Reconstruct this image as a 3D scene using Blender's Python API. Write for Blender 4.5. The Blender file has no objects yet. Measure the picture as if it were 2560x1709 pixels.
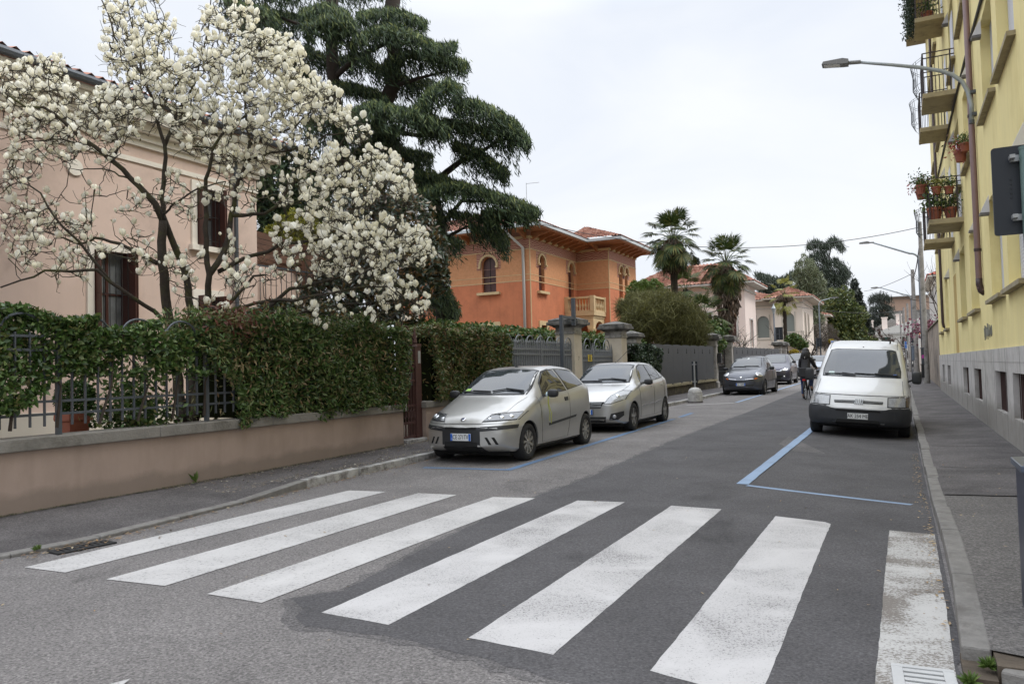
import bpy, bmesh, math, random
import numpy as np
from mathutils import Vector, Matrix, Euler
from mathutils.bvhtree import BVHTree
from mathutils.geometry import tessellate_polygon
random.seed(7)
RNG = np.random.default_rng(7)
R = math.radians
SC = bpy.context.scene
COL = SC.collection
PI = math.pi

# ---------------------------------------------------------------- camera
F = 1920.0          # focal length in survey pixels (2560 wide)
H = 1.45            # eye height
_up = Vector((-.0265, 1, -.0362)).normalized()
_vp = Vector(((2250 - 1280) / F, -(898 - 854.5) / F, -1.0))
_Y = (_vp - _up * _vp.dot(_up)).normalized()
_X = _Y.cross(_up)
MC = Matrix((_X, _Y, _up))            # camera axes -> world axes
cam = bpy.data.objects.new('camera', bpy.data.cameras.new('camera'))
COL.objects.link(cam)
cam.matrix_world = Matrix.Translation((0, 0, H)) @ MC.to_4x4()
cam.data.sensor_width = 36
cam.data.lens = F / 2560 * 36
cam.data.clip_start = 0.05
cam.data.clip_end = 2000
SC.camera = cam

# ---------------------------------------------------------------- sky and sun
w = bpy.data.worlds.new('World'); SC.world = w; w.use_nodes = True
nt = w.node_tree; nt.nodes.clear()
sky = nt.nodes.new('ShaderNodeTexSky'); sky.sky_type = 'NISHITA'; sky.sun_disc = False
SUN_EL, SUN_AZ = 52, 75               # azimuth: clockwise from +Y
sky.sun_elevation = R(SUN_EL); sky.sun_rotation = R(SUN_AZ)
sky.air_density = 1.0; sky.dust_density = 3.0; sky.ozone_density = 1.0
tc = nt.nodes.new('ShaderNodeTexCoord')
mp = nt.nodes.new('ShaderNodeMapping'); mp.inputs['Scale'].default_value = (1, 1, 2.6)
ns = nt.nodes.new('ShaderNodeTexNoise'); ns.inputs['Scale'].default_value = 1.7; ns.inputs['Detail'].default_value = 5
ns.inputs['Distortion'].default_value = 0.6
cr = nt.nodes.new('ShaderNodeValToRGB')
cr.color_ramp.elements[0].position = .3; cr.color_ramp.elements[0].color = (7.2, 7.75, 8.8, 1)
cr.color_ramp.elements[1].position = .68; cr.color_ramp.elements[1].color = (9.0, 9.25, 9.6, 1)
mx = nt.nodes.new('ShaderNodeMix'); mx.data_type = 'RGBA'; mx.inputs['Factor'].default_value = .93
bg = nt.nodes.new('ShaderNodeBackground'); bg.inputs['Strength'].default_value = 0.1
wo = nt.nodes.new('ShaderNodeOutputWorld')
L = nt.links.new
L(tc.outputs['Generated'], mp.inputs['Vector']); L(mp.outputs[0], ns.inputs['Vector']); L(ns.outputs['Fac'], cr.inputs['Fac'])
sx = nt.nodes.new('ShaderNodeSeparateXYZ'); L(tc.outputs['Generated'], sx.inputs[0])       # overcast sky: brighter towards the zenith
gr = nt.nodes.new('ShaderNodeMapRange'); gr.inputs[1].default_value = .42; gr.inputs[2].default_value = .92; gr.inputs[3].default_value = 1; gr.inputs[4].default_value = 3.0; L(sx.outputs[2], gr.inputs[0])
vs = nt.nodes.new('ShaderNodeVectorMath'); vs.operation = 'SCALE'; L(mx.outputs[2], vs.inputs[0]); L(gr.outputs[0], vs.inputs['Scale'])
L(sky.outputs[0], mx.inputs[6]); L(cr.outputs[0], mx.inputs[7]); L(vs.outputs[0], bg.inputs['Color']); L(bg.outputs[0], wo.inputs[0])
sl = bpy.data.lights.new('sun', 'SUN'); sl.energy = 1.3; sl.angle = R(14); sl.color = (1, .96, .9)
so = bpy.data.objects.new('sun', sl); COL.objects.link(so)
_d = Vector((math.sin(R(SUN_AZ)) * math.cos(R(SUN_EL)), math.cos(R(SUN_AZ)) * math.cos(R(SUN_EL)), math.sin(R(SUN_EL))))
so.rotation_euler = _d.to_track_quat('Z', 'Y').to_euler(); so.location = (0, 0, 60)
SC.view_settings.view_transform = 'Standard'; SC.view_settings.look = 'None'
SC.view_settings.gamma = 1; SC.view_settings.exposure = 0.18

# ---------------------------------------------------------------- survey: photo bearings -> world positions
def ray(u, v): return MC @ Vector(((u - 1280) / F, -(v - 854.5) / F, -1.0))
EYE = Vector((0, 0, H))
def AD(u, v, d):      # at distance d along the optical axis
    return EYE + ray(u, v) * d
def AX(u, v, x):
    r = ray(u, v); return EYE + r * (x / r.x)
def AY(u, v, y):
    r = ray(u, v); return EYE + r * (y / r.y)
def AZ(u, v, z=0):
    r = ray(u, v); return EYE + r * ((z - H) / r.z)
def clamp(v, a, b): return min(max(v, a), b)
def zg(x, y):         # street level: rises gently to the far left, gutter on the right
    z = .009 * clamp(y - 8, 0, 37) * clamp((.3 - x) / 4.5, .12, 1)
    if x > -1.7 and x < .31:
        z -= .085 * clamp((x + 1.7) / 1.95, 0, 1) * clamp((y - 7) / 4, 0, 1)
    return z

# ---------------------------------------------------------------- object helpers
ORG = {}
def tag(o, label=None, cat=None, group=None, kind=None):
    if label: o['label'] = label
    if cat: o['category'] = cat
    if group: o['group'] = group
    if kind: o['kind'] = kind
    return o
def thing(name, label, cat, loc=(0, 0, 0), rot=(0, 0, 0), group=None, local=False):
    o = bpy.data.objects.new(name, None); COL.objects.link(o)
    o.empty_display_size = .2
    o.location = loc; o.rotation_euler = rot
    ORG[o.name] = Vector((0, 0, 0)) if local else Vector(loc)
    return tag(o, label, cat, group)
def part(name, parent):      # an empty part that carries sub-parts
    o = bpy.data.objects.new(name, None); COL.objects.link(o); o.parent = parent
    ORG[o.name] = ORG[parent.name]; o.empty_display_size = .1
    return o
def link_mesh(name, me, m, parent=None):
    o = bpy.data.objects.new(name, me); COL.objects.link(o)
    if m is not None:
        for q in (m if isinstance(m, (list, tuple)) else [m]): me.materials.append(q)
    if parent is not None:
        o.parent = parent; org = ORG[parent.name]
        if org.length > 0: me.transform(Matrix.Translation(-org))
        ORG[o.name] = org
    else: ORG[o.name] = Vector((0, 0, 0))
    return o
def copy_tree(o, parent=None):
    c = o.copy(); COL.objects.link(c); c.parent = parent
    for ch in o.children: copy_tree(ch, c)
    return c

class MB:
    def __init__(s): s.v = []; s.f = []; s.mi = []; s.cm = 0
    def add(s, vs, fs):
        n = len(s.v); s.v += [tuple(p) for p in vs]; s.f += [tuple(i + n for i in f) for f in fs]; s.mi += [s.cm] * len(fs); return s
    def quad(s, a, b, c, d): return s.add([a, b, c, d], [(0, 1, 2, 3)])
    def box(s, x0, y0, z0, x1, y1, z1):
        if x0 > x1: x0, x1 = x1, x0
        if y0 > y1: y0, y1 = y1, y0
        if z0 > z1: z0, z1 = z1, z0
        return s.add([(x0, y0, z0), (x1, y0, z0), (x1, y1, z0), (x0, y1, z0), (x0, y0, z1), (x1, y0, z1), (x1, y1, z1), (x0, y1, z1)],
                     [(0, 3, 2, 1), (4, 5, 6, 7), (0, 1, 5, 4), (1, 2, 6, 5), (2, 3, 7, 6), (3, 0, 4, 7)])
    def obox(s, c, sx, sy, sz, M=None):      # oriented box about its centre
        M = M or Matrix.Identity(3); c = Vector(c)
        vs = [c + M @ Vector((a * sx / 2, b * sy / 2, d * sz / 2)) for d in (-1, 1) for a, b in ((-1, -1), (1, -1), (1, 1), (-1, 1))]
        return s.add(vs, [(0, 3, 2, 1), (4, 5, 6, 7), (0, 1, 5, 4), (1, 2, 6, 5), (2, 3, 7, 6), (3, 0, 4, 7)])
    def bar(s, a, b, w, h=None, up=(0, 0, 1)):   # rectangular bar from a to b
        a, b = Vector(a), Vector(b); h = h or w; d = (b - a)
        if d.length < 1e-6: return s
        d.normalize(); up = Vector(up)
        if abs(d.dot(up)) > .98: up = Vector((1, 0, 0)) if abs(d.x) < .9 else Vector((0, 1, 0))
        x = d.cross(up).normalized(); z = x.cross(d).normalized()
        vs = [p + x * (i * w / 2) + z * (j * h / 2) for p in (a, b) for i, j in ((-1, -1), (1, -1), (1, 1), (-1, 1))]
        return s.add(vs, [(0, 1, 2, 3), (7, 6, 5, 4), (0, 4, 5, 1), (1, 5, 6, 2), (2, 6, 7, 3), (3, 7, 4, 0)])
    def tube(s, pts, rad, n=8, cap=True):
        pts = [Vector(p) for p in pts]; k = len(pts)
        if not isinstance(rad, (list, tuple)): rad = [rad] * k
        ref = Vector((0, 0, 1)); rings = []; base = len(s.v); px = None
        for i, p in enumerate(pts):
            d = (pts[min(i + 1, k - 1)] - pts[max(i - 1, 0)])
            if d.length < 1e-9: d = Vector((0, 0, 1))
            d.normalize()
            if px is None:
                r = ref if abs(d.dot(ref)) < .95 else Vector((1, 0, 0))
                px = d.cross(r).normalized()
            else:
                px = (px - d * px.dot(d))
                px = px.normalized() if px.length > 1e-6 else d.orthogonal().normalized()
            py = d.cross(px)
            for j in range(n):
                a = 2 * PI * j / n; s.v.append(tuple(p + (px * math.cos(a) + py * math.sin(a)) * rad[i]))
        nf = 0
        for i in range(k - 1):
            for j in range(n):
                a = base + i * n + j; b = base + i * n + (j + 1) % n
                s.f.append((a, b, b + n, a + n)); nf += 1
        if cap:
            s.f.append(tuple(base + j for j in reversed(range(n)))); s.f.append(tuple(base + (k - 1) * n + j for j in range(n))); nf += 2
        s.mi += [s.cm] * nf; return s
    def lathe(s, prof, c, n=16, axis='z', sq=False, cap=True):   # prof: (r, h) list from bottom to top
        base = len(s.v); c = Vector(c); nf = 0
        for r, h in prof:
            for j in range(n):
                a = 2 * PI * (j + .5) / n
                k = 1.0
                if sq: k = 1 / max(abs(math.cos(a)), abs(math.sin(a)))
                p = (r * k * math.cos(a), r * k * math.sin(a), h)
                if axis == 'x': p = (h, p[0], p[1])
                elif axis == 'y': p = (p[0], h, p[1])
                s.v.append(tuple(c + Vector(p)))
        for i in range(len(prof) - 1):
            for j in range(n):
                a = base + i * n + j; b = base + i * n + (j + 1) % n
                s.f.append((a, b, b + n, a + n)); nf += 1
        if cap: s.f.append(tuple(base + j for j in reversed(range(n)))); s.f.append(tuple(base + (len(prof) - 1) * n + j for j in range(n))); nf += 2
        s.mi += [s.cm] * nf; return s
    def sweep_sq(s, prof, cx, cy, n=4):    # square pillar: prof (half width, z)
        return s.lathe([(r, h) for r, h in prof], (cx, cy, 0), 4, 'z', True)
    def prism(s, poly, o, ux, uy, un):     # 2D polygon extruded from o by un
        o, ux, uy, un = map(Vector, (o, ux, uy, un)); n = len(poly)
        P = [o + ux * a + uy * b for a, b in poly]
        tr = tessellate_polygon([[Vector((a, b, 0)) for a, b in poly]])
        vs = P + [p + un for p in P]
        fs = [tuple(t) for t in tr] + [tuple(i + n for i in reversed(t)) for t in tr]
        fs += [(i, (i + 1) % n, (i + 1) % n + n, i + n) for i in range(n)]
        return s.add(vs, fs)
    def build(s, name, m, parent=None, smooth=False, bevel=0, angle=None):
        me = bpy.data.meshes.new(name)
        me.from_pydata(s.v, [], s.f)
        if any(s.mi): me.polygons.foreach_set('material_index', s.mi)
        bm = bmesh.new(); bm.from_mesh(me)
        bmesh.ops.recalc_face_normals(bm, faces=bm.faces)
        if bevel:
            bmesh.ops.remove_doubles(bm, verts=bm.verts, dist=1e-5)
            es = [e for e in bm.edges if len(e.link_faces) == 2 and e.calc_face_angle(0) > .5]
            bmesh.ops.bevel(bm, geom=es, offset=bevel, segments=2, affect='EDGES', profile=.5, clamp_overlap=True)
        bm.to_mesh(me); bm.free()
        if smooth: me.polygons.foreach_set('use_smooth', [True] * len(me.polygons))
        if smooth and angle:
            try: me.set_sharp_from_angle(angle=R(angle))
            except Exception: pass
        me.update()
        return link_mesh(name, me, m, parent)

def wall_poly(mb, outer, holes, o, ux, uy, depth_vec):
    """flat wall with openings: outline and openings in (a,b); the reveals run along depth_vec."""
    o, ux, uy, dv = map(Vector, (o, ux, uy, depth_vec))
    polys = [[Vector((a, b, 0)) for a, b in outer]] + [[Vector((a, b, 0)) for a, b in h] for h in holes]
    flat = [p for pl in polys for p in pl]
    mb.add([o + ux * p.x + uy * p.y for p in flat], [tuple(t) for t in tessellate_polygon(polys)])
    for h in holes:
        n = len(h); P = [o + ux * a + uy * b for a, b in h]
        mb.add(P + [p + dv for p in P], [(i, (i + 1) % n, (i + 1) % n + n, i + n) for i in range(n)])
def rect(a0, b0, a1, b1): return [(a0, b0), (a1, b0), (a1, b1), (a0, b1)]
def arch(a0, b0, a1, b1, n=12):        # round-headed opening, b1 = crown
    r = (a1 - a0) / 2; c = (a0 + a1) / 2; s = b1 - r
    return [(a0, b0), (a1, b0)] + [(c + r * math.cos(t), s + r * math.sin(t)) for t in [PI * i / n for i in range(n + 1)]]

# ---------------------------------------------------------------- materials
def nodes(name):
    m = bpy.data.materials.new(name); m.use_nodes = True
    n = m.node_tree; b = n.nodes['Principled BSDF']; return m, n, b
def c4(c): return (c[0], c[1], c[2], 1)
def pbr(name, col, rough=.6, metal=0, spec=.5, coat=0, var=0, vscale=3, bump=0, bscale=60, emis=None, trans=0, ior=None, dirt=None, dscale=1.2, dlo=.5, dhi=.7, stretch=None, streak=0, base=None):
    m, n, b = nodes(name); N = n.nodes; LK = n.links.new
    b.inputs['Base Color'].default_value = c4(col); b.inputs['Roughness'].default_value = rough
    b.inputs['Metallic'].default_value = metal; b.inputs['Specular IOR Level'].default_value = spec
    b.inputs['Coat Weight'].default_value = coat; b.inputs['Coat Roughness'].default_value = .04
    if ior: b.inputs['IOR'].default_value = ior
    if trans: b.inputs['Transmission Weight'].default_value = trans
    if emis: b.inputs['Emission Color'].default_value = c4(emis[0]); b.inputs['Emission Strength'].default_value = emis[1]
    t = None
    if var or bump or dirt or streak or base:
        t = N.new('ShaderNodeTexCoord'); vec = t.outputs['Object']
        if stretch:
            mpn = N.new('ShaderNodeMapping'); mpn.inputs['Scale'].default_value = stretch; LK(vec, mpn.inputs['Vector']); vec2 = mpn.outputs[0]
        else: vec2 = vec
    src = None
    if var:
        x = N.new('ShaderNodeTexNoise'); x.inputs['Scale'].default_value = vscale; x.inputs['Detail'].default_value = 8; x.inputs['Roughness'].default_value = .62
        LK(vec2, x.inputs['Vector'])
        r = N.new('ShaderNodeValToRGB'); e = r.color_ramp.elements
        e[0].position = .25; e[1].position = .75
        e[0].color = c4([max(q * (1 - var), 0) for q in col]); e[1].color = c4([min(q * (1 + var), 1) for q in col])
        LK(x.outputs['Fac'], r.inputs['Fac']); src = r.outputs[0]
    if dirt:
        x = N.new('ShaderNodeTexNoise'); x.inputs['Scale'].default_value = dscale; x.inputs['Detail'].default_value = 9; x.inputs['Roughness'].default_value = .7
        LK(vec2, x.inputs['Vector'])
        mr = N.new('ShaderNodeMapRange'); mr.inputs[1].default_value = dlo; mr.inputs[2].default_value = dhi; LK(x.outputs['Fac'], mr.inputs[0])
        mixn = N.new('ShaderNodeMix'); mixn.data_type = 'RGBA'; LK(mr.outputs[0], mixn.inputs['Factor'])
        if src: LK(src, mixn.inputs[6])
        else: mixn.inputs[6].default_value = c4(col)
        mixn.inputs[7].default_value = c4(dirt); src = mixn.outputs[2]
    def darken(fac_out, colr):
        nonlocal src
        mixn = N.new('ShaderNodeMix'); mixn.data_type = 'RGBA'; LK(fac_out, mixn.inputs['Factor'])
        if src: LK(src, mixn.inputs[6])
        else: mixn.inputs[6].default_value = c4(col)
        mixn.inputs[7].default_value = c4(colr); src = mixn.outputs[2]
    if streak:      # rain streaks: narrow vertical runs of grime
        mpn = N.new('ShaderNodeMapping'); mpn.inputs['Scale'].default_value = (5, 5, .3); LK(vec, mpn.inputs['Vector'])
        x = N.new('ShaderNodeTexNoise'); x.inputs['Scale'].default_value = 1.3; x.inputs['Detail'].default_value = 7; LK(mpn.outputs[0], x.inputs['Vector'])
        mr = N.new('ShaderNodeMapRange'); mr.inputs[1].default_value = .52; mr.inputs[2].default_value = .78; mr.inputs[4].default_value = streak; LK(x.outputs['Fac'], mr.inputs[0]); darken(mr.outputs[0], [q * .55 for q in col])
    if base:        # splashed dirt and damp along the foot of the wall
        g_ = N.new('ShaderNodeNewGeometry'); sx_ = N.new('ShaderNodeSeparateXYZ'); LK(g_.outputs['Position'], sx_.inputs[0])
        x = N.new('ShaderNodeTexNoise'); x.inputs['Scale'].default_value = 3.5; x.inputs['Detail'].default_value = 8; LK(vec, x.inputs['Vector'])
        ma = N.new('ShaderNodeMath'); ma.operation = 'MULTIPLY_ADD'; ma.inputs[1].default_value = -base[1]; LK(x.outputs['Fac'], ma.inputs[0]); LK(sx_.outputs[2], ma.inputs[2])
        mr = N.new('ShaderNodeMapRange'); mr.inputs[1].default_value = base[0] - base[1] * .1; mr.inputs[2].default_value = base[0] - base[1] * .6; mr.inputs[3].default_value = 0; mr.inputs[4].default_value = base[3]; LK(ma.outputs[0], mr.inputs[0]); darken(mr.outputs[0], base[2])
    if src: LK(src, b.inputs['Base Color'])
    if bump:
        x = N.new('ShaderNodeTexNoise'); x.inputs['Scale'].default_value = bscale; x.inputs['Detail'].default_value = 4
        LK(vec, x.inputs['Vector'])
        bp = N.new('ShaderNodeBump'); bp.inputs['Strength'].default_value = bump; bp.inputs['Distance'].default_value = .02
        LK(x.outputs['Fac'], bp.inputs['Height']); LK(bp.outputs[0], b.inputs['Normal'])
    return m
def leafmat(name, cols, rough=.5, spec=.4, transl=.25):
    """each leaf its own tint (random per island)"""
    m, n, b = nodes(name); N = n.nodes; LK = n.links.new
    g = N.new('ShaderNodeNewGeometry'); r = N.new('ShaderNodeValToRGB'); e = r.color_ramp.elements
    k = len(cols)
    e[0].position = 0; e[0].color = c4(cols[0]); e[1].position = 1; e[1].color = c4(cols[-1])
    for i in range(1, k - 1):
        q = e.new(i / (k - 1)); q.color = c4(cols[i])
    LK(g.outputs['Random Per Island'], r.inputs['Fac']); LK(r.outputs[0], b.inputs['Base Color'])
    b.inputs['Roughness'].default_value = rough; b.inputs['Specular IOR Level'].default_value = spec
    if transl:
        t = N.new('ShaderNodeBsdfTranslucent'); ms = N.new('ShaderNodeMixShader'); ms.inputs[0].default_value = transl
        LK(r.outputs[0], t.inputs['Color']); LK(b.outputs[0], ms.inputs[1]); LK(t.outputs[0], ms.inputs[2])
        LK(ms.outputs[0], n.nodes['Material Output'].inputs['Surface'])
    return m
M = {}
def asphalt(name, base, amt=.35, speck=.5, rough=.85, patchc=None):
    m, n, b = nodes(name); N = n.nodes; LK = n.links.new
    t = N.new('ShaderNodeTexCoord'); V = t.outputs['Object']
    a = N.new('ShaderNodeTexNoise'); a.inputs['Scale'].default_value = 1.1; a.inputs['Detail'].default_value = 8; a.inputs['Roughness'].default_value = .6; LK(V, a.inputs['Vector'])
    r = N.new('ShaderNodeValToRGB'); e = r.color_ramp.elements; e[0].position = .3; e[1].position = .72
    e[0].color = c4([q * (1 - amt * .5) for q in base]); e[1].color = c4([q * (1 + amt * .5) for q in base]); LK(a.outputs['Fac'], r.inputs['Fac'])
    v = N.new('ShaderNodeTexVoronoi'); v.inputs['Scale'].default_value = 85; LK(V, v.inputs['Vector'])
    v2 = N.new('ShaderNodeTexNoise'); v2.inputs['Scale'].default_value = 55; v2.inputs['Detail'].default_value = 3; v2.inputs['Roughness'].default_value = .8; LK(V, v2.inputs['Vector'])
    hs = N.new('ShaderNodeMapRange'); hs.inputs[1].default_value = .3; hs.inputs[2].default_value = .7; hs.inputs[3].default_value = 1 - speck; hs.inputs[4].default_value = 1 + speck * 1.15
    LK(v2.outputs['Fac'], hs.inputs[0])
    bw = N.new('ShaderNodeSeparateColor'); LK(v.outputs['Color'], bw.inputs[0])
    h2 = N.new('ShaderNodeMapRange'); h2.inputs[3].default_value = 1 - speck * .6; h2.inputs[4].default_value = 1 + speck * .75; LK(bw.outputs[0], h2.inputs[0])
    mm = N.new('ShaderNodeMath'); mm.operation = 'MULTIPLY'; LK(hs.outputs[0], mm.inputs[0]); LK(h2.outputs[0], mm.inputs[1])
    mx = N.new('ShaderNodeVectorMath'); mx.operation = 'SCALE'; LK(r.outputs[0], mx.inputs[0]); LK(mm.outputs[0], mx.inputs['Scale'])
    st = N.new('ShaderNodeTexNoise'); st.inputs['Scale'].default_value = .45; st.inputs['Detail'].default_value = 10; st.inputs['Roughness'].default_value = .72; st.inputs['Distortion'].default_value = 1.2; LK(V, st.inputs['Vector'])
    sr = N.new('ShaderNodeMapRange'); sr.inputs[1].default_value = .56; sr.inputs[2].default_value = .72; sr.inputs[3].default_value = 1; sr.inputs[4].default_value = .6; LK(st.outputs['Fac'], sr.inputs[0])
    m2 = N.new('ShaderNodeVectorMath'); m2.operation = 'SCALE'; LK(mx.outputs[0], m2.inputs[0]); LK(sr.outputs[0], m2.inputs['Scale'])
    LK(m2.outputs[0], b.inputs['Base Color'])
    bp = N.new('ShaderNodeBump'); bp.inputs['Strength'].default_value = .5; bp.inputs['Distance'].default_value = .006; LK(mm.outputs[0], bp.inputs['Height']); LK(bp.outputs[0], b.inputs['Normal'])
    b.inputs['Roughness'].default_value = rough; b.inputs['Specular IOR Level'].default_value = .35
    return m
def paintmark(name, col, under, wear=.42, soft=.06, scale=55, big=.5):
    m, n, b = nodes(name); N = n.nodes; LK = n.links.new
    t = N.new('ShaderNodeTexCoord'); V = t.outputs['Object']
    a = N.new('ShaderNodeTexNoise'); a.inputs['Scale'].default_value = scale; a.inputs['Detail'].default_value = 6; a.inputs['Roughness'].default_value = .75; LK(V, a.inputs['Vector'])
    bg_ = N.new('ShaderNodeTexNoise'); bg_.inputs['Scale'].default_value = 1.6; bg_.inputs['Detail'].default_value = 6; bg_.inputs['Distortion'].default_value = .8; LK(V, bg_.inputs['Vector'])
    ad = N.new('ShaderNodeMath'); ad.operation = 'MULTIPLY_ADD'; ad.inputs[1].default_value = big; LK(bg_.outputs['Fac'], ad.inputs[0]); LK(a.outputs['Fac'], ad.inputs[2])
    mr = N.new('ShaderNodeMapRange'); mr.inputs[1].default_value = wear + big * .5 - soft - .1; mr.inputs[2].default_value = wear + big * .5 + soft - .1; LK(ad.outputs[0], mr.inputs[0])
    cv = N.new('ShaderNodeMapRange'); cv.inputs[1].default_value = .3; cv.inputs[2].default_value = .7; cv.inputs[3].default_value = .84; cv.inputs[4].default_value = 1.08; LK(bg_.outputs['Fac'], cv.inputs[0])
    sc = N.new('ShaderNodeVectorMath'); sc.operation = 'SCALE'; sc.inputs[0].default_value = col; LK(cv.outputs[0], sc.inputs['Scale'])
    mx = N.new('ShaderNodeMix'); mx.data_type = 'RGBA'; LK(mr.outputs[0], mx.inputs['Factor']); mx.inputs[6].default_value = c4(under); LK(sc.outputs[0], mx.inputs[7])
    LK(mx.outputs[2], b.inputs['Base Color']); b.inputs['Roughness'].default_value = .75
    bp = N.new('ShaderNodeBump'); bp.inputs['Strength'].default_value = .3; bp.inputs['Distance'].default_value = .004; LK(a.outputs['Fac'], bp.inputs['Height']); LK(bp.outputs[0], b.inputs['Normal'])
    return m

# ---------------------------------------------------------------- leaves
def leafmesh(name, C, A, size, aspect, m, parent, fold=.12, jitter=.3):
    """C centres (n,3), A long-axis directions (n,3); each leaf a folded pair of triangles"""
    n = len(C); C = np.asarray(C, float); A = np.asarray(A, float)
    A = A / (np.linalg.norm(A, axis=1, keepdims=True) + 1e-9)
    rnd = RNG.normal(size=(n, 3)); B = np.cross(A, rnd); B /= np.linalg.norm(B, axis=1, keepdims=True) + 1e-9
    Nn = np.cross(A, B)
    l = (np.asarray(size) * (1 + jitter * RNG.uniform(-1, 1, n)))[:, None]; w_ = l * aspect
    v = np.empty((n, 4, 3))
    v[:, 0] = C - A * l * .5
    v[:, 1] = C + B * w_ * .5 + Nn * w_ * fold
    v[:, 2] = C + A * l * .5
    v[:, 3] = C - B * w_ * .5 + Nn * w_ * fold
    return rawmesh(name, v.reshape(-1, 3), np.tile(np.array([[0, 1, 2], [0, 2, 3]]), (n, 1)) + np.repeat(np.arange(n) * 4, 2)[:, None], m, parent)
def rawmesh(name, V, T, m, parent, smooth=False):
    me = bpy.data.meshes.new(name); nv = len(V); k = T.shape[1]; nf = len(T)
    me.vertices.add(nv); me.vertices.foreach_set('co', np.ascontiguousarray(V, dtype=np.float32).ravel())
    me.loops.add(nf * k); me.loops.foreach_set('vertex_index', np.ascontiguousarray(T, dtype=np.int32).ravel())
    me.polygons.add(nf); me.polygons.foreach_set('loop_start', np.arange(nf, dtype=np.int32) * k)
    if smooth: me.polygons.foreach_set('use_smooth', [True] * nf)
    me.update(calc_edges=True); me.validate()
    return link_mesh(name, me, m, parent)
def rdir(n, bias=(0, 0, 0), s=1.0):
    return RNG.normal(size=(n, 3)) * s + np.array(bias)
def text_mesh(name, s, size, m, parent, loc, rot, extrude=.001, align='CENTER', sx=1.0):
    cu = bpy.data.curves.new(name, 'FONT'); cu.body = s; cu.size = size; cu.extrude = extrude; cu.align_x = align; cu.align_y = 'CENTER'
    t = bpy.data.objects.new(name, cu); COL.objects.link(t)
    dg = bpy.context.evaluated_depsgraph_get(); dg.update()
    me = bpy.data.meshes.new_from_object(t.evaluated_get(dg)); bpy.data.objects.remove(t)
    me.transform(Matrix.Translation(Vector(loc)) @ Euler(rot).to_matrix().to_4x4() @ Matrix.Diagonal((sx, 1, 1, 1)))
    me.materials.clear()
    return link_mesh(name, me, m, parent)
# ---------------------------------------------------------------- base materials
M['asphalt'] = asphalt('asphalt_old', (.158, .147, .141), .38, .5)
M['asphalt_new'] = asphalt('asphalt_patch', (.078, .0745, .076), .45, .36)
M['walk'] = asphalt('pavement_asphalt', (.098, .09, .088), .8, .45)
M['walk2'] = asphalt('pavement_rough', (.12, .112, .105), .35, .5)
M['kerb'] = pbr('kerb_stone', (.19, .18, .165), .8, var=.25, vscale=9, bump=.4, bscale=50, dirt=(.11, .1, .09), dscale=3.5, dlo=.5, dhi=.66)
M['kerbw'] = pbr('kerb_white_stone', (.42, .41, .39), .8, var=.25, vscale=9, bump=.4, bscale=50, dirt=(.13, .12, .11), dscale=4, dlo=.46, dhi=.62)
M['white_mark'] = paintmark('white_road_paint', (.48, .465, .45), (.18, .17, .165), wear=.5, scale=38, big=.22)
M['white_mark2'] = paintmark('white_road_paint_speckled', (.49, .475, .465), (.12, .115, .112), wear=.5, scale=80, big=.3)
M['white_worn'] = paintmark('white_road_paint_worn', (.45, .44, .42), (.17, .15, .13), wear=.6, scale=60, big=.85)
M['blue_mark'] = paintmark('blue_road_paint', (.1, .175, .29), (.14, .145, .15), wear=.49, scale=60, big=.5)
M['blue_pale'] = paintmark('pale_blue_road_paint', (.24, .33, .46), (.17, .2, .24), wear=.42, scale=60, big=.4)
M['soil'] = pbr('garden_soil', (.09, .07, .05), .95, var=.4, vscale=6, bump=.6, bscale=20)
M['earth'] = pbr('distant_ground', (.14, .13, .11), .95, var=.3, vscale=.5)
M['black'] = pbr('black_rubber', (.015, .015, .016), .6)
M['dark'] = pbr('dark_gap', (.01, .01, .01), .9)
M['iron'] = pbr('grey_painted_iron', (.075, .085, .098), .5, metal=.1, var=.12, vscale=12)
M['gate_iron'] = pbr('light_grey_painted_iron', (.17, .18, .19), .5, metal=.1, var=.12, vscale=12)
M['rust'] = pbr('brown_painted_iron', (.075, .032, .027), .55, var=.2, vscale=10)
M['galv'] = pbr('galvanised_steel', (.36, .37, .37), .45, metal=.4, var=.15, vscale=9)
M['concrete'] = pbr('weathered_concrete', (.3, .285, .265), .9, var=.2, vscale=5, bump=.4, bscale=40, dirt=(.11, .1, .09), dscale=3)
M['glass'] = pbr('window_glass', (.02, .025, .03), .06, spec=.8, var=.2, vscale=2)

# ---------------------------------------------------------------- draped sheets
def drape(name, poly, off, m, step=.8, zf=None, kind='structure', thick=0):
    """a polygon (x,y) cut on a grid and laid on the street surface"""
    zf = zf or (lambda x, y: zg(x, y))
    bm = bmesh.new(); bm.faces.new([bm.verts.new((x, y, 0)) for x, y in poly])
    xs = [p[0] for p in poly]; ys = [p[1] for p in poly]
    for ax_, lo, hi in ((0, min(xs), max(xs)), (1, min(ys), max(ys))):
        c = math.floor(lo / step) * step + step
        while c < hi:
            co = [0, 0, 0]; co[ax_] = c; no = [0, 0, 0]; no[ax_] = 1
            bmesh.ops.bisect_plane(bm, geom=bm.verts[:] + bm.edges[:] + bm.faces[:], plane_co=co, plane_no=no)
            c += step if c < 60 or ax_ == 0 else 6
    bmesh.ops.triangulate(bm, faces=bm.faces)
    for v in bm.verts: v.co.z = zf(v.co.x, v.co.y) + off
    bmesh.ops.recalc_face_normals(bm, faces=bm.faces)
    if bm.faces and sum(f.normal.z for f in bm.faces) < 0: bmesh.ops.reverse_faces(bm, faces=bm.faces)
    me = bpy.data.meshes.new(name); bm.to_mesh(me); bm.free()
    me.polygons.foreach_set('use_smooth', [True] * len(me.polygons))
    o = link_mesh(name, me, m)
    return tag(o, kind=kind)

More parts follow.
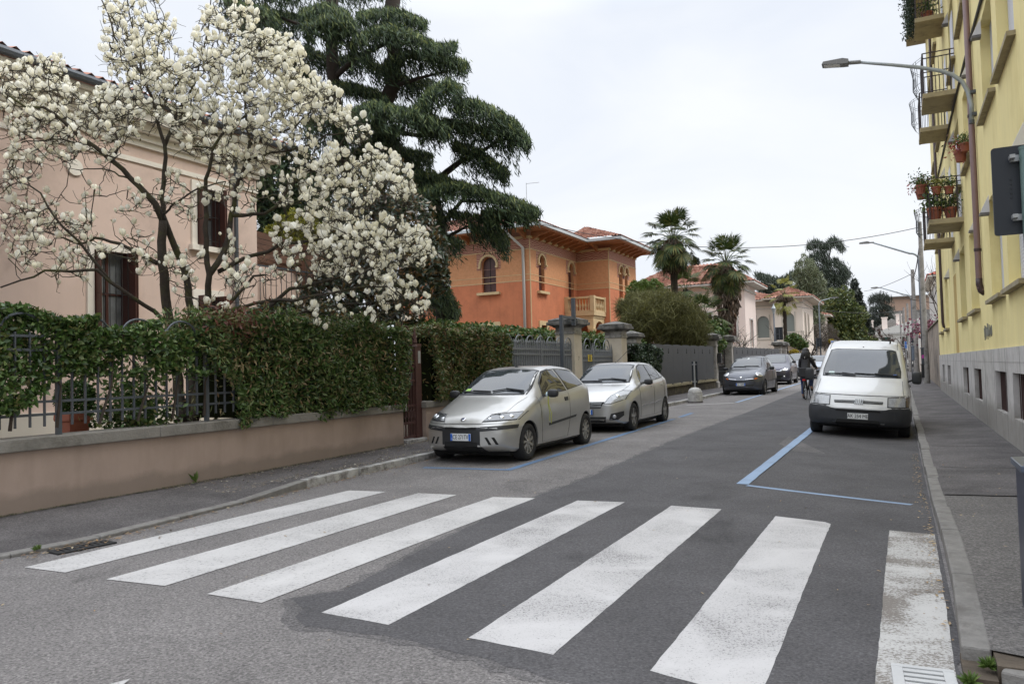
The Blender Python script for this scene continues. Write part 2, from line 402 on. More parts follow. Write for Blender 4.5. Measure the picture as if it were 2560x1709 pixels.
KL = [(-9.5, 1.9), (-7.6, 2.75), (-6.95, 3.35), (-6.65, 3.85), (-6.57, 4.6), (-6.76, 6.5), (-6.9, 7.7), (-6.95, 11), (-6.85, 16), (-6.65, 24), (-6.5, 30), (-6.35, 40), (-6.3, 60), (-6.3, 130)]   # left kerb, road edge
def kl(y):
    for (a, b), (c, d) in zip(KL, KL[1:]):
        if y <= d: return a + (c - a) * clamp((y - b) / (d - b), 0, 1)
    return KL[-1][0]
BL = [(-8.2, -5), (-8.2, 22), (-8.17, 25), (-7.98, 29), (-7.76, 35), (-7.6, 37.5), (-7.35, 43), (-7.1, 56), (-7.0, 130)]        # left property line
def bl(y):
    for (a, b), (c, d) in zip(BL, BL[1:]):
        if y <= d: return a + (c - a) * clamp((y - b) / (d - b), 0, 1)
    return BL[-1][0]
# far ground
mb = MB(); mb.quad((-400, -120, -.12), (400, -120, -.12), (400, 700, -.12), (-400, 700, -.12)); tag(mb.build('ground', M['earth']), kind='structure')
road = [(-30, -14), (9, -14), (9, 4.6), (.5, 4.6), (.27, 4.7), (.24, 7), (.24, 10), (.26, 40), (.3, 130)] + [(x, y) for x, y in reversed(KL)] + [(-30, 1.0)]
drape('road', road, 0, M['asphalt'], step=1.0)
# darker repair laid over the right half
patch = [(-3.37, 3.72), (-3.6, 3.86), (-3.47, 4.01), (-3.38, 4.12), (-3.45, 4.6), (-3.53, 5.16), (-3.64, 6.1), (-3.72, 6.84), (-3.76, 8.08), (-3.7, 9.5), (-3.78, 11.24), (-3.84, 14.56), (-3.8, 20.9), (-3.85, 30), (-3.8, 60), (.22, 60), (.23, 9.4), (.21, 4.3), (.1, 3.3), (-.6, 3.1), (-1.34, 3.3), (-1.98, 3.43), (-2.6, 3.5), (-3.12, 3.46), (-3.3, 3.58)]
pp = []
for (a, b), (c, d) in zip(patch, patch[1:] + patch[:1]):      # ragged edge
    k = max(1, int(math.hypot(c - a, d - b) / .1)) if min(b, d) < 20 and not (a > .1 and c > .1) else 1
    for i in range(k):
        t = i / k; j = .022 if i else .01
        pp.append((a + (c - a) * t + random.uniform(-j, j), b + (d - b) * t + random.uniform(-j, j)))
M['asphalt_mid'] = asphalt('asphalt_patch_edge', (.112, .105, .103), .6, .5)
cxp, cyp = -1.6, 8.0
drape('road_repair_edge', [(x - .05 + random.uniform(-.05, .03), y + (-.05 if y < 4 else 0) + random.uniform(-.05, .03)) if x < 0 else (x, y) for x, y in pp if y < 21], .0014, M['asphalt_mid'], step=1.0)
drape('road_repair', pp, .0026, M['asphalt_new'], step=1.0)
# garden ground behind the left boundary
drape('garden_ground', [(-60, -3), (-8.3, -3)] + [(bl(y) - .1, y) for y in (22, 29, 37, 56, 130)] + [(-60, 130)], .12, M['soil'], step=6)
# left pavement
topl = lambda y: .035 + .07 * clamp((y - 6.6) / 1.2, 0, 1)
drape('left_pavement', [(a - .13, b) for a, b in KL] + [(bl(y) + .0, y) for y in (130, 56, 43, 37.5, 35, 29, 25, 22, 10)] + [(-8.2, 2.3), (-9.5, 2.1)], .1, M['walk'], step=1.0,
      zf=lambda x, y: zg(x, y) + (topl(y) - .109) * clamp((x + 7.8) / 1.0, 0, 1))
drape('right_pavement', [(.34, 9.0), (1.62, 9.0), (1.62, 38.6), (1.75, 60), (2.2, 130), (.42, 130), (.37, 40)], .105, M['walk'], step=1.0, zf=lambda x, y: zg(0.3, y) + .1 * clamp((x - .3) / 1.2, 0, 1) * .3 - .0)
drape('right_pavement_near', [(.32, 4.2), (.6, 4.1), (1.62, 3.82), (9, 3.5), (9, 9), (.34, 9.0)], .098, M['walk2'], step=1.0, zf=lambda x, y: zg(0.3, y) + .1 * clamp((x - .3) / 1.2, 0, 1) * .3)
# kerbs: stone by stone
def kerbline(name, pts, w, top, m, L0=1.0, zoff=0):
    mb = MB(); acc = []
    for (a, b), (c, d) in zip(pts, pts[1:]):
        n = max(1, int(round(math.hypot(c - a, d - b) / L0)))
        for i in range(n):
            p = Vector((a + (c - a) * i / n, b + (d - b) * i / n, 0)); q = Vector((a + (c - a) * (i + 1) / n, b + (d - b) * (i + 1) / n, 0))
            dr = (q - p).normalized(); sd = Vector((-dr.y, dr.x, 0)) * w; p += dr * .006; q -= dr * .006
            j = random.uniform(-.006, .006); k = random.uniform(-.008, .008)
            vs = []
            for z0 in (-.12, None):
                for s, t in ((p, 0), (q, 0), (q, 1), (p, 1)):
                    e = s + sd * t + Vector((-dr.y, dr.x, 0)) * k
                    zz = zg(min(e.x, .24), e.y); e.z = zz + (-.12 if z0 is not None else (top(e.y) if callable(top) else top) + j); vs.append(e)
            mb.add(vs, [(0, 3, 2, 1), (4, 5, 6, 7), (0, 1, 5, 4), (1, 2, 6, 5), (2, 3, 7, 6), (3, 0, 4, 7)])
    return tag(mb.build(name, m, bevel=.012), kind='structure')
kerbline('kerb', [p for p in KL if 3.3 < p[1] < 7.8], .14, topl, M['kerb'])
kerbline('kerb', [(-9.5, 1.9), (-7.6, 2.75), (-6.95, 3.35)], .14, .09, M['kerbw'])
kerbline('kerb', [p for p in KL if p[1] > 7.5], .13, topl, M['kerbw'])
kr = [(.20, 4.2), (.235, 5.6), (.24, 7.0), (.235, 9.4), (.24, 16), (.25, 26), (.28, 40), (.32, 70), (.4, 125)]
kerbline('kerb', [(a + .125, b) for a, b in kr], .125, lambda y: .1 + .012 * clamp((y - 8) / 4, 0, 1) + (.085 * 0), M['kerb'], L0=1.05)
kerbline('kerb', [(.33, 3.98), (1.0, 3.76), (2.2, 3.5), (9, 3.3)], .3, .085, M['kerb'], L0=.8)

mb = MB(); mb.box(.2, 3.98, -.1, .33, 4.3, .035); mb.box(.331, 4.02, -.1, .8, 4.6, .09); tag(mb.build('kerb_gap', M['soil']), kind='structure')
# ---------------------------------------------------------------- painted markings
def irregular(q, j=.008, step=.25):
    out = []
    for (a, b), (c, d) in zip(q, q[1:] + q[:1]):
        k = max(1, int(math.hypot(c - a, d - b) / step))
        for i in range(k):
            t = i / k; out.append((a + (c - a) * t + random.uniform(-j, j), b + (d - b) * t + random.uniform(-j, j)))
    return out
ST = [((-6.2, 3.69), (-5.72, 3.71), (-5.67, 7.72), (-6.19, 7.66)), ((-5.23, 3.7), (-4.66, 3.74), (-4.7, 7.78), (-5.22, 7.75)),
      ((-4.21, 3.71), (-3.71, 3.7), (-3.72, 7.85), (-4.22, 7.78)), ((-3.21, 3.69), (-2.69, 3.66), (-2.69, 7.92), (-3.21, 7.86)),
      ((-2.15, 3.65), (-1.63, 3.6), (-1.65, 7.83), (-2.17, 7.87)), ((-1.12, 3.59), (-.6, 3.45), (-.61, 7.51), (-1.11, 7.66)),
      ((-.16, 3.3), (.17, 3.9), (.2, 7.28), (-.14, 7.33))]
for i, q in enumerate(ST):
    drape('crosswalk_stripe', irregular(list(q), .0015 if i < 3 else .003, .09), .0045, [M['white_mark'], M['white_mark2'], M['white_worn']][0 if i < 3 else (1 if i < 6 else 2)], step=1.0)
def line(name, pts, w, m, off=.009, kind='structure'):
    for a, b in zip(pts, pts[1:]):
        d = Vector((b[0] - a[0], b[1] - a[1])).normalized(); s = Vector((-d.y, d.x)) * w / 2
        q = [(a[0] + s.x, a[1] + s.y), (b[0] + s.x, b[1] + s.y), (b[0] - s.x, b[1] - s.y), (a[0] - s.x, a[1] - s.y)]
        drape(name, irregular(q, .005), off, m, step=1.0)
line('parking_line', [(-6.45, 9.74), (-5.12, 9.84)], .11, M['blue_mark'], .005)
line('parking_line', [(-5.07, 9.79), (-5.13, 15.43), (-5.15, 19.2)], .12, M['blue_mark'], .0055)
line('parking_line', [(-6.3, 19.4), (-5.1, 19.6)], .2, M['white_worn'], .005)
line('parking_line', [(-5.15, 19.75), (-5.2, 21.3)], .12, M['blue_mark'], .006)
line('parking_line', [(-1.745, 9.5), (-1.71, 17), (-1.7, 22.5)], .14, M['blue_pale'], .0055)
line('parking_line', [(-1.68, 9.42), (.05, 8.86)], .09, M['blue_pale'], .005)
line('parking_line', [(-6.25, 24.9), (-4.95, 26.0)], .14, M['white_mark'], .005)
line('parking_line', [(-4.92, 26.2), (-4.9, 34.5), (-4.8, 48)], .12, M['blue_pale'], .0055)
line('parking_line', [(-6.2, 36.2), (-4.9, 36.4)], .14, M['white_mark'], .005)
drape('road_marking', [(-3.46, 2.35), (-3.39, 2.52), (-3.3, 2.35)], .006, M['white_mark'], step=1)

# ---------------------------------------------------------------- drains
def drain(name, label, cx, cy, sx, sy, n, m, rot, z=.0, hole=None):
    t = thing(name, label, 'drain grate', (cx, cy, z), (0, 0, R(rot)), local=True)
    mb = MB(); fw = .03
    mb.box(-sx / 2, -sy / 2, -.03, sx / 2, -sy / 2 + fw, .012); mb.box(-sx / 2, sy / 2 - fw, -.03, sx / 2, sy / 2, .012)
    mb.box(-sx / 2, -sy / 2 + fw, -.03, -sx / 2 + fw * 1.6, sy / 2 - fw, .0105); mb.box(sx / 2 - fw * 1.6, -sy / 2 + fw, -.03, sx / 2, sy / 2 - fw, .0105)
    p = (sy - 2 * fw) / n
    for i in range(n):
        y = -sy / 2 + fw + p * (i + .5); mb.box(-sx / 2 + fw * 1.6, y - p * .3, -.03, sx / 2 - fw * 1.6, y + p * .3, .009)
    mb.build('grating', m, t, bevel=.002)
    b = MB(); b.box(-sx / 2 + .001, -sy / 2 + .001, .0085 - .02, sx / 2 - .001, sy / 2 - .001, .002); b.build('pit', M['dark'], t)
    return t
M['drainw'] = paintmark('painted_concrete', (.5, .5, .49), (.28, .27, .26), wear=.38, scale=40)
drain('drain_grate', 'white painted concrete drain grate at the near end of the worn stripe', .045, 3.86, .26, .44, 7, M['drainw'], 3, z=.012)
drain('drain_grate', 'dark iron gutter grate with leaves against the dropped left kerb', -6.42, 4.32, .2, .5, 9, M['black'], -8, z=.004)
# ================================================================ YELLOW BUILDING (right)
M['yellow'] = pbr('yellow_stucco', (.84, .72, .34), .85, streak=.22, var=.07, vscale=1.2, bump=.25, bscale=90, dirt=(.68, .56, .23), dscale=.7, dlo=.5, dhi=.75, stretch=(1, 1, .6))
M['yellow_dark'] = pbr('dark_yellow_stucco', (.52, .36, .12), .85, var=.1, vscale=2, bump=.2, bscale=90)
M['stone'] = pbr('grey_plinth_stone', (.52, .5, .475), .7, streak=.5, base=(.5, .5, (.2, .185, .16), .7), var=.12, vscale=5, bump=.3, bscale=30, dirt=(.3, .28, .255), dscale=1.3, dlo=.5, dhi=.72)
M['sill'] = pbr('sill_stone', (.33, .28, .18), .8, var=.25, vscale=5, bump=.3, dirt=(.15, .13, .09), dscale=4)
M['slab'] = pbr('balcony_slab', (.37, .31, .19), .85, var=.15, vscale=3, dirt=(.2, .17, .11), dscale=2.5, dlo=.5, dhi=.7)
M['pipe'] = pbr('mauve_brown_pipe', (.2, .125, .12), .5, var=.1, vscale=4)
M['pipe2'] = pbr('dark_brown_pipe', (.05, .028, .03), .5)
M['shutter_white'] = pbr('white_roller_shutter', (.62, .63, .68), .5, var=.06, vscale=2)
M['purple_iron'] = pbr('dark_purple_railing', (.035, .025, .03), .5)
M['brown_board'] = pbr('brown_cellar_shutter', (.06, .03, .026), .6)
M['vent'] = pbr('white_vent_hood', (.62, .61, .6), .6, var=.08)
M['ventg'] = pbr('vent_grille', (.16, .15, .14), .6)
XF = 1.57
yb = thing('yellow_building', 'tall yellow stuccoed apartment block with grey stone plinth and balconies along the right pavement', 'building', (XF, 26, 0))
cols = [(4.3, 6.3), (7.1, 9.1), (12.35, 14.2), (14.8, 16.65), (19.15, 21.1), (22.6, 24.6), (30.5, 32.4), (34.35, 36.3)]
Y0, Y1 = 3.9, 38.6
FL = [(2.5, 4.32), (5.86, 7.6), (9.18, 10.92), (12.5, 14.24)]
DOOR = (26.15, 27.3)
ZT = 15.6
holes = []
for k, (a, b) in enumerate(cols):
    for z0, z1 in FL: holes.append(rect(a, z0, b, z1))
for (a, b) in [(27.6, 28.7)]:      # windows beside the stair
    pass
mb = MB()
wall_poly(mb, rect(Y0, 1.6, Y1, ZT), [h for h in holes] + [], (XF, 0, 0), (0, 1, 0), (0, 0, 1), (.26, 0, 0))
mb.quad((XF, Y0, 0), (XF + 12, Y0, 0), (XF + 12, Y0, ZT), (XF, Y0, ZT)); mb.quad((XF, Y1, 0), (XF + 12, Y1, 0), (XF + 12, Y1, ZT), (XF, Y1, ZT))
mb.quad((XF + 12, Y0, 0), (XF + 12, Y1, 0), (XF + 12, Y1, ZT), (XF + 12, Y0, ZT))
mb.build('wall', M['yellow'], yb)
# entrance niche: flat panel in a darker yellow than the wall, no real recess
mb = MB(); mb.box(XF - .004, DOOR[0], .13, XF + .02, DOOR[1], 3.95)
mb.build('entrance_reveal', M['yellow_dark'], yb)
# plinth: stone slabs with cellar openings
pl = MB(); ph = [rect(a + .03, .5, b - .12, 1.2) for a, b in cols]
wall_poly(pl, rect(Y0 - .02, -.12, Y1 + .02, 1.598), ph, (XF - .03, 0, 0), (0, 1, 0), (0, 0, 1), (.13, 0, 0))
pl.quad((XF - .03, Y0 - .02, 1.598), (XF - .03, Y1, 1.598), (XF + .03, Y1, 1.598), (XF + .03, Y0 - .02, 1.598))
pl.quad((XF - .03, Y0 - .02, -.12), (XF + 3, Y0 - .02, -.12), (XF + 3, Y0 - .02, 1.598), (XF - .03, Y0 - .02, 1.598))
plinth = pl.build('plinth', M['stone'], yb)
jm = MB()
for y in np.arange(4.6, 38.5, 1.72): jm.box(XF - .0335, y - .004, .05, XF - .03, y + .004, 1.59)
jm.box(XF - .0336, Y0, 1.36, XF - .03, Y1, 1.364)
jm.build('joint', pbr('stone_joint', (.25, .24, .23), .9), plinth)
for k, (a, b) in enumerate(cols):
    c = MB(); c.box(XF + .07, a - .02, .46, XF + .09, b - .05, 1.23); s = c.build('cellar_window', M['brown_board'], yb)
    c = MB()
    for i in range(9): c.bar((XF + .05, a + .1 + i * .19, .5), (XF + .05, a + .1 + i * .19, 1.2), .018)
    c.build('grille', M['brown_board'], s)
# windows: frame, roller shutter, sill
def ybwindow(a, b, z0, z1, down, sill_l=.12):
    f = MB(); xi = XF + .2; t = .05
    f.box(xi, a, z0, xi + .06, a + t, z1); f.box(xi, b - t, z0, xi + .06, b, z1); f.box(xi, a + t, z1 - t, xi + .06, b - t, z1); f.box(xi, a + t, z0, xi + .06, b - t, z0 + t)
    f.box(xi + .002, (a + b) / 2 - .03, z0 + t, xi + .055, (a + b) / 2 + .03, z1 - t)
    o = f.build('window', M['shutter_white'], yb)
    g = MB(); g.box(xi + .03, a + t, z0 + t, xi + .04, b - t, z1 - t); g.build('pane', M['glass'], o)
    zs = z1 - (z1 - z0) * down; sh = MB(); n = max(1, int((z1 - zs) / .055))
    for i in range(n):
        z = z1 - (i + .5) * (z1 - zs) / n; sh.obox((xi - .03, (a + b) / 2, z), .018, b - a - .03, (z1 - zs) / n * .86)
    sh.box(xi - .024, a + .02, zs, xi - .018, b - .02, z1)
    sh.build('roller_shutter', M['shutter_white'], o)
    s = MB(); s.box(XF - .11, a - sill_l, z0 - .07, XF + .2, b + sill_l, z0 - .004); s.build('sill', M['sill'], o)
    return o
for k, (a, b) in enumerate(cols):
    for j, (z0, z1) in enumerate(FL):
        down = {(2, 0): 1, (3, 0): 1, (4, 0): .72, (5, 0): .78, (2, 1): 1, (3, 1): .55, (2, 2): 1, (3, 2): .8}.get((k, j), random.choice([.4, .7, 1]))
        ybwindow(a, b, z0, z1, down)
# balcony doors + balconies
def balcony(y0, y1, zt, plants=False, basket=True, spray=False):
    xo = .8
    o = MB(); o.box(xo, y0, zt - .13, XF + .02, y1, zt); b = o.build('balcony', M['slab'], yb, bevel=.008)
    r = MB(); hz = 1.05
    r.bar((xo + .03, y0 + .03, zt - .14), (xo + .03, y0 + .03, zt + hz), .035, .035); r.bar((xo + .03, y1 - .03, zt - .14), (xo + .03, y1 - .03, zt + hz), .035, .035)
    for z in (zt + hz, zt + hz - .13):
        r.bar((xo + .03, y0 + .03, z), (xo + .03, y1 - .03, z), .035, .02); r.bar((xo + .03, y0 + .03, z), (XF - .02, y0 + .03, z), .035, .02); r.bar((xo + .03, y1 - .03, z), (XF - .02, y1 - .03, z), .035, .02)
    r.bar((XF - .12, y0 + .03, zt), (XF - .12, y0 + .03, zt + hz), .03)
    for k in range(1, 8):
        x = xo + .03 + k * .09
        if x < XF - .03: r.bar((x, y0 + .03, zt), (x, y0 + .03, zt + hz - .13), .012); r.bar((x, y1 - .03, zt), (x, y1 - .03, zt + hz - .13), .012)
    n = int((y1 - y0) / .1)
    for k in range(1, n): y = y0 + (y1 - y0) * k / n; r.bar((xo + .03, y, zt - .1), (xo + .03, y, zt + hz - .13), .012)
    r.build('railing', M['purple_iron'], b)
    if basket:
        g = MB()
        for zz, w_ in ((zt + .92, .22), (zt + .98, .24), (zt + .35, .2), (zt + .2, .12)):
            pts = [(xo - w_ * math.sin(PI * i / 12), y0 + .1 + (y1 - y0 - .2) * i / 12, zz) for i in range(13)]
            g.tube(pts, .006, 4)
        for i in range(2, 11):
            y = y0 + .1 + (y1 - y0 - .2) * i / 12; s = math.sin(PI * i / 12)
            g.tube([(xo - .24 * s, y, zt + .98), (xo - .19 * s, y, zt + .7), (xo - .2 * s, y, zt + .35), (xo - .12 * s, y, zt + .2)], .006, 4)
        g.build('wire_basket', M['iron'], b)
    d = MB(); d.box(XF - .012, y0 + .45, zt + .01, XF + .01, y1 - .3, zt + 2.2); d.build('balcony_door', M['shutter_white'], b)
    return b
BAL = [(22.5, 24.07, 11.66), (25.85, 27.4, 11.66), (22.5, 24.07, 8.33), (25.7, 27.2, 8.3), (22.23, 23.9, 4.99), (25.85, 27.45, 4.99)]
for i, (a, b_, z) in enumerate(BAL): balcony(a, b_, z, basket=i in (2, 3, 5))
# vents, pipes, cable, eaves
for y, z in [(16.5, 4.1), (18.95, 4.15), (24.35, 4.15), (29.3, 4.13), (16.45, 7.38), (19.0, 7.5), (24.25, 7.4), (29.0, 7.45), (24.4, 10.75), (12.0, 4.2), (16.45, 10.7)]:
    m_ = MB(); yy = y; m_.add([(XF, yy - .09, z), (XF - .15, yy - .09, z), (XF - .15, yy + .09, z), (XF, yy + .09, z), (XF, yy - .07, z + .32), (XF, yy + .07, z + .32)], [(0, 1, 4), (3, 5, 2), (1, 2, 5, 4), (0, 3, 2, 1), (0, 4, 5, 3)])
    v = m_.build('vent_hood', M['vent'], yb)
    m_ = MB(); m_.box(XF - .156, yy - .085, z - .045, XF - .002, yy + .085, z - .002); m_.build('vent_grille', M['ventg'], v)
m_ = MB(); m_.tube([(XF - .075, 18.15, ZT), (XF - .075, 18.15, 3.0), (XF - .07, 18.15, 2.86), (XF - .0, 18.15, 2.76)], .058, 12)
dp = m_.build('downpipe', M['pipe'], yb, smooth=True)
m_ = MB(); m_.tube([(XF - .075, 18.15, 3.05), (XF - .075, 18.15, 2.93), (XF - .05, 18.15, 2.8), (XF + .02, 18.15, 2.74)], .062, 12); m_.build('pipe_elbow', M['pipe2'], dp, smooth=True)
m_ = MB()
for z in (3.6, 6.35, 9.6, 12.9): m_.lathe([(.068, z), (.07, z + .03), (.068, z + .06)], (XF - .075, 18.15, 0), 12)
m_.build('pipe_clamp', M['pipe2'], dp)
m_ = MB(); m_.tube([(XF - .07, 33.2, ZT), (XF - .07, 33.2, 2.8), (XF - .05, 33.2, 2.65), (XF + .02, 33.2, 2.6)], .05, 10); m_.build('downpipe', M['pipe2'], yb, smooth=True)
m_ = MB(); m_.tube([(XF - .03, 11.8, 7.55), (XF - .03, 15.8, 7.79), (XF - .03, 18.8, 7.98), (XF - .03, 22.4, 8.12), (XF - .03, 32.6, 8.28), (XF - .03, 38, 8.3)], .028, 6); m_.build('cable', M['black'], yb)
m_ = MB(); m_.box(XF - .75, Y0 - .5, ZT, XF + 12, Y1 + .3, ZT + .22); m_.build('eaves', M['slab'], yb)
# scribbles of spray paint on the wall (unreadable tag)
M['spray'] = pbr('grey_spray_paint', (.2, .2, .17), .8)
def scribble(ctr, w_, h_, n, seed, m, parent, x):
    r = random.Random(seed); g = MB(); a = 0
    for k in range(n):
        y = ctr[0] + w_ * (k / n - .5); pts = []
        hh = h_ * r.uniform(.4, 1)
        for i in range(7):
            pts.append((x, y + r.uniform(-.05, .05) + .02 * i, ctr[1] + hh * (math.sin(i * 1.7 + k) * .5) + r.uniform(-.03, .03)))
        g.tube(pts, .008, 4)
    return g.build('graffiti', m, parent)
scribble((17.7, 1.95), 1.5, .35, 9, 3, M['spray'], yb, XF - .004)
scribble((11.8, 1.4), .7, .25, 5, 5, M['spray'], yb, XF - .034)
# flower pots on the balconies: separate things
M['terracotta'] = pbr('terracotta', (.27, .085, .05), .7, var=.15, vscale=6)
M['potgreen'] = leafmat('pot_leaves', [(.03, .06, .015), (.07, .12, .03), (.16, .19, .05)])
M['redflower'] = leafmat('red_flowers', [(.3, .02, .02), (.45, .05, .04), (.05, .08, .02)])
def potplant(x, y, z, s, label, leaf, n=260, hang=0, cat='flower pot', group='flower pots on the yellow building', h=.9):
    t = thing('flower_pot', label, cat, (x, y, z), group=group)
    q = MB(); q.lathe([(.1 * s, z), (.14 * s, z + .2 * s), (.155 * s, z + .2 * s), (.155 * s, z + .25 * s), (.13 * s, z + .25 * s), (.12 * s, z + .22 * s)], (x, y, 0), 14)
    q.build('pot', M['terracotta'], t, smooth=True, angle=40)
    C = RNG.normal(size=(n, 3)) * np.array([.13, .13, .12 * h]) * s + np.array([x, y, z + .36 * s])
    leafmesh('plant', C, rdir(n, (0, 0, .6)), .09 * s, .4, leaf, t)
for (x, y, z, s, lb, lf) in [
    (.95, 22.45, 5.0, 1.25, 'large terracotta pot at the street corner of the planted balcony floor', M['potgreen']),
    (1.3, 22.42, 5.0, 1.1, 'terracotta pot nearer the wall on the planted balcony floor', M['potgreen']),
    (.68, 22.6, 5.72, 1.0, 'orange pot hung outside the near end of the planted balcony rail', M['potgreen']),
    (.68, 23.25, 5.72, .95, 'orange pot hung outside the middle of the planted balcony rail', M['redflower']),
    (1.0, 22.3, 5.62, .8, 'bushy yellow green pot on the front rail of the planted balcony', leafmat('yellow_leaves', [(.12, .14, .02), (.22, .22, .04), (.3, .28, .08)])),
    (1.28, 22.3, 5.6, .8, 'red brown pot on the front rail of the planted balcony', M['potgreen']),
    (1.36, 19.3, 5.72, .9, 'basket of red geraniums hung by the first floor sill', M['redflower']),
    (1.42, 18.95, 5.86, .7, 'small terracotta pot standing on the first floor sill', M['potgreen']),
    (1.15, 26.3, 11.67, 1.1, 'terracotta pot on the topmost balcony in view', M['potgreen'])]:
    potplant(x, y, z, s, lb, lf)
tv = thing('hanging_plant', 'dark trailing plant hanging off the street side of the topmost balcony', 'plant', (.7, 26.5, 11.6))
n = 1500; C = np.stack([RNG.normal(.68, .09, n), RNG.uniform(25.85, 27.4, n), RNG.uniform(11.55, 12.7, n)], 1)
leafmesh('foliage', C, rdir(n, (0, 0, -1)), .09, .4, leafmat('dark_trailing', [(.01, .02, .012), (.03, .05, .03), (.06, .09, .05)]), tv)

# ================================================================ PINK HOUSE (left)
M['pink'] = pbr('pink_stucco', (.66, .51, .43), .88, streak=.12, var=.05, vscale=.8, bump=.15, bscale=80, dirt=(.53, .4, .335), dscale=.6, dlo=.5, dhi=.7)
M['pinkwall'] = pbr('pink_garden_wall_render', (.4, .305, .25), .9, streak=.22, base=(.26, .2, (.2, .16, .13), .6), var=.06, vscale=1.0, bump=.2, bscale=80, dirt=(.31, .235, .19), dscale=1.1, dlo=.45, dhi=.75, stretch=(1, 1, .5))
M['cream'] = pbr('cream_render', (.68, .62, .52), .85, var=.05, vscale=1.5, bump=.1)
M['creamtrim'] = pbr('cream_stone_trim', (.78, .73, .64), .8, var=.08, vscale=3, bump=.15)
M['shutter'] = pbr('dark_red_brown_wood', (.07, .026, .02), .45, var=.25, vscale=4, stretch=(8, 8, .6))
M['wood'] = pbr('orange_brown_wood', (.4, .165, .07), .6, var=.2, vscale=5)
M['darkwood'] = pbr('brown_beam', (.13, .065, .04), .65, var=.2, vscale=5)
def tilemat(name, a, b, c):
    m, n, bs = nodes(name); N = n.nodes; LK = n.links.new
    t = N.new('ShaderNodeTexCoord'); v = N.new('ShaderNodeTexVoronoi'); v.inputs['Scale'].default_value = 4.2; LK(t.outputs['Object'], v.inputs['Vector'])
    s = N.new('ShaderNodeSeparateColor'); LK(v.outputs['Color'], s.inputs[0])
    x = N.new('ShaderNodeTexNoise'); x.inputs['Scale'].default_value = 1.3; x.inputs['Detail'].default_value = 6; LK(t.outputs['Object'], x.inputs['Vector'])
    ad = N.new('ShaderNodeMath'); ad.operation = 'MULTIPLY_ADD'; ad.inputs[1].default_value = .6; LK(s.outputs[0], ad.inputs[0])
    sb = N.new('ShaderNodeMath'); sb.operation = 'SUBTRACT'; sb.inputs[1].default_value = .28; LK(x.outputs['Fac'], sb.inputs[0]); LK(sb.outputs[0], ad.inputs[2])
    r = N.new('ShaderNodeValToRGB'); e = r.color_ramp.elements; e[0].position = .15; e[0].color = c4(a); e[1].position = .85; e[1].color = c4(c); q = e.new(.5); q.color = c4(b)
    LK(ad.outputs[0], r.inputs['Fac']); LK(r.outputs[0], bs.inputs['Base Color']); bs.inputs['Roughness'].default_value = .85
    return m
M['tiles'] = tilemat('roof_tiles', (.16, .07, .05), (.34, .15, .1), (.47, .27, .2))
def tiled_slope(mb, e0, e1, r0, r1, pitch=.23, course=.34, amp=.035):
    """barrel-tiled roof face: eave e0->e1, ridge r0->r1"""
    e0, e1, r0, r1 = map(Vector, (e0, e1, r0, r1))
    W = (e1 - e0).length; Ls = ((r0 + r1) / 2 - (e0 + e1) / 2).length
    nc = max(2, int(W / pitch)) * 4; nr = max(2, int(Ls / course))
    nrm = (e1 - e0).cross(r0 - e0 if (r0 - e0).length > .01 else r1 - e0).normalized()
    if nrm.z < 0: nrm = -nrm
    rows = []
    for i in range(nr):
        for q in (0, 1):
            t = (i + q) / nr; lift = .045 * (1 - q)
            a = e0.lerp(r0, t); b = e1.lerp(r1, t); w_ = (b - a).length; off = (a - e0).dot((e1 - e0).normalized())
            row = []
            for j in range(nc + 1):
                s = j / nc; p = a.lerp(b, s); u = (off + w_ * s) / pitch
                row.append(len(mb.v)); mb.v.append(tuple(p + nrm * (amp * math.sin(2 * PI * u) + lift)))
            rows.append(row)
    nf = 0
    for A, B in zip(rows, rows[1:]):
        for j in range(nc): mb.f.append((A[j], A[j + 1], B[j + 1], B[j])); nf += 1
    mb.mi += [mb.cm] * nf
XP = -14.0
ph_ = thing('pink_house', 'pale pink two storey house with cream cornice behind the white flowering magnolia', 'house', (XP, 8, 0))
PY0, PY1 = -3.0, 13.98
wins = [(5.6, 6.45, 4.35, 5.9), (5.6, 6.45, 2.42, 4.02), (9.67, 10.47, 2.3, 4.02), (12.15, 12.8, 4.45, 5.75), (12.15, 12.75, 2.45, 3.3)]
mb = MB()
wall_poly(mb, rect(PY0, .9, PY1, 6.55), [rect(a, c, b, d) for a, b, c, d in wins], (XP, 0, 0), (0, 1, 0), (0, 0, 1), (-.22, 0, 0))
mb.quad((XP, PY1, .1), (XP - 9, PY1, .1), (XP - 9, PY1, 6.55), (XP, PY1, 6.55))
mb.quad((XP, PY0, .1), (XP - 9, PY0, .1), (XP - 9, PY0, 6.55), (XP, PY0, 6.55))
pw = mb.build('wall', M['pink'], ph_)
mb = MB(); mb.box(XP - .02, PY0, .0, XP + .05, PY1 + .03, .9)
mb.build('cream_plinth', M['cream'], ph_)
mb = MB()
for i, (dz0, dz1, dx) in enumerate([(6.3, 6.42, .06), (6.42, 6.56, .12), (6.56, 6.74, .24), (6.74, 6.95, .42), (6.95, 7.05, .5)]):
    mb.box(XP - .2, PY0 - dx, dz0, XP + dx, PY1 + dx, dz1 - .002)
mb.box(XP - .1, PY0, 5.95, XP + .035, PY1 + .03, 6.05)
mb.build('cornice', M['creamtrim'], ph_)
g = MB(); g.tube([(XP + .58, PY0 - .5, 7.12), (XP + .58, PY1 + .55, 7.12)], .085, 8); g.tube([(XP + .1, PY1 - .75, 7.05), (XP + .1, PY1 - .75, .3)], .05, 8); g.build('gutter', M['iron'], ph_)
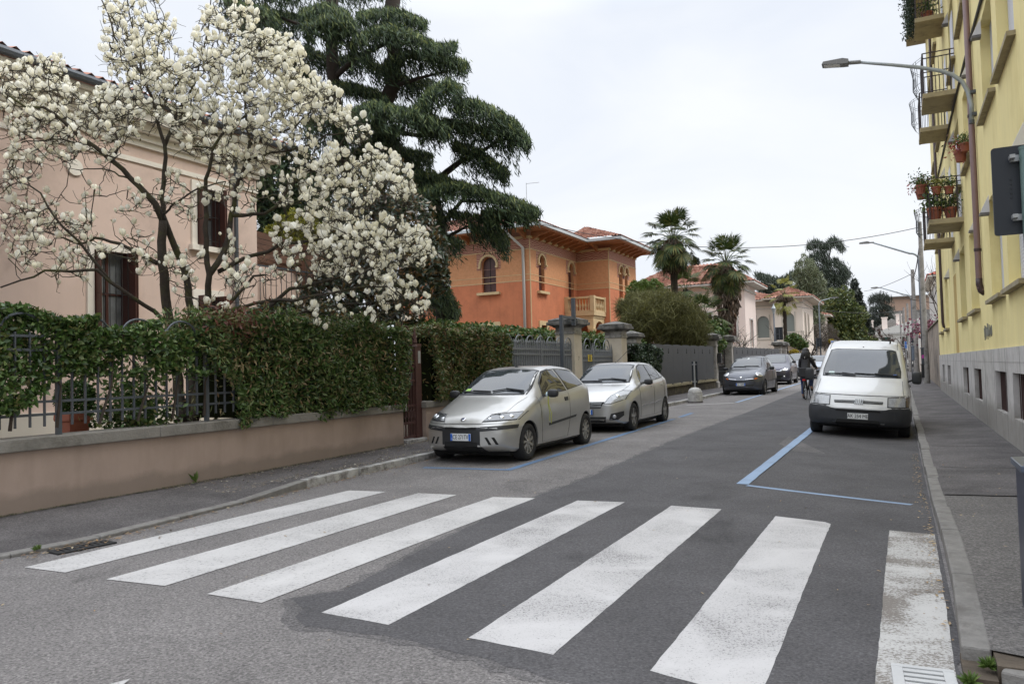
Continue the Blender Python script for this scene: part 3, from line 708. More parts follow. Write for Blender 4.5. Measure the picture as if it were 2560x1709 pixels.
mb = MB(); tiled_slope(mb, (XP + .62, PY1 + .6, 7.16), (XP + .62, PY0 - .6, 7.16), (XP - 4.5, PY1 - 4.2, 8.9), (XP - 4.5, PY0 + 4, 8.9)); tiled_slope(mb, (XP - 9, PY1 + .6, 7.16), (XP + .62, PY1 + .6, 7.16), (XP - 4.5, PY1 - 4.2, 8.9), (XP - 4.5, PY1 - 4.2, 8.9))
mb.build('roof', M['tiles'], ph_, smooth=True)
for i, (a, b, c, d) in enumerate(wins):
    f = MB(); t = .09
    for q in ((a - .14, c - .1, a - .0, d + .14), (b, c - .1, b + .14, d + .14), (a, d, b, d + .14)): f.box(XP + .003, q[0], q[1], XP + .05, q[2], q[3])
    f.box(XP + .004, a - .2, c - .14, XP + .12, b + .2, c - .02)
    o = f.build('window', M['creamtrim'], ph_)
    f = MB(); f.box(XP - .2, a, c, XP - .14, a + .07, d); f.box(XP - .2, b - .07, c, XP - .14, b, d); f.box(XP - .198, (a + b) / 2 - .03, c, XP - .142, (a + b) / 2 + .03, d); f.box(XP - .199, a + .07, c, XP - .141, b - .07, c + .06); f.box(XP - .197, a + .07, (c + d) / 2, XP - .145, b - .07, (c + d) / 2 + .04)
    f.build('frame', M['shutter'], o)
    f = MB(); f.box(XP - .18, a, c, XP - .17, b, d); f.build('pane', pbr('curtained_glass', (.2, .21, .21), .08, spec=.7, var=.3, vscale=3), o)
    f = MB()
    for k in range(2):       # shutters folded open against the reveal
        f.box(XP - .12, b - .02 - .045 * k, c, XP + .3, b - .045 - .045 * k, d)
    f.build('shutter', M['shutter'], o); f = MB(); f.box(XP - .12, a + .02, c, XP + .2, a + .045, d); f.build('shutter', M['shutter'], o)
    f = MB()
    for k in range(1, 6): y = a + (b - a) * k / 6; f.bar((XP + .13, y, c), (XP + .13, y, d), .012)
    for z in (c + .1, (c + d) / 2, d - .12): f.bar((XP + .13, a, z), (XP + .13, b, z), .012)
    f.build('grille', M['black'], o)
f = MB(); f.lathe([(.16, .0), (.16, .03)], (XP + .01, 9.3, 5.55), 16, 'x'); f.build('round_vent', M['creamtrim'], ph_)
# terrace wing with timber pergola beyond the corner
XT = -15.6
tw = thing('terrace_wing', 'pink wing with white edged terrace and brown timber pergola behind the magnolia', 'house', (XT, 17, 0))
mb = MB(); wall_poly(mb, rect(PY1, .1, 21.5, 3.15), [rect(15.2, .9, 16.4, 2.6), rect(17.6, .9, 18.6, 2.6)], (XT, 0, 0), (0, 1, 0), (0, 0, 1), (-.2, 0, 0)); mb.quad((XT, 21.5, .1), (XT - 5, 21.5, .1), (XT - 5, 21.5, 3.15), (XT, 21.5, 3.15))
mb.build('wall', M['pink'], tw)
mb = MB(); mb.box(XT - 5, PY1 + .01, 3.15, XT + 1.1, 21.8, 3.38); mb.build('terrace_slab', M['cream'], tw)
mb = MB(); wall_poly(mb, rect(PY1, 3.38, 21.5, 5.6), [rect(16, 3.5, 17, 5.3)], (XT - 2.8, 0, 0), (0, 1, 0), (0, 0, 1), (-.2, 0, 0)); mb.build('upper_wall', M['pink'], tw)
for a, b in ((15.2, 16.4), (17.6, 18.6)):
    f = MB(); f.box(XT - .15, a, .9, XT - .1, b, 2.6); o = f.build('window', M['shutter'], tw)
    f = MB(); f.box(XT + .0, a - .1, .8, XT + .04, a, 2.7); f.box(XT, b, .8, XT + .04, b + .1, 2.7); f.box(XT, a, 2.6, XT + .04, b, 2.7); f.build('frame', M['creamtrim'], o)
f = MB()
for i in range(7): x = XT - 1.8 + i * .45; f.bar((x, PY1 + .05, 5.15), (x, 20.5, 4.75), .09, .16)
f.build('pergola_rafter', M['darkwood'], tw)
f = MB()
for y in (14.5, 16.4, 18.3, 20.2): f = MB(); f.bar((XT - 1.9, y, 4.98), (XT + 1.05, y, 4.98), .1, .14); f.bar((XT + .95, y, 3.38), (XT + .95, y, 4.95), .12); f.build('pergola_frame', M['darkwood'], tw)
f = MB()
for k in range(40): y = PY1 + .1 + k * .19; f.bar((XT + 1.02, y, 3.4), (XT + 1.02, y, 4.3), .014)
f.bar((XT + 1.02, PY1 + .05, 4.3), (XT + 1.02, 21.5, 4.3), .04); f.build('railing', M['iron'], tw)

# ================================================================ ORANGE VILLA
XV = -19.0
M['orange'] = pbr('orange_stucco', (.58, .2, .095), .88, streak=.3, var=.1, vscale=1.0, bump=.2, bscale=60, dirt=(.45, .155, .075), dscale=.8, dlo=.45, dhi=.7)
M['ochre'] = pbr('ochre_banded_stucco', (.6, .29, .14), .85, var=.12, vscale=6, bump=.1, dirt=(.52, .23, .1), dscale=7)
M['frieze'] = None
def friezemat():
    m, n, b = nodes('painted_frieze'); N = n.nodes; LK = n.links.new
    t = N.new('ShaderNodeTexCoord'); mpn = N.new('ShaderNodeMapping'); mpn.inputs['Scale'].default_value = (2.8, 2.8, 2.8); LK(t.outputs['Object'], mpn.inputs['Vector'])
    v = N.new('ShaderNodeTexVoronoi'); v.feature = 'DISTANCE_TO_EDGE'; v.inputs['Scale'].default_value = 1.0; v.inputs['Randomness'].default_value = .5; LK(mpn.outputs[0], v.inputs['Vector'])
    wv = N.new('ShaderNodeTexWave'); wv.wave_type = 'RINGS'; wv.inputs['Scale'].default_value = 3.5; wv.inputs['Distortion'].default_value = 6; wv.inputs['Detail'].default_value = 1; LK(t.outputs['Object'], wv.inputs['Vector'])
    mr = N.new('ShaderNodeMapRange'); mr.inputs[1].default_value = .5; mr.inputs[2].default_value = .7; LK(wv.outputs['Fac'], mr.inputs[0])
    mx = N.new('ShaderNodeMix'); mx.data_type = 'RGBA'; LK(mr.outputs[0], mx.inputs['Factor']); mx.inputs[6].default_value = (.27, .085, .06, 1); mx.inputs[7].default_value = (.6, .37, .27, 1)
    LK(mx.outputs[2], b.inputs['Base Color']); b.inputs['Roughness'].default_value = .85; return m
M['frieze'] = friezemat()
M['villatrim'] = pbr('villa_cream_stone', (.6, .45, .25), .8, var=.12, vscale=4, bump=.15)
vl_ = thing('orange_villa', 'orange stuccoed villa with painted frieze, arched windows and deep bracketed tiled eaves', 'house', (XV, 42, 0))
# plan: A near corner; wall 1 faces camera (-Y), wall 2 faces street (+X), return, wall 3 further out
Y1v = 40.3; X0v = XV - 9.2; YRv = 47.6; XR = XV + 1.75 * 1.0
pc = AX(1523, 700, 0)   # helper bearings below fix the return corner
r_ = ray(1523, 700); yr = AX(1442, 700, XV).y; XR = (EYE + r_ * (yr / r_.y)).x; yend = AX(1590, 700, XR).y
Zb, Zt = .2, 9.1
Z_FR0, Z_OC0, Z_BAND = 8.45, 6.6, 6.85
def vwall(o, ux, length, openings, out):
    """openings: (a0,z0,a1,z1,arched,kind)"""
    ux = Vector(ux); out = Vector(out); dv = -out * .3
    for nm, z0, z1, m, off in (('wall', Zb, Z_OC0, M['orange'], 0), ('ochre_band', Z_OC0, Z_FR0, M['ochre'], .004), ('frieze', Z_FR0, Zt, M['frieze'], .008)):
        hs = []
        for a0, b0, a1, b1, ar, k in openings:
            sh = arch(a0, b0, a1, b1) if ar else rect(a0, b0, a1, b1)
            # clip the opening to this band
            cl = []
            P = sh
            lo, hi = z0 + .0, z1 - .0
            if max(p[1] for p in P) <= lo or min(p[1] for p in P) >= hi: continue
            def clip(P, val, keep_above):
                out_ = []
                for (p, q) in zip(P, P[1:] + P[:1]):
                    pi = (p[1] >= val) == keep_above or p[1] == val; qi = (q[1] >= val) == keep_above or q[1] == val
                    if pi: out_.append(p)
                    if pi != qi:
                        t = (val - p[1]) / (q[1] - p[1]); out_.append((p[0] + (q[0] - p[0]) * t, val))
                return out_
            P = clip(P, lo, True); P = clip(P, hi, False)
            hs.append(P)
        mb = MB()
        # bands are notched where an opening crosses their edge: build as columns
        outer = [(0, z0)]
        bot = sorted([h for h in hs if min(p[1] for p in h) <= z0 + 1e-6], key=lambda h: min(p[0] for p in h))
        top = sorted([h for h in hs if max(p[1] for p in h) >= z1 - 1e-6], key=lambda h: -max(p[0] for p in h))
        for h in bot:
            a = min(p[0] for p in h if abs(p[1] - z0) < 1e-6); b = max(p[0] for p in h if abs(p[1] - z0) < 1e-6)
            side = [p for p in h if p[1] > z0 + 1e-6]; side.sort(key=lambda p: -math.atan2(p[1] - z0 + .0, p[0] - (a + b) / 2))
            outer += [(a, z0)] + side + [(b, z0)]
        outer += [(length, z0), (length, z1)]
        for h in top:
            if h in bot: continue
            a = min(p[0] for p in h); b = max(p[0] for p in h); lowz = min(p[1] for p in h)
            outer += [(b, z1), (b, lowz), (a, lowz), (a, z1)]
        outer += [(0, z1)]
        full = [h for h in hs if h not in bot and h not in top]
        wall_poly(mb, outer, full, Vector(o) + out * off, ux, (0, 0, 1), dv)
        # reveals for the notches
        for h in bot + [t for t in top if t not in bot]:
            P = [Vector(o) + ux * a + Vector((0, 0, 1)) * b for a, b in h]; n = len(h)
            for i in range(n):
                p, q = h[i], h[(i + 1) % n]
                if abs(p[1] - q[1]) < 1e-6 and (abs(p[1] - z0) < 1e-6 or abs(p[1] - z1) < 1e-6): continue
                mb.quad(P[i], P[(i + 1) % n], P[(i + 1) % n] + dv, P[i] + dv)
        mb.build(nm, m, vl_)
    for a0, b0, a1, b1, ar, k in openings:
        O = Vector(o); U = Vector((0, 0, 1))
        poly = arch(a0 - .03, b0 - .03, a1 + .03, b1 + .03) if ar else rect(a0 - .03, b0 - .03, a1 + .03, b1 + .03)
        mb = MB(); mb.prism(poly, O - out * .2, ux, (0, 0, 1), -out * .05); wd = mb.build('window', M['shutter'], vl_)
        mb = MB(); mb.bar(O - out * .19 + ux * (a0 + a1) / 2 + U * b0, O - out * .19 + ux * (a0 + a1) / 2 + U * b1, .03); mb.build('mullion', M['black'], wd)
        if ar:
            mb = MB(); wall_poly(mb, rect(a0 - .34, b1 - .75, a1 + .34, Z_FR0), [[(x, max(z, b1 - .745)) for x, z in arch(a0, b1 - .74, a1, b1)]], O + out * .014, ux, (0, 0, 1), -out * .02); mb.build('painted_panel', M['frieze'], wd)
        mb = MB()
        if ar:
            r = (a1 - a0) / 2; c = (a0 + a1) / 2; sz = b1 - r
            pts = [(c + (r + .11) * math.cos(PI * i / 14), sz + (r + .11) * math.sin(PI * i / 14)) for i in range(15)]
            P = [O + out * .04 + ux * x + U * z for x, z in [(pts[0][0], sz - .12)] + pts + [(pts[-1][0], sz - .12)]]
            for p, q in zip(P, P[1:]): mb.bar(p, q, .14 if k != 's' else .1, .12, up=out)
            mb.obox(O + out * .09 + ux * (c + r + .11) + U * (sz - .14), *( [.15, .15, .1]))
            mb.obox(O + out * .09 + ux * (c - r - .11) + U * (sz - .14), *( [.15, .15, .1]))
            mb.bar(O + out * .1 + ux * (a0 - .28) + U * (b0 - .08), O + out * .1 + ux * (a1 + .28) + U * (b0 - .08), .24, .15)
        else:
            for p, q in (((a0 - .13, b0), (a0 - .13, b1 + .26)), ((a1 + .13, b0), (a1 + .13, b1 + .26)), ((a0 - .0, b1 + .13), (a1 + .0, b1 + .13))):
                mb.bar(O + out * .03 + ux * p[0] + U * p[1], O + out * .03 + ux * q[0] + U * q[1], .26, .1, up=out)
        mb.build('surround', M['villatrim'], wd)
def zAX(u, v): p = AX(u, v, XV); return p
def wy(u0, u1, v0, v1):      # window on the street wall
    a = AX(u0, v1, XV); b = AX(u1, v1, XV); t = AX((u0 + u1) / 2, v0, XV); return (a.y - Y1v, a.z, b.y - Y1v, t.z)
def wx(u0, u1, v0, v1, Y):
    a = AY(u0, v1, Y); b = AY(u1, v1, Y); t = AY((u0 + u1) / 2, v0, Y); return (a.x - X0v, (a.z + b.z) / 2, b.x - X0v, t.z)
o1 = [wx(1206, 1241, 643, 731, Y1v) + (True, 'n'), wx(1209, 1243, 816, 836, Y1v) + (False, 'n')]
o1[1] = (o1[1][0], 1.9, o1[1][2], o1[1][3], False, 'n')
vwall((X0v, Y1v, 0), (1, 0, 0), XV - X0v, o1, (0, -1, 0))
a = wy(1348, 1362, 641, 727); b = wy(1423, 1436, 660, 768); c = wy(1352, 1366, 813, 834)
L2 = yr - Y1v
o2 = [a + (True, 'n'), (b[0], b[1] - .35, min(b[2], L2 - .35), b[3], True, 'n'), (c[0], 1.9, c[2], c[3], False, 'n')]
vwall((XV, Y1v, 0), (0, 1, 0), L2, o2, (1, 0, 0))
vwall((XV, yr, 0), (1, 0, 0), XR - XV, [], (0, -1, 0))
d0 = AX(1549, 745, XR); d1 = AX(1556, 745, XR); d2 = AX(1562, 745, XR); d3 = AX(1570, 745, XR); dt = AX(1553, 668, XR)
vwall((XR, yr, 0), (0, 1, 0), yend - yr, [(d0.y - yr, d0.z, d1.y - yr + .15, dt.z, True, 's'), (d2.y - yr + .1, d0.z, d3.y - yr, dt.z, True, 's')], (1, 0, 0))
mb = MB(); mb.quad((XR, yend, Zb), (XR - 9, yend, Zb), (XR - 9, yend, Zt), (XR, yend, Zt)); mb.build('back_wall', M['orange'], vl_)
# edge lines, string courses
mb = MB()
for z, h_, pr_ in ((Zt, .14, .09), (Z_FR0 - .0, .06, .03), (Z_OC0 + .38, .03, .02), (Z_OC0 + .02, .04, .02), (2.05, .1, .03)):
    mb.box(X0v, Y1v - pr_, z, XV + pr_ - .003, Y1v + .0, z + h_); mb.box(XV, Y1v + .003, z, XV + pr_, yr - .003, z + h_); mb.box(XV + .003, yr - pr_, z, XR + pr_ - .003, yr, z + h_); mb.box(XR, yr + .003, z, XR + pr_, yend, z + h_)
mb.box(XV - .03, Y1v - .015, Zb, XV + .015, Y1v + .03, Zt); mb.box(XR - .03, yr - .015, Zb, XR + .015, yr + .03, Zt)
mb.build('string_course', M['villatrim'], vl_)
OV = 1.25; ZE = 9.75
# roof (two hipped parts), wooden soffit with brackets, white gutter
mb = MB(); mb.box(X0v - OV, Y1v - OV, ZE - .28, XV + OV, yend, ZE - .2); mb.box(XV + OV + .002, yr - OV, ZE - .28, XR + OV, yend + .6, ZE - .2); mb.build('soffit', M['wood'], vl_)
mb = MB()
def bracket(p, d):
    mb = MB()
    p = Vector(p); d = Vector(d); s = d.cross(Vector((0, 0, 1)))
    prof = [(0, 0), (0, -.42), (.25, -.36), (.55, -.22), (1.0, -.12), (1.12, 0)]
    mb.prism(prof, p - s * .07, d, (0, 0, 1), s * .14); mb.build('bracket', M['wood'], vl_)
x = X0v + .4
while x < XV: bracket((x, Y1v, ZE - .28), (0, -1, 0)); x += .95
y = Y1v + .3
while y < yr: bracket((XV, y, ZE - .28), (1, 0, 0)); y += .95
x = XV + 1.5
while x < XR: bracket((x, yr, ZE - .28), (0, -1, 0)); x += .95
y = yr + .3
while y < yend: bracket((XR, y, ZE - .28), (1, 0, 0)); y += .95
g = MB(); gp = [(X0v - OV, Y1v - OV, ZE - .12), (XV + OV, Y1v - OV, ZE - .12), (XV + OV, yr - OV, ZE - .12), (XR + OV, yr - OV, ZE - .12), (XR + OV, yend + .6, ZE - .12)]
for p, q in zip(gp, gp[1:]): g.bar(p, q, .17, .17)
g.build('gutter', pbr('pale_grey_gutter', (.5, .52, .52), .4, metal=.2), vl_)
g = MB(); px_ = AY(1303, 600, Y1v).x; g.tube([(px_ - .35, Y1v - OV, ZE - .2), (px_ - .3, Y1v - OV + .1, ZE - .5), (px_ + .15, Y1v - .12, ZE - 1.2), (px_ + .15, Y1v - .12, 1.2)], .085, 8); g.build('downpipe', pbr('white_downpipe', (.62, .62, .6), .4), vl_, smooth=True)
mb = MB(); e = OV + .05
A_, B_, C_, D_ = (X0v - e, Y1v - e, ZE), (XV + e, Y1v - e, ZE), (XV + e, yend + .5, ZE), (X0v - e, yend + .5, ZE)
cx = (X0v + XV) / 2; R0 = (cx, Y1v + 3.6, ZE + 2.0); R1 = (cx, yend - 3, ZE + 2.0)
tiled_slope(mb, A_, B_, R0, R0); tiled_slope(mb, B_, C_, R0, R1)
A2, B2, C2 = (XV - .5, yr - e, ZE + .02), (XR + e, yr - e, ZE + .02), (XR + e, yend + .65, ZE + .02)
ap = (XR - 2.6, (yr + yend) / 2 - .3, ZE + 1.55)
tiled_slope(mb, A2, B2, ap, ap); tiled_slope(mb, B2, C2, ap, ap)
mb.build('roof', M['tiles'], vl_, smooth=True)
# corner balcony on arches
bz = AX(1420, 775, XV).z
by0 = AX(1412, 775, XV).y; by1 = yr; bx1 = (EYE + ray(1485, 775) * (by0 / ray(1485, 775).y)).x
bz0 = 5.0
mb = MB(); mb.box(XV + .01, by0, bz0 - .25, bx1, by1 - .01, bz0); mb.box(XV + .01, by0 + .08, bz0 - .4, bx1 - .08, by1 - .01, bz0 - .252); bl_ = mb.build('balcony', M['villatrim'], vl_)
mb = MB()
def balus(p, q, n):
    p, q = Vector(p), Vector(q)
    for i in range(n):
        c = p.lerp(q, (i + .5) / n); mb.lathe([(.06, bz0 + .08), (.035, bz0 + .18), (.075, bz0 + .36), (.035, bz0 + .6), (.045, bz0 + .78), (.06, bz0 + .84)], (c.x, c.y, 0), 8)
    d = (q - p).normalized()
    mb.bar(p + Vector((0, 0, bz0 + .04)), q + Vector((0, 0, bz0 + .04)), .2, .08); mb.bar(p + Vector((0, 0, bz0 + .9)), q + Vector((0, 0, bz0 + .9)), .24, .12)
balus((XV + .1, by0 + .12, 0), (bx1 - .3, by0 + .12, 0), 8); balus((bx1 - .12, by0 + .3, 0), (bx1 - .12, by1 - .1, 0), max(4, int((by1 - by0) / .36)))
for x, y in ((bx1 - .12, by0 + .12), (XV + .1, by0 + .12), (bx1 - .12, by1 - .1)): mb.box(x - .14, y - .14, bz0, x + .14, y + .14, bz0 + 1.0)
mb.build('balustrade', M['villatrim'], bl_)
mb = MB()   # arched loggia beneath
wz = bz0 - .4; base = 1.0
def archwall(o, ux, L_, out):
    sc = [(0, wz), (0, base), (.12, base), (.12, 3.9)]
    r = (L_ - .5) / 2; pts = [(.12 + r * (1 - math.cos(PI * i / 10)), 3.9 + .5 * math.sin(PI * i / 10)) for i in range(11)]
    poly = [(0, wz), (0, base), (.12, base)] + [(.12, 3.9)] + pts[1:-1] + [(.12 + 2 * r, 3.9), (L_, 3.9), (L_, wz)]
    mb.prism(poly, o, ux, (0, 0, 1), out)
archwall((XV + .02, by0 + .1, 0), (1, 0, 0), bx1 - XV - .12, (0, .28, 0)); archwall((bx1 - .12, by1 - .02, 0), (0, -1, 0), by1 - by0 - .14, (-.28, 0, 0))
mb.lathe([(.24, .8), (.2, .9), (.18, 3.65), (.26, 3.75), (.28, 3.9)], (bx1 - .26, by0 + .24, 0), 14)
mb.build('loggia', M['villatrim'], vl_)
mb = MB(); mb.lathe([(.015, ZE + .6), (.015, ZE + 2.7)], (XV - .3, Y1v + .4, 0), 5); mb.bar((XV - .3, Y1v + .4, ZE + 2.65), (XV + .5, Y1v + .5, ZE + 2.65), .02); mb.build('aerial', M['galv'], vl_)
ch = thing('balcony_chair', 'small orange and yellow chair on the villa balcony behind its balusters', 'chair', (XV + .95, by0 + .6, bz0))
q = MB(); cx_, cy_ = XV + .95, by0 + .6
for a_, b_ in ((-.2, -.2), (.2, -.2), (.2, .2), (-.2, .2)): q.bar((cx_ + a_, cy_ + b_, bz0), (cx_ + a_, cy_ + b_, bz0 + .45), .04)
q.build('leg', M['wood'], ch)
q = MB(); q.box(cx_ - .23, cy_ - .23, bz0 + .45, cx_ + .23, cy_ + .23, bz0 + .49); q.build('seat', pbr('yellow_seat', (.6, .3, .03), .6), ch)
q = MB(); q.box(cx_ - .23, cy_ + .19, bz0 + .5, cx_ + .23, cy_ + .23, bz0 + .9); q.build('backrest', pbr('orange_seat', (.55, .15, .03), .6), ch)

# ================================================================ FURTHER HOUSES
def simple_house(name, label, x0, y0, x1, y1, z0, z1, wallm, roofm, rise=1.6, ov=.7, wins=(), wins_front=(), arched=False, wm=None, trim=None, cat='house'):
    t = thing(name, label, cat, ((x0 + x1) / 2, (y0 + y1) / 2, z0))
    trim = trim or M['creamtrim']; wm = wm or M['shutter']
    mb = MB()
    hs = [arch(a, b, c, d, 8) if arched else rect(a, b, c, d) for a, b, c, d in wins]; hf = [arch(a, b, c, d, 8) if arched else rect(a, b, c, d) for a, b, c, d in wins_front]
    wall_poly(mb, rect(y0, z0, y1, z1), hs, (x1, 0, 0), (0, 1, 0), (0, 0, 1), (-.2, 0, 0))
    wall_poly(mb, rect(x0, z0, x1, z1), hf, (0, y0, 0), (1, 0, 0), (0, 0, 1), (0, .2, 0))
    mb.quad((x0, y1, z0), (x1, y1, z0), (x1, y1, z1), (x0, y1, z1)); mb.quad((x0, y0, z0), (x0, y1, z0), (x0, y1, z1), (x0, y0, z1))
    mb.build('wall', wallm, t)
    for k, (S, h_) in enumerate([(w_, 0) for w_ in wins] + [(w_, 1) for w_ in wins_front]):
        a, b, c, d = S; sh = arch(a - .01, b, c + .01, d, 8) if arched else rect(a - .01, b, c + .01, d)
        mb = MB()
        if h_ == 0: mb.prism(sh, (x1 - .16, 0, 0), (0, 1, 0), (0, 0, 1), (-.04, 0, 0))
        else: mb.prism(sh, (0, y0 + .16, 0), (1, 0, 0), (0, 0, 1), (0, .04, 0))
        wd = mb.build('window', wm, t)
        mb = MB()
        for q in ((a - .14, b - .12, a, d + .1), (c, b - .12, c + .14, d + .1), (a, d + .0, c, d + .12), (a - .2, b - .24, c + .2, b - .12)):
            if arched and q[1] > b + .1: continue
            if h_ == 0: mb.box(x1 + .003, q[0], q[1], x1 + .06, q[2], q[3])
            else: mb.box(q[0], y0 - .06, q[1], q[2], y0 - .003, q[3])
        mb.build('frame', trim, wd)
    mb = MB(); mb.box(x0 - ov, y0 - ov, z1, x1 + ov, y1 + ov, z1 + .12); mb.box(x0 - .1, y0 - .1, z1 - .5, x1 + .1, y1 + .1, z1 - .38); mb.build('eaves', trim, t)
    mb = MB(); e = ov + .03; h = z1 + .14; w_ = min(x1 - x0, y1 - y0) / 2
    if (x1 - x0) < (y1 - y0): R0, R1 = ((x0 + x1) / 2, y0 + w_ * .9, h + rise), ((x0 + x1) / 2, y1 - w_ * .9, h + rise)
    else: R0, R1 = (x0 + w_ * .9, (y0 + y1) / 2, h + rise), (x1 - w_ * .9, (y0 + y1) / 2, h + rise)
    a, b, c, d = (x0 - e, y0 - e, h), (x1 + e, y0 - e, h), (x1 + e, y1 + e, h), (x0 - e, y1 + e, h)
    if (x1 - x0) < (y1 - y0): tiled_slope(mb, a, b, R0, R0, .3, .5, .05); tiled_slope(mb, b, c, R0, R1, .3, .5, .05); tiled_slope(mb, c, d, R1, R1, .3, .5, .05); tiled_slope(mb, d, a, R1, R0, .3, .5, .05)
    else: tiled_slope(mb, a, b, R0, R1, .3, .5, .05); tiled_slope(mb, b, c, R1, R1, .3, .5, .05); tiled_slope(mb, c, d, R1, R0, .3, .5, .05); tiled_slope(mb, d, a, R0, R0, .3, .5, .05)
    mb.build('roof', roofm, t, smooth=True)
    return t
M['palepink'] = pbr('pale_pink_render', (.82, .7, .63), .85, var=.05, vscale=1)
M['palecream'] = pbr('pale_cream_render', (.72, .63, .54), .85, var=.05, vscale=1)
M['offwhite'] = pbr('offwhite_render', (.58, .56, .52), .85, var=.06, vscale=1)
M['greygreen'] = pbr('grey_green_shutter', (.2, .22, .2), .6)
M['palewood'] = pbr('pale_eaves', (.5, .45, .38), .7)
simple_house('pale_pink_house', 'pale pink house with red tiled hip roof behind the two tall palms', -19.5, 62, -10.7, 67, .2, 7.7, M['palepink'], M['tiles'], rise=2.0, ov=.9, wins=[(64, 2.8, 65.2, 5.0)], wins_front=[(-14.6, 3.3, -13.3, 5.6), (-12.2, 3.4, -11.4, 5.6), (-12.3, .9, -11.5, 2.4), (-17.5, 3.3, -16.4, 5.6)], trim=M['offwhite'])
simple_house('cream_villa', 'cream villa with tall arched grey windows, balcony and red roof beyond the pink house', -20, 84, -11.3, 95, .2, 7.9, M['palecream'], M['tiles'], rise=1.7, ov=1.2, wins=[(86, 4.2, 87.2, 6.6)], wins_front=[(-13.3, 4.1, -12.1, 6.4), (-13.2, .5, -12.2, 2.6), (-16, 4.1, -14.8, 6.4)], arched=True, wm=M['greygreen'], trim=M['palewood'])
cv = simple_house('villa_bay', 'projecting bay of the cream villa with arched window and stone balcony', -11.28, 82.4, -8.6, 93, .2, 7.9, M['palecream'], M['tiles'], rise=1.2, ov=1.1, wins=[(84, 4.3, 85.1, 6.5), (87, 4.3, 88.1, 6.5)], wins_front=[(-10.5, 4.1, -9.4, 6.5), (-10.5, .5, -9.4, 2.6)], arched=True, wm=M['greygreen'], trim=M['palewood'])
mb = MB(); mb.box(-11.6, 81.2, 3.45, -8.4, 82.36, 3.65); mb.bar((-11.6, 81.3, 4.5), (-8.4, 81.3, 4.5), .16, .1)
for i in range(14): mb.lathe([(.05, 3.65), (.09, 3.95), (.04, 4.3), (.06, 4.5)], (-11.5 + i * .235, 81.3, 0), 6)
mb.build('balcony', M['palewood'], cv)
simple_house('yellow_cream_house', 'cream house glimpsed between the far tree trunks past the villa', -17, 108, -8.5, 120, .3, 7.4, M['palecream'], M['tiles'], rise=1.6, wins=[(110, 4, 111, 6)], wins_front=[(-11, 4, -10, 6), (-14, 4, -13, 6)])
gh = simple_house('grey_gabled_house', 'low off-white gabled house with green shutters and three chimneys far down the street', -6.2, 172, 3.8, 186, 0, 6.5, M['offwhite'], M['concrete'], rise=3.2, ov=.3, wins=[(176, 5, 177.5, 6.3)], wins_front=[(-3.2, 4.4, -1.6, 6.0), (.2, 4.4, 1.8, 6.0), (-3, 1.4, -1.4, 3)], wm=pbr('dark_green_shutter', (.02, .08, .06), .6), trim=M['offwhite'])
mb = MB(); mb.add([(-6.2, 171.9, 6.5), (3.8, 171.9, 6.5), (3.8, 171.9, 9.6)], [(0, 1, 2)]); mb.add([(-6.2, 171.9, 6.5), (3.8, 171.9, 9.6), (3.8, 186, 9.6), (-6.2, 186, 6.5)], [(0, 1, 2, 3)]); mb.build('gable', M['offwhite'], gh)
for k in range(3): mb = MB(); x = -5.6 + k * 2.6; mb.box(x, 173, 7, x + 1.0, 174, 9.4 + k * .5); mb.box(x - .12, 172.9, 9.4 + k * .5, x + 1.12, 174.1, 9.6 + k * .5); mb.build('chimney', M['palepink'], gh)
simple_house('terracotta_block', 'distant grey and salmon flat topped apartment house above the gabled house', -4, 215, 12, 230, 0, 17, pbr('salmon_render', (.4, .27, .2), .85, var=.1), M['concrete'], rise=.6, ov=1.0, wins_front=[(-2, 11, 1, 13.5), (4, 11, 7, 13.5), (-2, 6, 1, 8.5), (4, 6, 7, 8.5)], wm=M['concrete'], trim=M['concrete'])
simple_house('red_roofed_house', 'house with bright red roof behind the plum blossom at the street end', 2.6, 66, 12, 80, 0, 7.6, M['offwhite'], pbr('bright_red_roof', (.45, .12, .08), .8, var=.15), rise=2.2, ov=.5, wins=[])
simple_house('orange_roofed_hut', 'small low building with vivid orange roof edge behind the far poles', 2.6, 96, 9, 104, 0, 4.2, M['offwhite'], pbr('vivid_orange_roof', (.7, .17, .05), .7), rise=1.4, ov=.4)

# old garden wall after the yellow building
M['oldwall'] = pbr('old_flaking_wall', (.36, .3, .24), .9, var=.25, vscale=3, bump=.6, bscale=9, dirt=(.09, .08, .07), dscale=1.4, dlo=.47, dhi=.6, stretch=(1, 1, .35))
gw = thing('old_garden_wall', 'old flaking plaster garden wall with mossy coping past the yellow building', 'wall', (1.75, 60, 0))
mb = MB(); mb.box(1.72, 38.75, -.1, 2.1, 74, 3.25)
mb.build('wall', M['oldwall'], gw); mb = MB()
for i in range(36): y = 38.8 + i * .98; mb.add([(1.64, y, 3.25), (2.2, y, 3.25), (2.2, y + .95, 3.25), (1.64, y + .95, 3.25), (1.92, y, 3.6), (1.92, y + .95, 3.6)], [(0, 1, 4), (3, 5, 2), (0, 4, 5, 3), (1, 2, 5, 4), (0, 3, 2, 1)])
mb.build('coping', pbr('mossy_coping', (.1, .1, .05), .95, var=.4, vscale=6), gw)
gw2 = thing('far_garden_wall', 'pale rendered garden wall further along the right pavement', 'wall', (2.1, 90, 0))
mb = MB(); mb.box(1.95, 74.1, -.1, 2.3, 118, 2.6); mb.build('wall', M['palecream'], gw2)

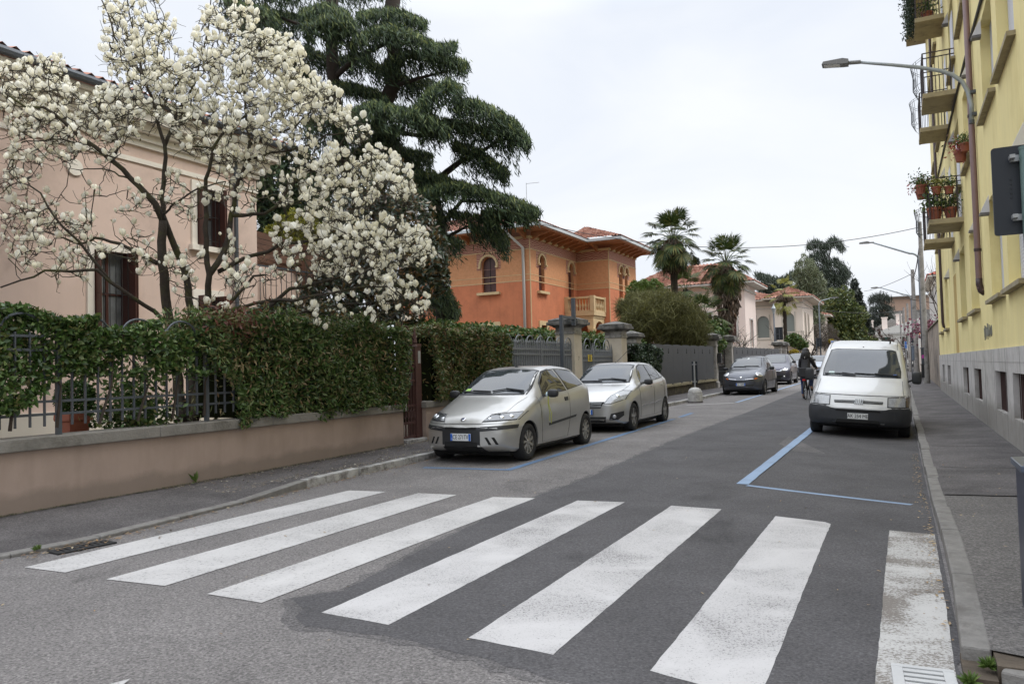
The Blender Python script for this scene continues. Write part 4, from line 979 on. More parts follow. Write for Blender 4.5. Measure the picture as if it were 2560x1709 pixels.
# ---------------------------------------------------------------- poles and street lamps
def pole(name, label, x, y, h, r0, r1, m, z0=.1, group='street poles', cat='pole', extra=None):
    t = thing(name, label, cat, (x, y, z0), group=group)
    q = MB(); q.tube([(x, y, z0 - .1), (x, y, z0 + h)], [r0, r1], 12); q.build('post', m, t, smooth=True, angle=40)
    return t
M['lampgrey'] = pbr('lamp_grey_paint', (.33, .36, .37), .5, metal=.2, var=.2, vscale=6)
M['lamphead'] = pbr('lamp_head_grey', (.2, .2, .2), .4, metal=.3)
M['lampglass'] = pbr('lamp_lens', (.6, .62, .64), .15, spec=.8)
def lamp_head(t, p, d, s=1.0):
    """flat LED head: p rear socket, d direction"""
    p = Vector(p); d = Vector(d).normalized(); side = d.cross(Vector((0, 0, 1))).normalized(); up = side.cross(d)
    q = MB(); q.tube([p - d * .12 * s, p + d * .16 * s], .05 * s, 10); q.obox(p + d * .22 * s + up * .0, .1 * s, .14 * s, .09 * s, Matrix((d, side, up)).transposed())
    prof = [(.16, -.05), (.16, .055), (.3, .085), (.75, .03), (.78, -.04), (.3, -.055)]
    q.prism([(a * s, b * s) for a, b in prof], p - side * .15 * s, d, up, side * .3 * s)
    h = q.build('lamp_head', M['lamphead'], t)
    q = MB(); q.obox(p + d * .54 * s - up * .052 * s, .38 * s, .24 * s, .012 * s, Matrix((d, side, up)).transposed()); q.build('lens', M['lampglass'], h)
# wall lamp on the yellow building
t = thing('street_lamp', 'grey curved-arm street lamp fixed to the yellow facade beside the downpipe', 'street lamp', (1.45, 17.9, 6.2))
pts = [(x, 17.88, z) for x, z in ((1.48, 6.17), (1.49, 6.54), (1.44, 6.81), (1.35, 7.03), (1.18, 7.21), (.97, 7.33), (.61, 7.47), (.1, 7.63), (-.51, 7.81))]
q = MB(); q.tube(pts, [.045, .045, .044, .043, .042, .04, .038, .034, .03], 12); q.build('arm', M['lampgrey'], t, smooth=True)
q = MB(); q.lathe([(.052, 6.15), (.052, 6.22)], (1.48, 17.88, 0), 12); q.box(1.48, 17.8, 6.3, 1.58, 17.92, 6.36); q.box(1.48, 17.8, 6.75, 1.58, 17.92, 6.81); q.build('wall_bracket', M['iron'], t)
lamp_head(t, (-.6, 17.88, 7.83), (-1, 0, .12), .85)
def armlamp(label, x, y, z0, h, al, hh, m, r=.075, s=1.0, side=-1):
    t = thing('street_lamp', label, 'street lamp', (x, y, z0), group='street lamps down the street')
    q = MB(); q.tube([(x, y, z0), (x, y, z0 + h)], [r, r * .8], 10); q.build('post', M['iron'], t, smooth=True)
    c = .5; pts = [(x, y, z0 + h - .3), (x, y, z0 + h)] + [(x + side * c * (1 - math.cos(a)), y, z0 + h + c * math.sin(a) * .9) for a in [PI / 2 * i / 6 for i in range(1, 7)]] + [(x + side * al, y, z0 + h + hh)]
    q = MB(); q.tube(pts, [r * .7] * 8 + [r * .5], 8); q.build('arm', m, t, smooth=True); lamp_head(t, pts[-1], (side, 0, .03), s)
    return t
pa = AX(2299, 559, 1.3); 
pole('concrete_pole', 'tallest grey concrete pole standing on the right pavement against the old wall', 1.3, 49, AY(2299, 559, 49).z, .17, .1, M['concrete'])
pb = AY(2297, 645, 56)
armlamp('curved-arm street lamp right behind the tallest concrete pole', pb.x, 56, .1, pb.z - .2, pb.x - AY(2180, 606, 56).x, AY(2180, 606, 56).z - pb.z + .1, M['lampgrey'], .1)
pcx = AY(2281, 677, 66)
pole('concrete_pole', 'paler concrete pole with cable clamps left of the tallest pole', pcx.x, 66, pcx.z, .2, .12, M['concrete'])
pd = AY(2278, 745, 78)
armlamp('smaller distant street lamp in front of the grey gabled house', pd.x, 78, .1, pd.z - .2, pd.x - AY(2200, 716, 78).x, AY(2200, 716, 78).z - pd.z, M['lampgrey'], .09)
for u, yy, v, lb in ((2268, 95, 760, 'nearest of the three thin far poles beyond the pale concrete pole'), (2259, 110, 770, 'middle one of the three thin far poles down the street'), (2250, 125, 778, 'furthest and leftmost of the three thin far poles')):
    p = AY(u, v, yy); pole('concrete_pole', lb, p.x, yy, p.z, .16, .1, M['concrete'], group='far utility poles')
p = AY(2047, 760, 75)
t = armlamp('thin grey lamp post with short arm among the trees on the left side', p.x, 75, .3, p.z - .4, abs(AY(2078, 742, 75).x - p.x), AY(2078, 742, 75).z - p.z, M['lampgrey'], .07, .8, side=1)
p = AY(1934, 775, 60)
t = thing('lantern_post', 'slim grey post with old lantern head before the cream villa', 'street lamp', (p.x, 60, .3))
q = MB(); q.tube([(p.x, 60, .3), (p.x, 60, p.z - .3)], [.07, .05], 10); q.build('post', M['iron'], t, smooth=True)
q = MB(); q.lathe([(.06, p.z - .3), (.15, p.z + .1), (.17, p.z + .12), (.05, p.z + .35), (.02, p.z + .5)], (p.x, 60, 0), 8); q.build('lantern', M['lampgrey'], t)
# traffic sign backs
M['signback'] = pbr('dark_sign_back', (.012, .016, .022), .45)
def signback(label, u0, u1, v0, v1, y, dz=0, post=True, name='traffic_sign', x0=None):
    a = AY(u0, v0, y); b = AY(u1, v1, y); t = thing(name, label, 'traffic sign', ((a.x + b.x) / 2, y, .2))
    q = MB(); q.box(a.x, y - .02, b.z, b.x, y + .01, a.z); q.build('panel', M['signback'], t, bevel=.005)
    q = MB(); xm = a.x if x0 is None else x0
    q.bar((xm, y - .05, (a.z + b.z) / 2 - (a.z - b.z) * .05), ((a.x + b.x) / 2, y - .05, (a.z + b.z) / 2 - (a.z - b.z) * .05), .05); q.bar(((a.x + b.x) / 2, y - .05, b.z + .05), ((a.x + b.x) / 2, y - .05, a.z - .15), .05)
    if post: q.bar((xm, y - .05, .1), (xm, y - .05, a.z), .07)
    q.build('post', M['iron'], t); return t
signback('dark back of a square road sign on the slim lantern post', 1939, 1958, 818, 849, 59.5)
signback('dark back of a road sign under the thin lamp post on the left', 2041, 2055, 845, 865, 74)
signback('dark sign back on the concrete pole by the grey gabled house', 2276, 2284, 833, 856, 65)
def parksign(label, u0, u1, v0, v1, y, txt='P'):
    a = AY(u0, v0, y); b = AY(u1, v1, y); t = thing('parking_sign', label, 'traffic sign', ((a.x + b.x) / 2, y, .2))
    q = MB(); q.bar(((a.x + b.x) / 2, y, .1), ((a.x + b.x) / 2, y, a.z), .06); q.build('post', M['galv'], t)
    q = MB(); q.box(a.x, y - .06, b.z, b.x, y - .03, a.z); p_ = q.build('panel', M['shutter_white'], t)
    q = MB(); w_ = b.x - a.x; q.box(a.x + w_ * .12, y - .066, b.z + w_ * .15, b.x - w_ * .12, y - .061, a.z - w_ * .12); q.build('blue_field', pbr('sign_blue', (.05, .2, .6), .4), p_)
    text_mesh('lettering', txt, w_ * .7, M['shutter_white'], p_, ((a.x + b.x) / 2, y - .069, (a.z + b.z) / 2), (PI / 2, 0, 0))
parksign('blue and white P parking sign just left of the white van roof', 2077, 2092, 851, 866, 52)
parksign('small white and blue parking sign on the right pavement beyond the van', 2261, 2268, 853, 871, 62)
# utility cabinets and bins
def cabinet(name, label, cat, u0, u1, v0, v1, y, m, dep=.35):
    a = AY(u0, v0, y); b = AY(u1, v1, y); t = thing(name, label, cat, ((a.x + b.x) / 2, y, b.z))
    q = MB(); q.box(a.x, y, b.z, b.x, y + dep, a.z); q.build('body', m, t, bevel=.02)
    q = MB(); q.box(a.x - .03, y - .03, a.z + .001, b.x + .03, y + dep + .03, a.z + .05); q.box(a.x + .03, y - .012, b.z + .1, b.x - .03, y - .001, a.z - .08); q.build('lid', m, t, bevel=.008)
    return t
cabinet('litter_bin', 'narrow black bin in front of the tallest concrete pole', 'bin', 2303, 2312, 912, 944, 45, M['black'])
cabinet('utility_cabinet', 'grey utility cabinet with a magenta sticker behind the black bin', 'cabinet', 2302, 2311, 871, 911, 46.5, M['iron'])
mb = MB(); a = AY(2304, 887, 46.4); b = AY(2310, 895, 46.4); mb.box(a.x, 46.37, b.z, b.x, 46.38, a.z); 
s = mb.build('sticker', pbr('magenta_sticker', (.5, .05, .35), .5), bpy.data.objects['utility_cabinet'])
cabinet('utility_cabinet', 'tall blue grey cabinet further along the right pavement', 'cabinet', 2279, 2287, 866, 900, 62, pbr('bluegrey', (.16, .2, .25), .5))

# cables
def cable(label, a, b, sag, r=.012, n=14):
    a, b = Vector(a), Vector(b); q = MB()
    q.tube([a.lerp(b, i / n) - Vector((0, 0, sag * 4 * (i / n) * (1 - i / n))) for i in range(n + 1)], r, 4)
    return tag(q.build('overhead_cable', M['black']), label, 'cable')
va = AY(1560, 600, 39.0)
cable('thin overhead cable sagging from the villa eaves to the tallest concrete pole', (XV + 1.3, 39.3, 9.6), (1.3, 49, AY(2299, 559, 49).z - .2), 1.25, .018, 24)
cable('cable dipping from the pale concrete pole toward the left side trees', (pcx.x, 66, pcx.z - .2), AD(2160, 728, 95), .2, .022)
cable('cable running from the villa side past the lantern post to the far lamp', AD(1890, 773, 70), AD(2060, 728, 78), .5, .016)
cable('thin cable crossing between the left lamp post and the far houses', AD(1990, 766, 72), AD(2280, 772, 110), .6, .02)
cable('cable strung between the tall concrete poles on the right', (1.3, 49, AY(2299, 559, 49).z - .7), (pcx.x, 66, pcx.z - .5), .5, .03)

# near sign on the right pavement, seen from behind
t = thing('road_sign', 'large dark back of a rectangular road sign on a green pole at the right edge', 'traffic sign', (.74, 6.05, 0))
q = MB(); r = .02; x0, x1, z0, z1 = .597, 1.15, 2.255, 2.84
pts = []
for cx_, cz_, a0 in ((x1 - r, z1 - r, 0), (x0 + r, z1 - r, 90), (x0 + r, z0 + r, 180), (x1 - r, z0 + r, 270)):
    for i in range(5): a = R(a0 + i * 22.5); pts.append((cx_ + r * math.cos(a), cz_ + r * math.sin(a)))
q.prism(pts, (0, 6.0, 0), (1, 0, 0), (0, 0, 1), (0, .025, 0)); pn = q.build('panel', M['signback'], t)
q = MB()
for i in range(5): q.lathe([(.006, -.006), (.006, .0)], (.7, 5.999, 2.5 + i * .03), 8, 'y')
q.build('rivet', M['signback'], pn)
q = MB(); q.tube([(.775, 5.93, -.1), (.775, 5.93, 2.8)], .03, 14); q.lathe([(.032, 2.79), (.034, 2.81)], (.775, 5.93, 0), 14); q.build('pole', pbr('green_grey_pole', (.13, .2, .19), .4, metal=.3, var=.2), t, smooth=True, angle=40)
q = MB()
for z in (2.75, 2.36): q.box(.7, 5.965, z - .02, .85, 5.997, z + .02); q.box(.69, 5.89, z - .012, .72, 5.97, z + .012); q.lathe([(.012, -.01), (.012, .01)], (.705, 5.96, z), 8, 'y')
q.build('clamp', M['galv'], t)
# navy pedestrian barrier / bin at the right edge
t = thing('street_bin', 'navy blue metal street box with a grey lid at the right edge of the picture', 'street furniture', (.66, 5.1, .1))
a = AY(2537, 1140, 5.0); zt = a.z; x0 = a.x - .02
M['navy'] = pbr('navy_metal', (.018, .022, .045), .35, spec=.6, var=.1)
q = MB(); q.prism([(0, 0), (.5, 0), (.5, zt - .1), (.0, zt - .14), (0.0, zt - .2)][:4], (x0 + .02, 4.62, .1), (1, 0, 0), (0, 0, 1), (0, .38, 0)); q.build('body', M['navy'], t, bevel=.01)
q = MB(); q.prism([(0, 0), (.52, 0.04), (.52, .075), (.0, .035)], (x0, 4.6, zt - .04), (1, 0, 0), (0, 0, 1), (0, .41, 0)); q.build('lid', pbr('grey_blue_lid', (.1, .12, .16), .3, metal=.5), t, bevel=.004)
q = MB(); q.bar((x0 + .04, 4.605, zt - .12), (x0 + .4, 4.605, zt - .4), .02, .03); q.bar((x0 + .06, 4.605, zt - .34), (x0 + .4, 4.605, zt - .6), .02, .03); q.build('trim_strip', M['galv'], t)
# ================================================================ LEFT BOUNDARY
XW = -8.2
def onbl(u, v):      # bearing -> point on the left property line
    r = ray(u, v); y = 20.0
    for _ in range(40): y = .5 * y + .5 * (bl(y) / r.x * r.y)
    t = bl(y) / r.x; return EYE + r * t
gwl = thing('garden_wall', 'low pink rendered garden wall with grey stone coping beside the crosswalk', 'wall', (XW, 6, .1))
mb = MB(); mb.box(XW - .3, -3, -.1, XW, 11.74, .735); mb.build('wall', M['pinkwall'], gwl)
mb = MB(); y = -3.0
while y < 11.7: mb.box(XW - .36, y + .004, .737, XW + .055, min(y + 1.9, 11.79), .87); y += 1.9
M['coping'] = pbr('coping_stone', (.23, .215, .19), .85, var=.2, vscale=4, bump=.35, bscale=35, dirt=(.12, .11, .09), dscale=2.2)
mb.build('coping', M['coping'], gwl, bevel=.012)
# iron fence standing on it
fn = thing('iron_fence', 'grey iron fence with hooped top overgrown by the hedge on the low wall', 'fence', (XW - .12, 6, .87))
xf = XW - .12; posts = [1.27, 3.3, 5.33, 7.36, 9.39, 11.42]
for y in posts:
    q = MB(); q.box(xf - .025, y - .025, .86, xf + .025, y + .025, 2.07); q.lathe([(.02, 2.06), (.045, 2.1), (.045, 2.13), (.015, 2.18)], (xf, y, 0), 10); q.build('post', M['iron'], fn)
for y0, y1 in zip(posts, posts[1:]):
    q = MB()
    for z in (1.1, 1.24, 1.8, 1.95): q.box(xf - .012, y0 + .026, z - .014, xf + .012, y1 - .026, z + .014)
    q.build('rail', M['iron'], fn)
    q = MB(); n = 13
    for k in range(1, n):
        y = y0 + (y1 - y0) * k / n; tall = k % 3 == 0
        q.box(xf - .0135, y - .008, .97, xf + .0135, y + .008, 2.03 if tall else 1.99)
        if tall: q.lathe([(.012, 2.03), (.026, 2.055), (.012, 2.08)], (xf, y, 0), 8)
    for k in (1, 5, 9):
        a = y0 + (y1 - y0) * k / n; b = a + (y1 - y0) * 3 / n; c = (a + b) / 2; rr = (b - a) / 2
        q.tube([(xf, c + rr * math.cos(t), 1.99 + rr * .85 * math.sin(t)) for t in [PI * i / 12 for i in range(13)]], .014, 6)
    q.build('bar', M['iron'], fn)

# ---- leaves
M['hedge'] = leafmat('hedge_leaves', [(.025, .05, .012), (.04, .08, .018), (.06, .115, .025), (.09, .16, .035), (.14, .2, .06), (.15, .13, .045)], rough=.42, spec=.45, transl=.2)
M['hedge_brown'] = leafmat('hedge_leaves_bronze', [(.025, .042, .011), (.045, .08, .02), (.075, .12, .03), (.12, .15, .045), (.21, .16, .065), (.15, .09, .045), (.06, .1, .026)], rough=.45, spec=.4, transl=.2)
M['ivy'] = leafmat('ivy_leaves', [(.01, .02, .01), (.02, .04, .015), (.04, .07, .03), (.13, .17, .12)], rough=.4, spec=.5, transl=.1)
M['stem'] = pbr('twig_bark', (.045, .033, .024), .9, var=.3, vscale=10)
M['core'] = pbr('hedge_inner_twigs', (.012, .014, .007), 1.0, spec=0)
def box_leaves(n, x0, x1, y0, y1, z0, z1, surf=.75, topw=.06, fn=None):
    """points in a hedge volume, concentrated on street face and top"""
    x = RNG.uniform(x0, x1, n); y = RNG.uniform(y0, y1, n); z = RNG.uniform(z0, z1, n)
    s = RNG.uniform(size=n); f = s < surf * .72; t = (s >= surf * .72) & (s < surf)
    x[f] = x1 - np.abs(RNG.normal(0, .09, f.sum())); z[t] = z1 - np.abs(RNG.normal(0, .07, t.sum()))
    x += .07 * np.sin(y * 2.3 + z * 3) * (x > x1 - .3) + .05 * np.sin(y * 6.1); z += topw * np.sin(y * 3.1) + topw * .6 * np.sin(y * 7.7 + 1)
    P = np.stack([x, y, z], 1)
    if fn is not None: P = P[fn(P)]
    return P
def hedge(name, label, P, size, asp, m, core=None, bias=(.5, 0, -.3), cat='hedge', stems=(), parent=None):
    t = thing(name, label, cat, tuple(np.median(P, axis=0)[:2]) + (float(P[:, 2].min()),))
    leafmesh('foliage', P, rdir(len(P), bias), size, asp, m, t)
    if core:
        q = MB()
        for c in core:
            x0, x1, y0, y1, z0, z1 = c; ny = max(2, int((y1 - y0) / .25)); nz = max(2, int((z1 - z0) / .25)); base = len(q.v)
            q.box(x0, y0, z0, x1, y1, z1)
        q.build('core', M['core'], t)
    if stems:
        q = MB()
        for s in stems: q.tube(s, [.02, .012, .006][:len(s)] if len(s) <= 3 else [.02 - .014 * i / (len(s) - 1) for i in range(len(s))], 5)
        q.build('stem', M['stem'], t)
    return t
def blob_noise(P, s, thr, seed=0):
    a = np.sin(P[:, 1] * s + seed) * np.sin(P[:, 2] * s * 1.3 + seed * 2) + .6 * np.sin(P[:, 1] * s * 2.3 + 1 + seed) * np.sin(P[:, 2] * s * 2.1 + 2) + .5 * RNG.normal(size=len(P)) * .6
    return a > thr
P1 = box_leaves(15000, xf - .45, xf + .12, 3.0, 5.75, 1.02, 2.23, fn=lambda P: blob_noise(P, 5, -1.1 + 0 * P[:, 2], 1) | (P[:, 2] > 1.75))
P1 = P1[(P1[:, 2] > 1.22 + .1 * np.sin(P1[:, 1] * 5) + np.clip((P1[:, 1] - 5.05) * .6, 0, .6))]
P2 = box_leaves(5200, xf - .25, xf + .12, 5.5, 7.4, 1.5, 2.1, surf=.5, fn=lambda P: blob_noise(P, 6, -.2, 2) | ((P[:, 2] > 1.75) & (P[:, 2] < 2.02)))
P2b = box_leaves(900, xf - .25, xf + .1, 5.5, 7.4, 1.35, 1.7, surf=.3, fn=lambda P: blob_noise(P, 5, .1, 4))
stm = [[(xf + .02, y, .95), (xf + .05, y + random.uniform(-.2, .2), 1.4), (xf, y + random.uniform(-.35, .35), 1.9)] for y in np.arange(3.3, 7.4, .5)]
hedge('climbing_hedge', 'glossy green climber trailing through the iron fence at the left edge', np.concatenate([P1, P2, P2b]), .085, .48, M['hedge'], stems=stm, cat='climbing plant')
P = box_leaves(26000, -9.3, XW + .1, 7.15, 11.88, .82, 2.28, surf=.86)
P = P[(P[:, 1] > 7.75) | (P[:, 2] > 1.25 + .9 * (7.75 - P[:, 1])) & (RNG.uniform(size=len(P)) < .75)]
P = P[(P[:, 2] > .88) | (P[:, 0] > XW - .0) | (P[:, 0] < XW - .35)]
sh_ = np.stack([RNG.normal(-8.35, .2, 900), RNG.normal(7.75, .3, 900), RNG.normal(2.2, .12, 900)], 1)
rag = box_leaves(1500, -8.9, XW + .05, 7.0, 11.7, 2.2, 2.42, surf=.2)
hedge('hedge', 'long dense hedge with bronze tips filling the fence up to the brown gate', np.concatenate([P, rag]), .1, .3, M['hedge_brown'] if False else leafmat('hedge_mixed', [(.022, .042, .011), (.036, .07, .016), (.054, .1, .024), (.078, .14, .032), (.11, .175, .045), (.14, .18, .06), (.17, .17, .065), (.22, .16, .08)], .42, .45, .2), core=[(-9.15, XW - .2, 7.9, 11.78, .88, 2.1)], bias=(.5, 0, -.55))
leafmesh('new_shoots', sh_, rdir(900, (0, 0, .4)), .1, .28, leafmat('red_new_shoots', [(.1, .04, .025), (.16, .06, .04), (.12, .12, .04)]), bpy.data.objects['hedge'])
dd_ = np.stack([RNG.normal(XW + .06, .05, 420), RNG.uniform(7.3, 11.8, 420), 2.0 - np.abs(RNG.normal(0, .5, 420))], 1); dd_ = dd_[dd_[:, 2] > .9]
leafmesh('dead_leaves', dd_, rdir(len(dd_), (.2, 0, -1)), .09, .25, leafmat('straw_leaves', [(.25, .17, .08), (.32, .25, .13), (.18, .1, .05)]), bpy.data.objects['hedge'])
P = box_leaves(17000, -9.3, XW + .12, 12.75, 16.3, .85, 2.33, surf=.86)
P = P[P[:, 2] < 2.45 - .4 * np.clip(P[:, 1] - 15.4, 0, 2)]
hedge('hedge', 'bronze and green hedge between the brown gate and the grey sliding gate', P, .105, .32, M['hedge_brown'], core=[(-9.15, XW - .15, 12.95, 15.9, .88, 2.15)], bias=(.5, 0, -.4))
C = RNG.normal(size=(1900, 3)) * np.array([.2, .27, .25]) + np.array([-8.75, 6.6, 1.02]); C = C[C[:, 2] > .35]
hedge('garden_shrub', 'dark glossy shrub just inside the fence beside the terracotta pot', C, .085, .5, M['hedge'], cat='shrub', stems=[[(-8.75, 6.5, .1), (-8.7, 6.45, .6), (-8.6, 6.6, 1.2)]])
# pot with clipped box ball
t = thing('potted_box', 'clipped box ball in a square orange terracotta pot behind the fence bars', 'potted plant', (-9.0, 5.95, .12))
st_p = MB(); st_p.box(-9.2, 5.75, .1, -8.8, 6.15, .4); st_p.build('plinth', M['concrete'], t); q = MB(); q.lathe([(.1, .4), (.13, .97), (.15, .97), (.155, 1.0), (.15, 1.07), (.12, 1.07), (.115, 1.04)], (-9.0, 5.95, 0), 4, sq=True); q.build('pot', M['terracotta'], t, bevel=.01)
C = rdir(5200); C /= np.linalg.norm(C, axis=1, keepdims=True); C = C * (.21 + RNG.normal(0, .012, (5200, 1))) * np.array([1, 1, .95]) + np.array([-9.0, 5.97, 1.25])
leafmesh('foliage', C, rdir(5200), .035, .5, leafmat('box_leaves', [(.02, .045, .01), (.04, .09, .015), (.07, .13, .02)], transl=.1), t)

# ---- second pink wall piece and brown gate
g2 = thing('garden_wall', 'short pink rendered wall with stone coping right of the brown gate behind the silver hatchback', 'wall', (XW, 14, .1))
mb = MB(); mb.box(XW - .3, 12.5, -.1, XW, 15.2, .76); mb.build('wall', M['pinkwall'], g2)
mb = MB(); mb.box(XW - .34, 12.47, .763, XW + .04, 15.23, .88); mb.build('coping', M['coping'], g2, bevel=.01)
st_ = MB(); st_.box(XW - .6, 11.8, .0, XW + .03, 12.49, .2); tag(st_.build('gate_threshold', M['kerbw'], bevel=.01), kind='structure')
bg_ = thing('brown_gate', 'narrow brown iron gate with scrolls and a tall spiked post', 'gate', (XW - .1, 12.1, .18))
pt = AX(1036, 820, XW - .1); xg = XW - .1
q = MB(); q.box(xg - .04, pt.y - .045, .18, xg + .04, pt.y + .045, pt.z - .35); q.lathe([(.06, pt.z - .36), (.035, pt.z - .3), (.05, pt.z - .28), (.004, pt.z + .02)], (xg, pt.y, 0), 8); q.build('post', M['rust'], bg_)
q = MB(); q.box(xg - .2, 12.32, .18, xg + .02, 12.49, 1.95); q.box(xg - .22, 12.3, 1.952, xg + .03, 12.5, 2.0); bx_ = q.build('intercom_pillar', M['rust'], bg_)
q = MB(); q.box(xg + .021, 12.35, 1.62, xg + .035, 12.45, 1.86); q.box(xg - .13, 12.305, 1.6, xg - .03, 12.318, 1.9); q.box(xg - .12, 12.305, 1.2, xg - .05, 12.318, 1.45); q.build('intercom', M['galv'], bx_)
q = MB()
for k in range(7): y = 11.78 + k * .09; q.bar((xg, y, .22), (xg, y, 1.55), .02)
for z in (.24, .5, .82, 1.3, 1.55): q.bar((xg, 11.76, z), (xg, 12.31, z), .03, .04)
for k in range(5):
    y = 11.83 + k * .1
    q.tube([(xg + .012, y + .045 * math.cos(a), .67 + .08 * math.sin(a)) for a in [2 * PI * i / 10 for i in range(11)]], .008, 4)
q.build('bar', M['rust'], bg_)
q = MB(); q.tube([(xg, pt.y, pt.z - .25), (xg, pt.y - .25, pt.z + .02), (xg, pt.y - .6, pt.z + .05)], .014, 5); q.build('arch_rod', M['rust'], bg_)
# white awning glimpsed behind
t = thing('awning', 'small scalloped white awning behind the brown gate above the hedge', 'awning', (-13.4, 17.6, 2.9))
a, b = AD(1028, 812, 20), AD(1088, 828, 20.5); c_, d_ = AD(1088, 812, 21.5), AD(1035, 800, 21.2)
q = MB(); q.add([a, b, c_ , d_, a - Vector((0, 0, .16)), b - Vector((0, 0, .12)), a + Vector((0, 0, .02)), b + Vector((0, 0, .02)), c_ + Vector((0, 0, .02)), d_ + Vector((0, 0, .02))], [(0, 1, 2, 3), (4, 5, 1, 0), (9, 8, 7, 6)]); q.build('canvas', pbr('white_canvas', (.75, .75, .75), .7), t)
q = MB(); q.bar((a.x, a.y, .1), a, .05); q.bar((b.x, b.y, .1), b, .05); q.build('frame', M['iron'], t)

# ---- grey sliding gate with hoops
def hoop_gate(name, label, x, y0, y1, zb, zr, sp, hw_, top, cat='gate', group=None):
    t = thing(name, label, cat, (x, (y0 + y1) / 2, zb), group=group)
    q = MB()
    for z in (zr, zr - .13, zb + .15, (zb + zr) / 2 - .1): q.box(x - .02, y0, z - .022, x + .02, y1, z + .022)
    q.build('rail', M['gate_iron'], t)
    n = int((y1 - y0) / sp); q = MB()
    for k in range(n + 1): y = y0 + (y1 - y0) * k / n; q.box(x - .0225, y - .012, zb, x + .0225, y + .012, zr + .1 + (.06 if k % 2 else 0)); q.lathe([(.012, zr + .1), (.025, zr + .17), (.004, zr + .25)], (x, y, 0), 6)
    q.build('bar', M['gate_iron'], t)
    q = MB(); m_ = max(1, int((y1 - y0) / hw_)); w_ = (y1 - y0) / m_
    for k in range(m_):
        c = y0 + w_ * (k + .5); r1 = w_ * .36
        for rr, hh in ((r1, top - zr), (r1 * .6, (top - zr) * .62)):
            q.tube([(x, c - rr, zr)] + [(x, c + rr * math.cos(a), zr + hh - rr * 1.1 + rr * 1.1 * math.sin(a)) for a in [PI - PI * i / 10 for i in range(11)]] + [(x, c + rr, zr)], .016 if rr == r1 else .012, 5)
    q.build('hoop', M['gate_iron'], t)
    q = MB()
    for y in (y0 - .03, (y0 + y1) / 2, y1 + .03): q.box(x - .035, y - .035, zb, x + .035, y + .035, zr + .22); q.lathe([(.03, zr + .22), (.005, zr + .42)], (x, y, 0), 6)
    q.build('post', M['gate_iron'], t); return t
hoop_gate('sliding_gate', 'long grey iron sliding gate with hooped top behind the silver hatchback', XW - .1, 15.3, 20.9, .25, 1.96, .125, .62, 2.3)
# stone capped pillars
M['pillar'] = pbr('cream_pillar_render', (.52, .46, .37), .85, var=.08, vscale=2, bump=.15, dirt=(.42, .37, .3), dscale=1.5)
M['oldstone'] = pbr('dark_weathered_stone', (.2, .19, .175), .9, var=.3, vscale=6, bump=.5, bscale=25, dirt=(.045, .045, .04), dscale=3, dlo=.42, dhi=.6)
M['bandstone'] = pbr('grey_band_stone', (.37, .355, .33), .85, var=.2, vscale=6, bump=.3, dirt=(.17, .16, .15), dscale=4, dlo=.45, dhi=.62)
def pillar(label, cx, cy, hw, zb, zs, zt, cap=.2, shaft=None, name='gate_pillar', group='gate pillars', pyr=.1, base=False):
    t = thing(name, label, 'pillar', (cx, cy, zb), group=group)
    q = MB(); q.sweep_sq([(hw, zb), (hw, zs)] if not base else [(hw * 1.25, zb), (hw * 1.25, zb + .25), (hw, zb + .3), (hw, zs)], cx, cy); q.build('shaft', shaft or M['pillar'], t)
    h = zt - zs; q = MB(); q.sweep_sq([(hw + .025, zs + .001), (hw + .025, zs + h * .12), (hw + .003, zs + h * .14), (hw + .003, zs + h * .42), (hw + .04, zs + h * .46)], cx, cy); q.build('band', M['bandstone'], t)
    q = MB(); q.sweep_sq([(hw + .05, zs + h * .461), (hw + cap * .35, zs + h * .53), (hw + cap * .7, zs + h * .6), (hw + cap, zs + h * .63), (hw + cap, zs + h * .8), (hw + cap * .8, zs + h * .82), (hw + cap * .8, zs + h * .97), (hw + cap * .6, zs + h), (hw * .2, zs + h + pyr)], cx, cy); q.build('cap', M['oldstone'], t)
    return t
def pil_from(label, ul, ue, ur, zs, zt, **k):     # left edge, near corner, right edge columns
    e = AX(ue, 900, XW); r2 = AX(ur, 900, XW); l = AY(ul, 900, e.y); w_ = (e.x - l.x)
    print('pillar', label[:20], 'y', round(e.y, 2), round(r2.y, 2), 'w', round(w_, 2)); hw = w_ / 2
    return pillar(label, XW - hw, e.y + hw, hw, .2, zs, zt, **k), e.y, e.y + 2 * hw
t1, ya, yb_ = pil_from('large cream gate pillar with dark moulded cap and number 7', 1391, 1437, 1457, 2.42, 2.85)
text_mesh('house_number', '7', .17, M['black'], t1, (XW + .004, (ya + yb_) / 2 + .22 - .2, 1.72), (PI / 2, 0, PI / 2))
t2, yc, yd = pil_from('cream gate pillar with dark moulded cap right of the pedestrian gate', 1514.5, 1554.8, 1568, 2.42, 2.88)
tg = hoop_gate('pedestrian_gate', 'grey hooped pedestrian gate with a yellow notice between two cream pillars', XW - .35, yb_ + .05, yc - .05, .25, 1.8, .12, .8, 2.35)
a = AX(1470, 886, XW - .32); b = AX(1480, 903, XW - .32)
q = MB(); q.box(XW - .326, a.y, b.z, XW - .315, b.y, a.z); nt_ = q.build('notice', pbr('yellow_notice', (.65, .48, .03), .5), tg)
q = MB()
for k in range(5): z = b.z + (a.z - b.z) * (.15 + .17 * k); q.box(XW - .3145, a.y + .06, z, XW - .312, b.y - .06 - .05 * (k % 2), z + .02)
q.build('notice_print', M['black'], nt_)
pillar('smaller pale stone pillar half hidden by ivy', XW - .3, 26.3, .27, .3, 2.28, 2.62, cap=.12, shaft=M['bandstone'])
P = np.concatenate([box_leaves(8500, -9.0, XW + .22, 25.2, 28.1, .6, 2.2, surf=.85)]); P = P[(P[:, 2] < 2.35 - .15 * np.abs(P[:, 1] - 26.2)) & (P[:, 2] > .45)]
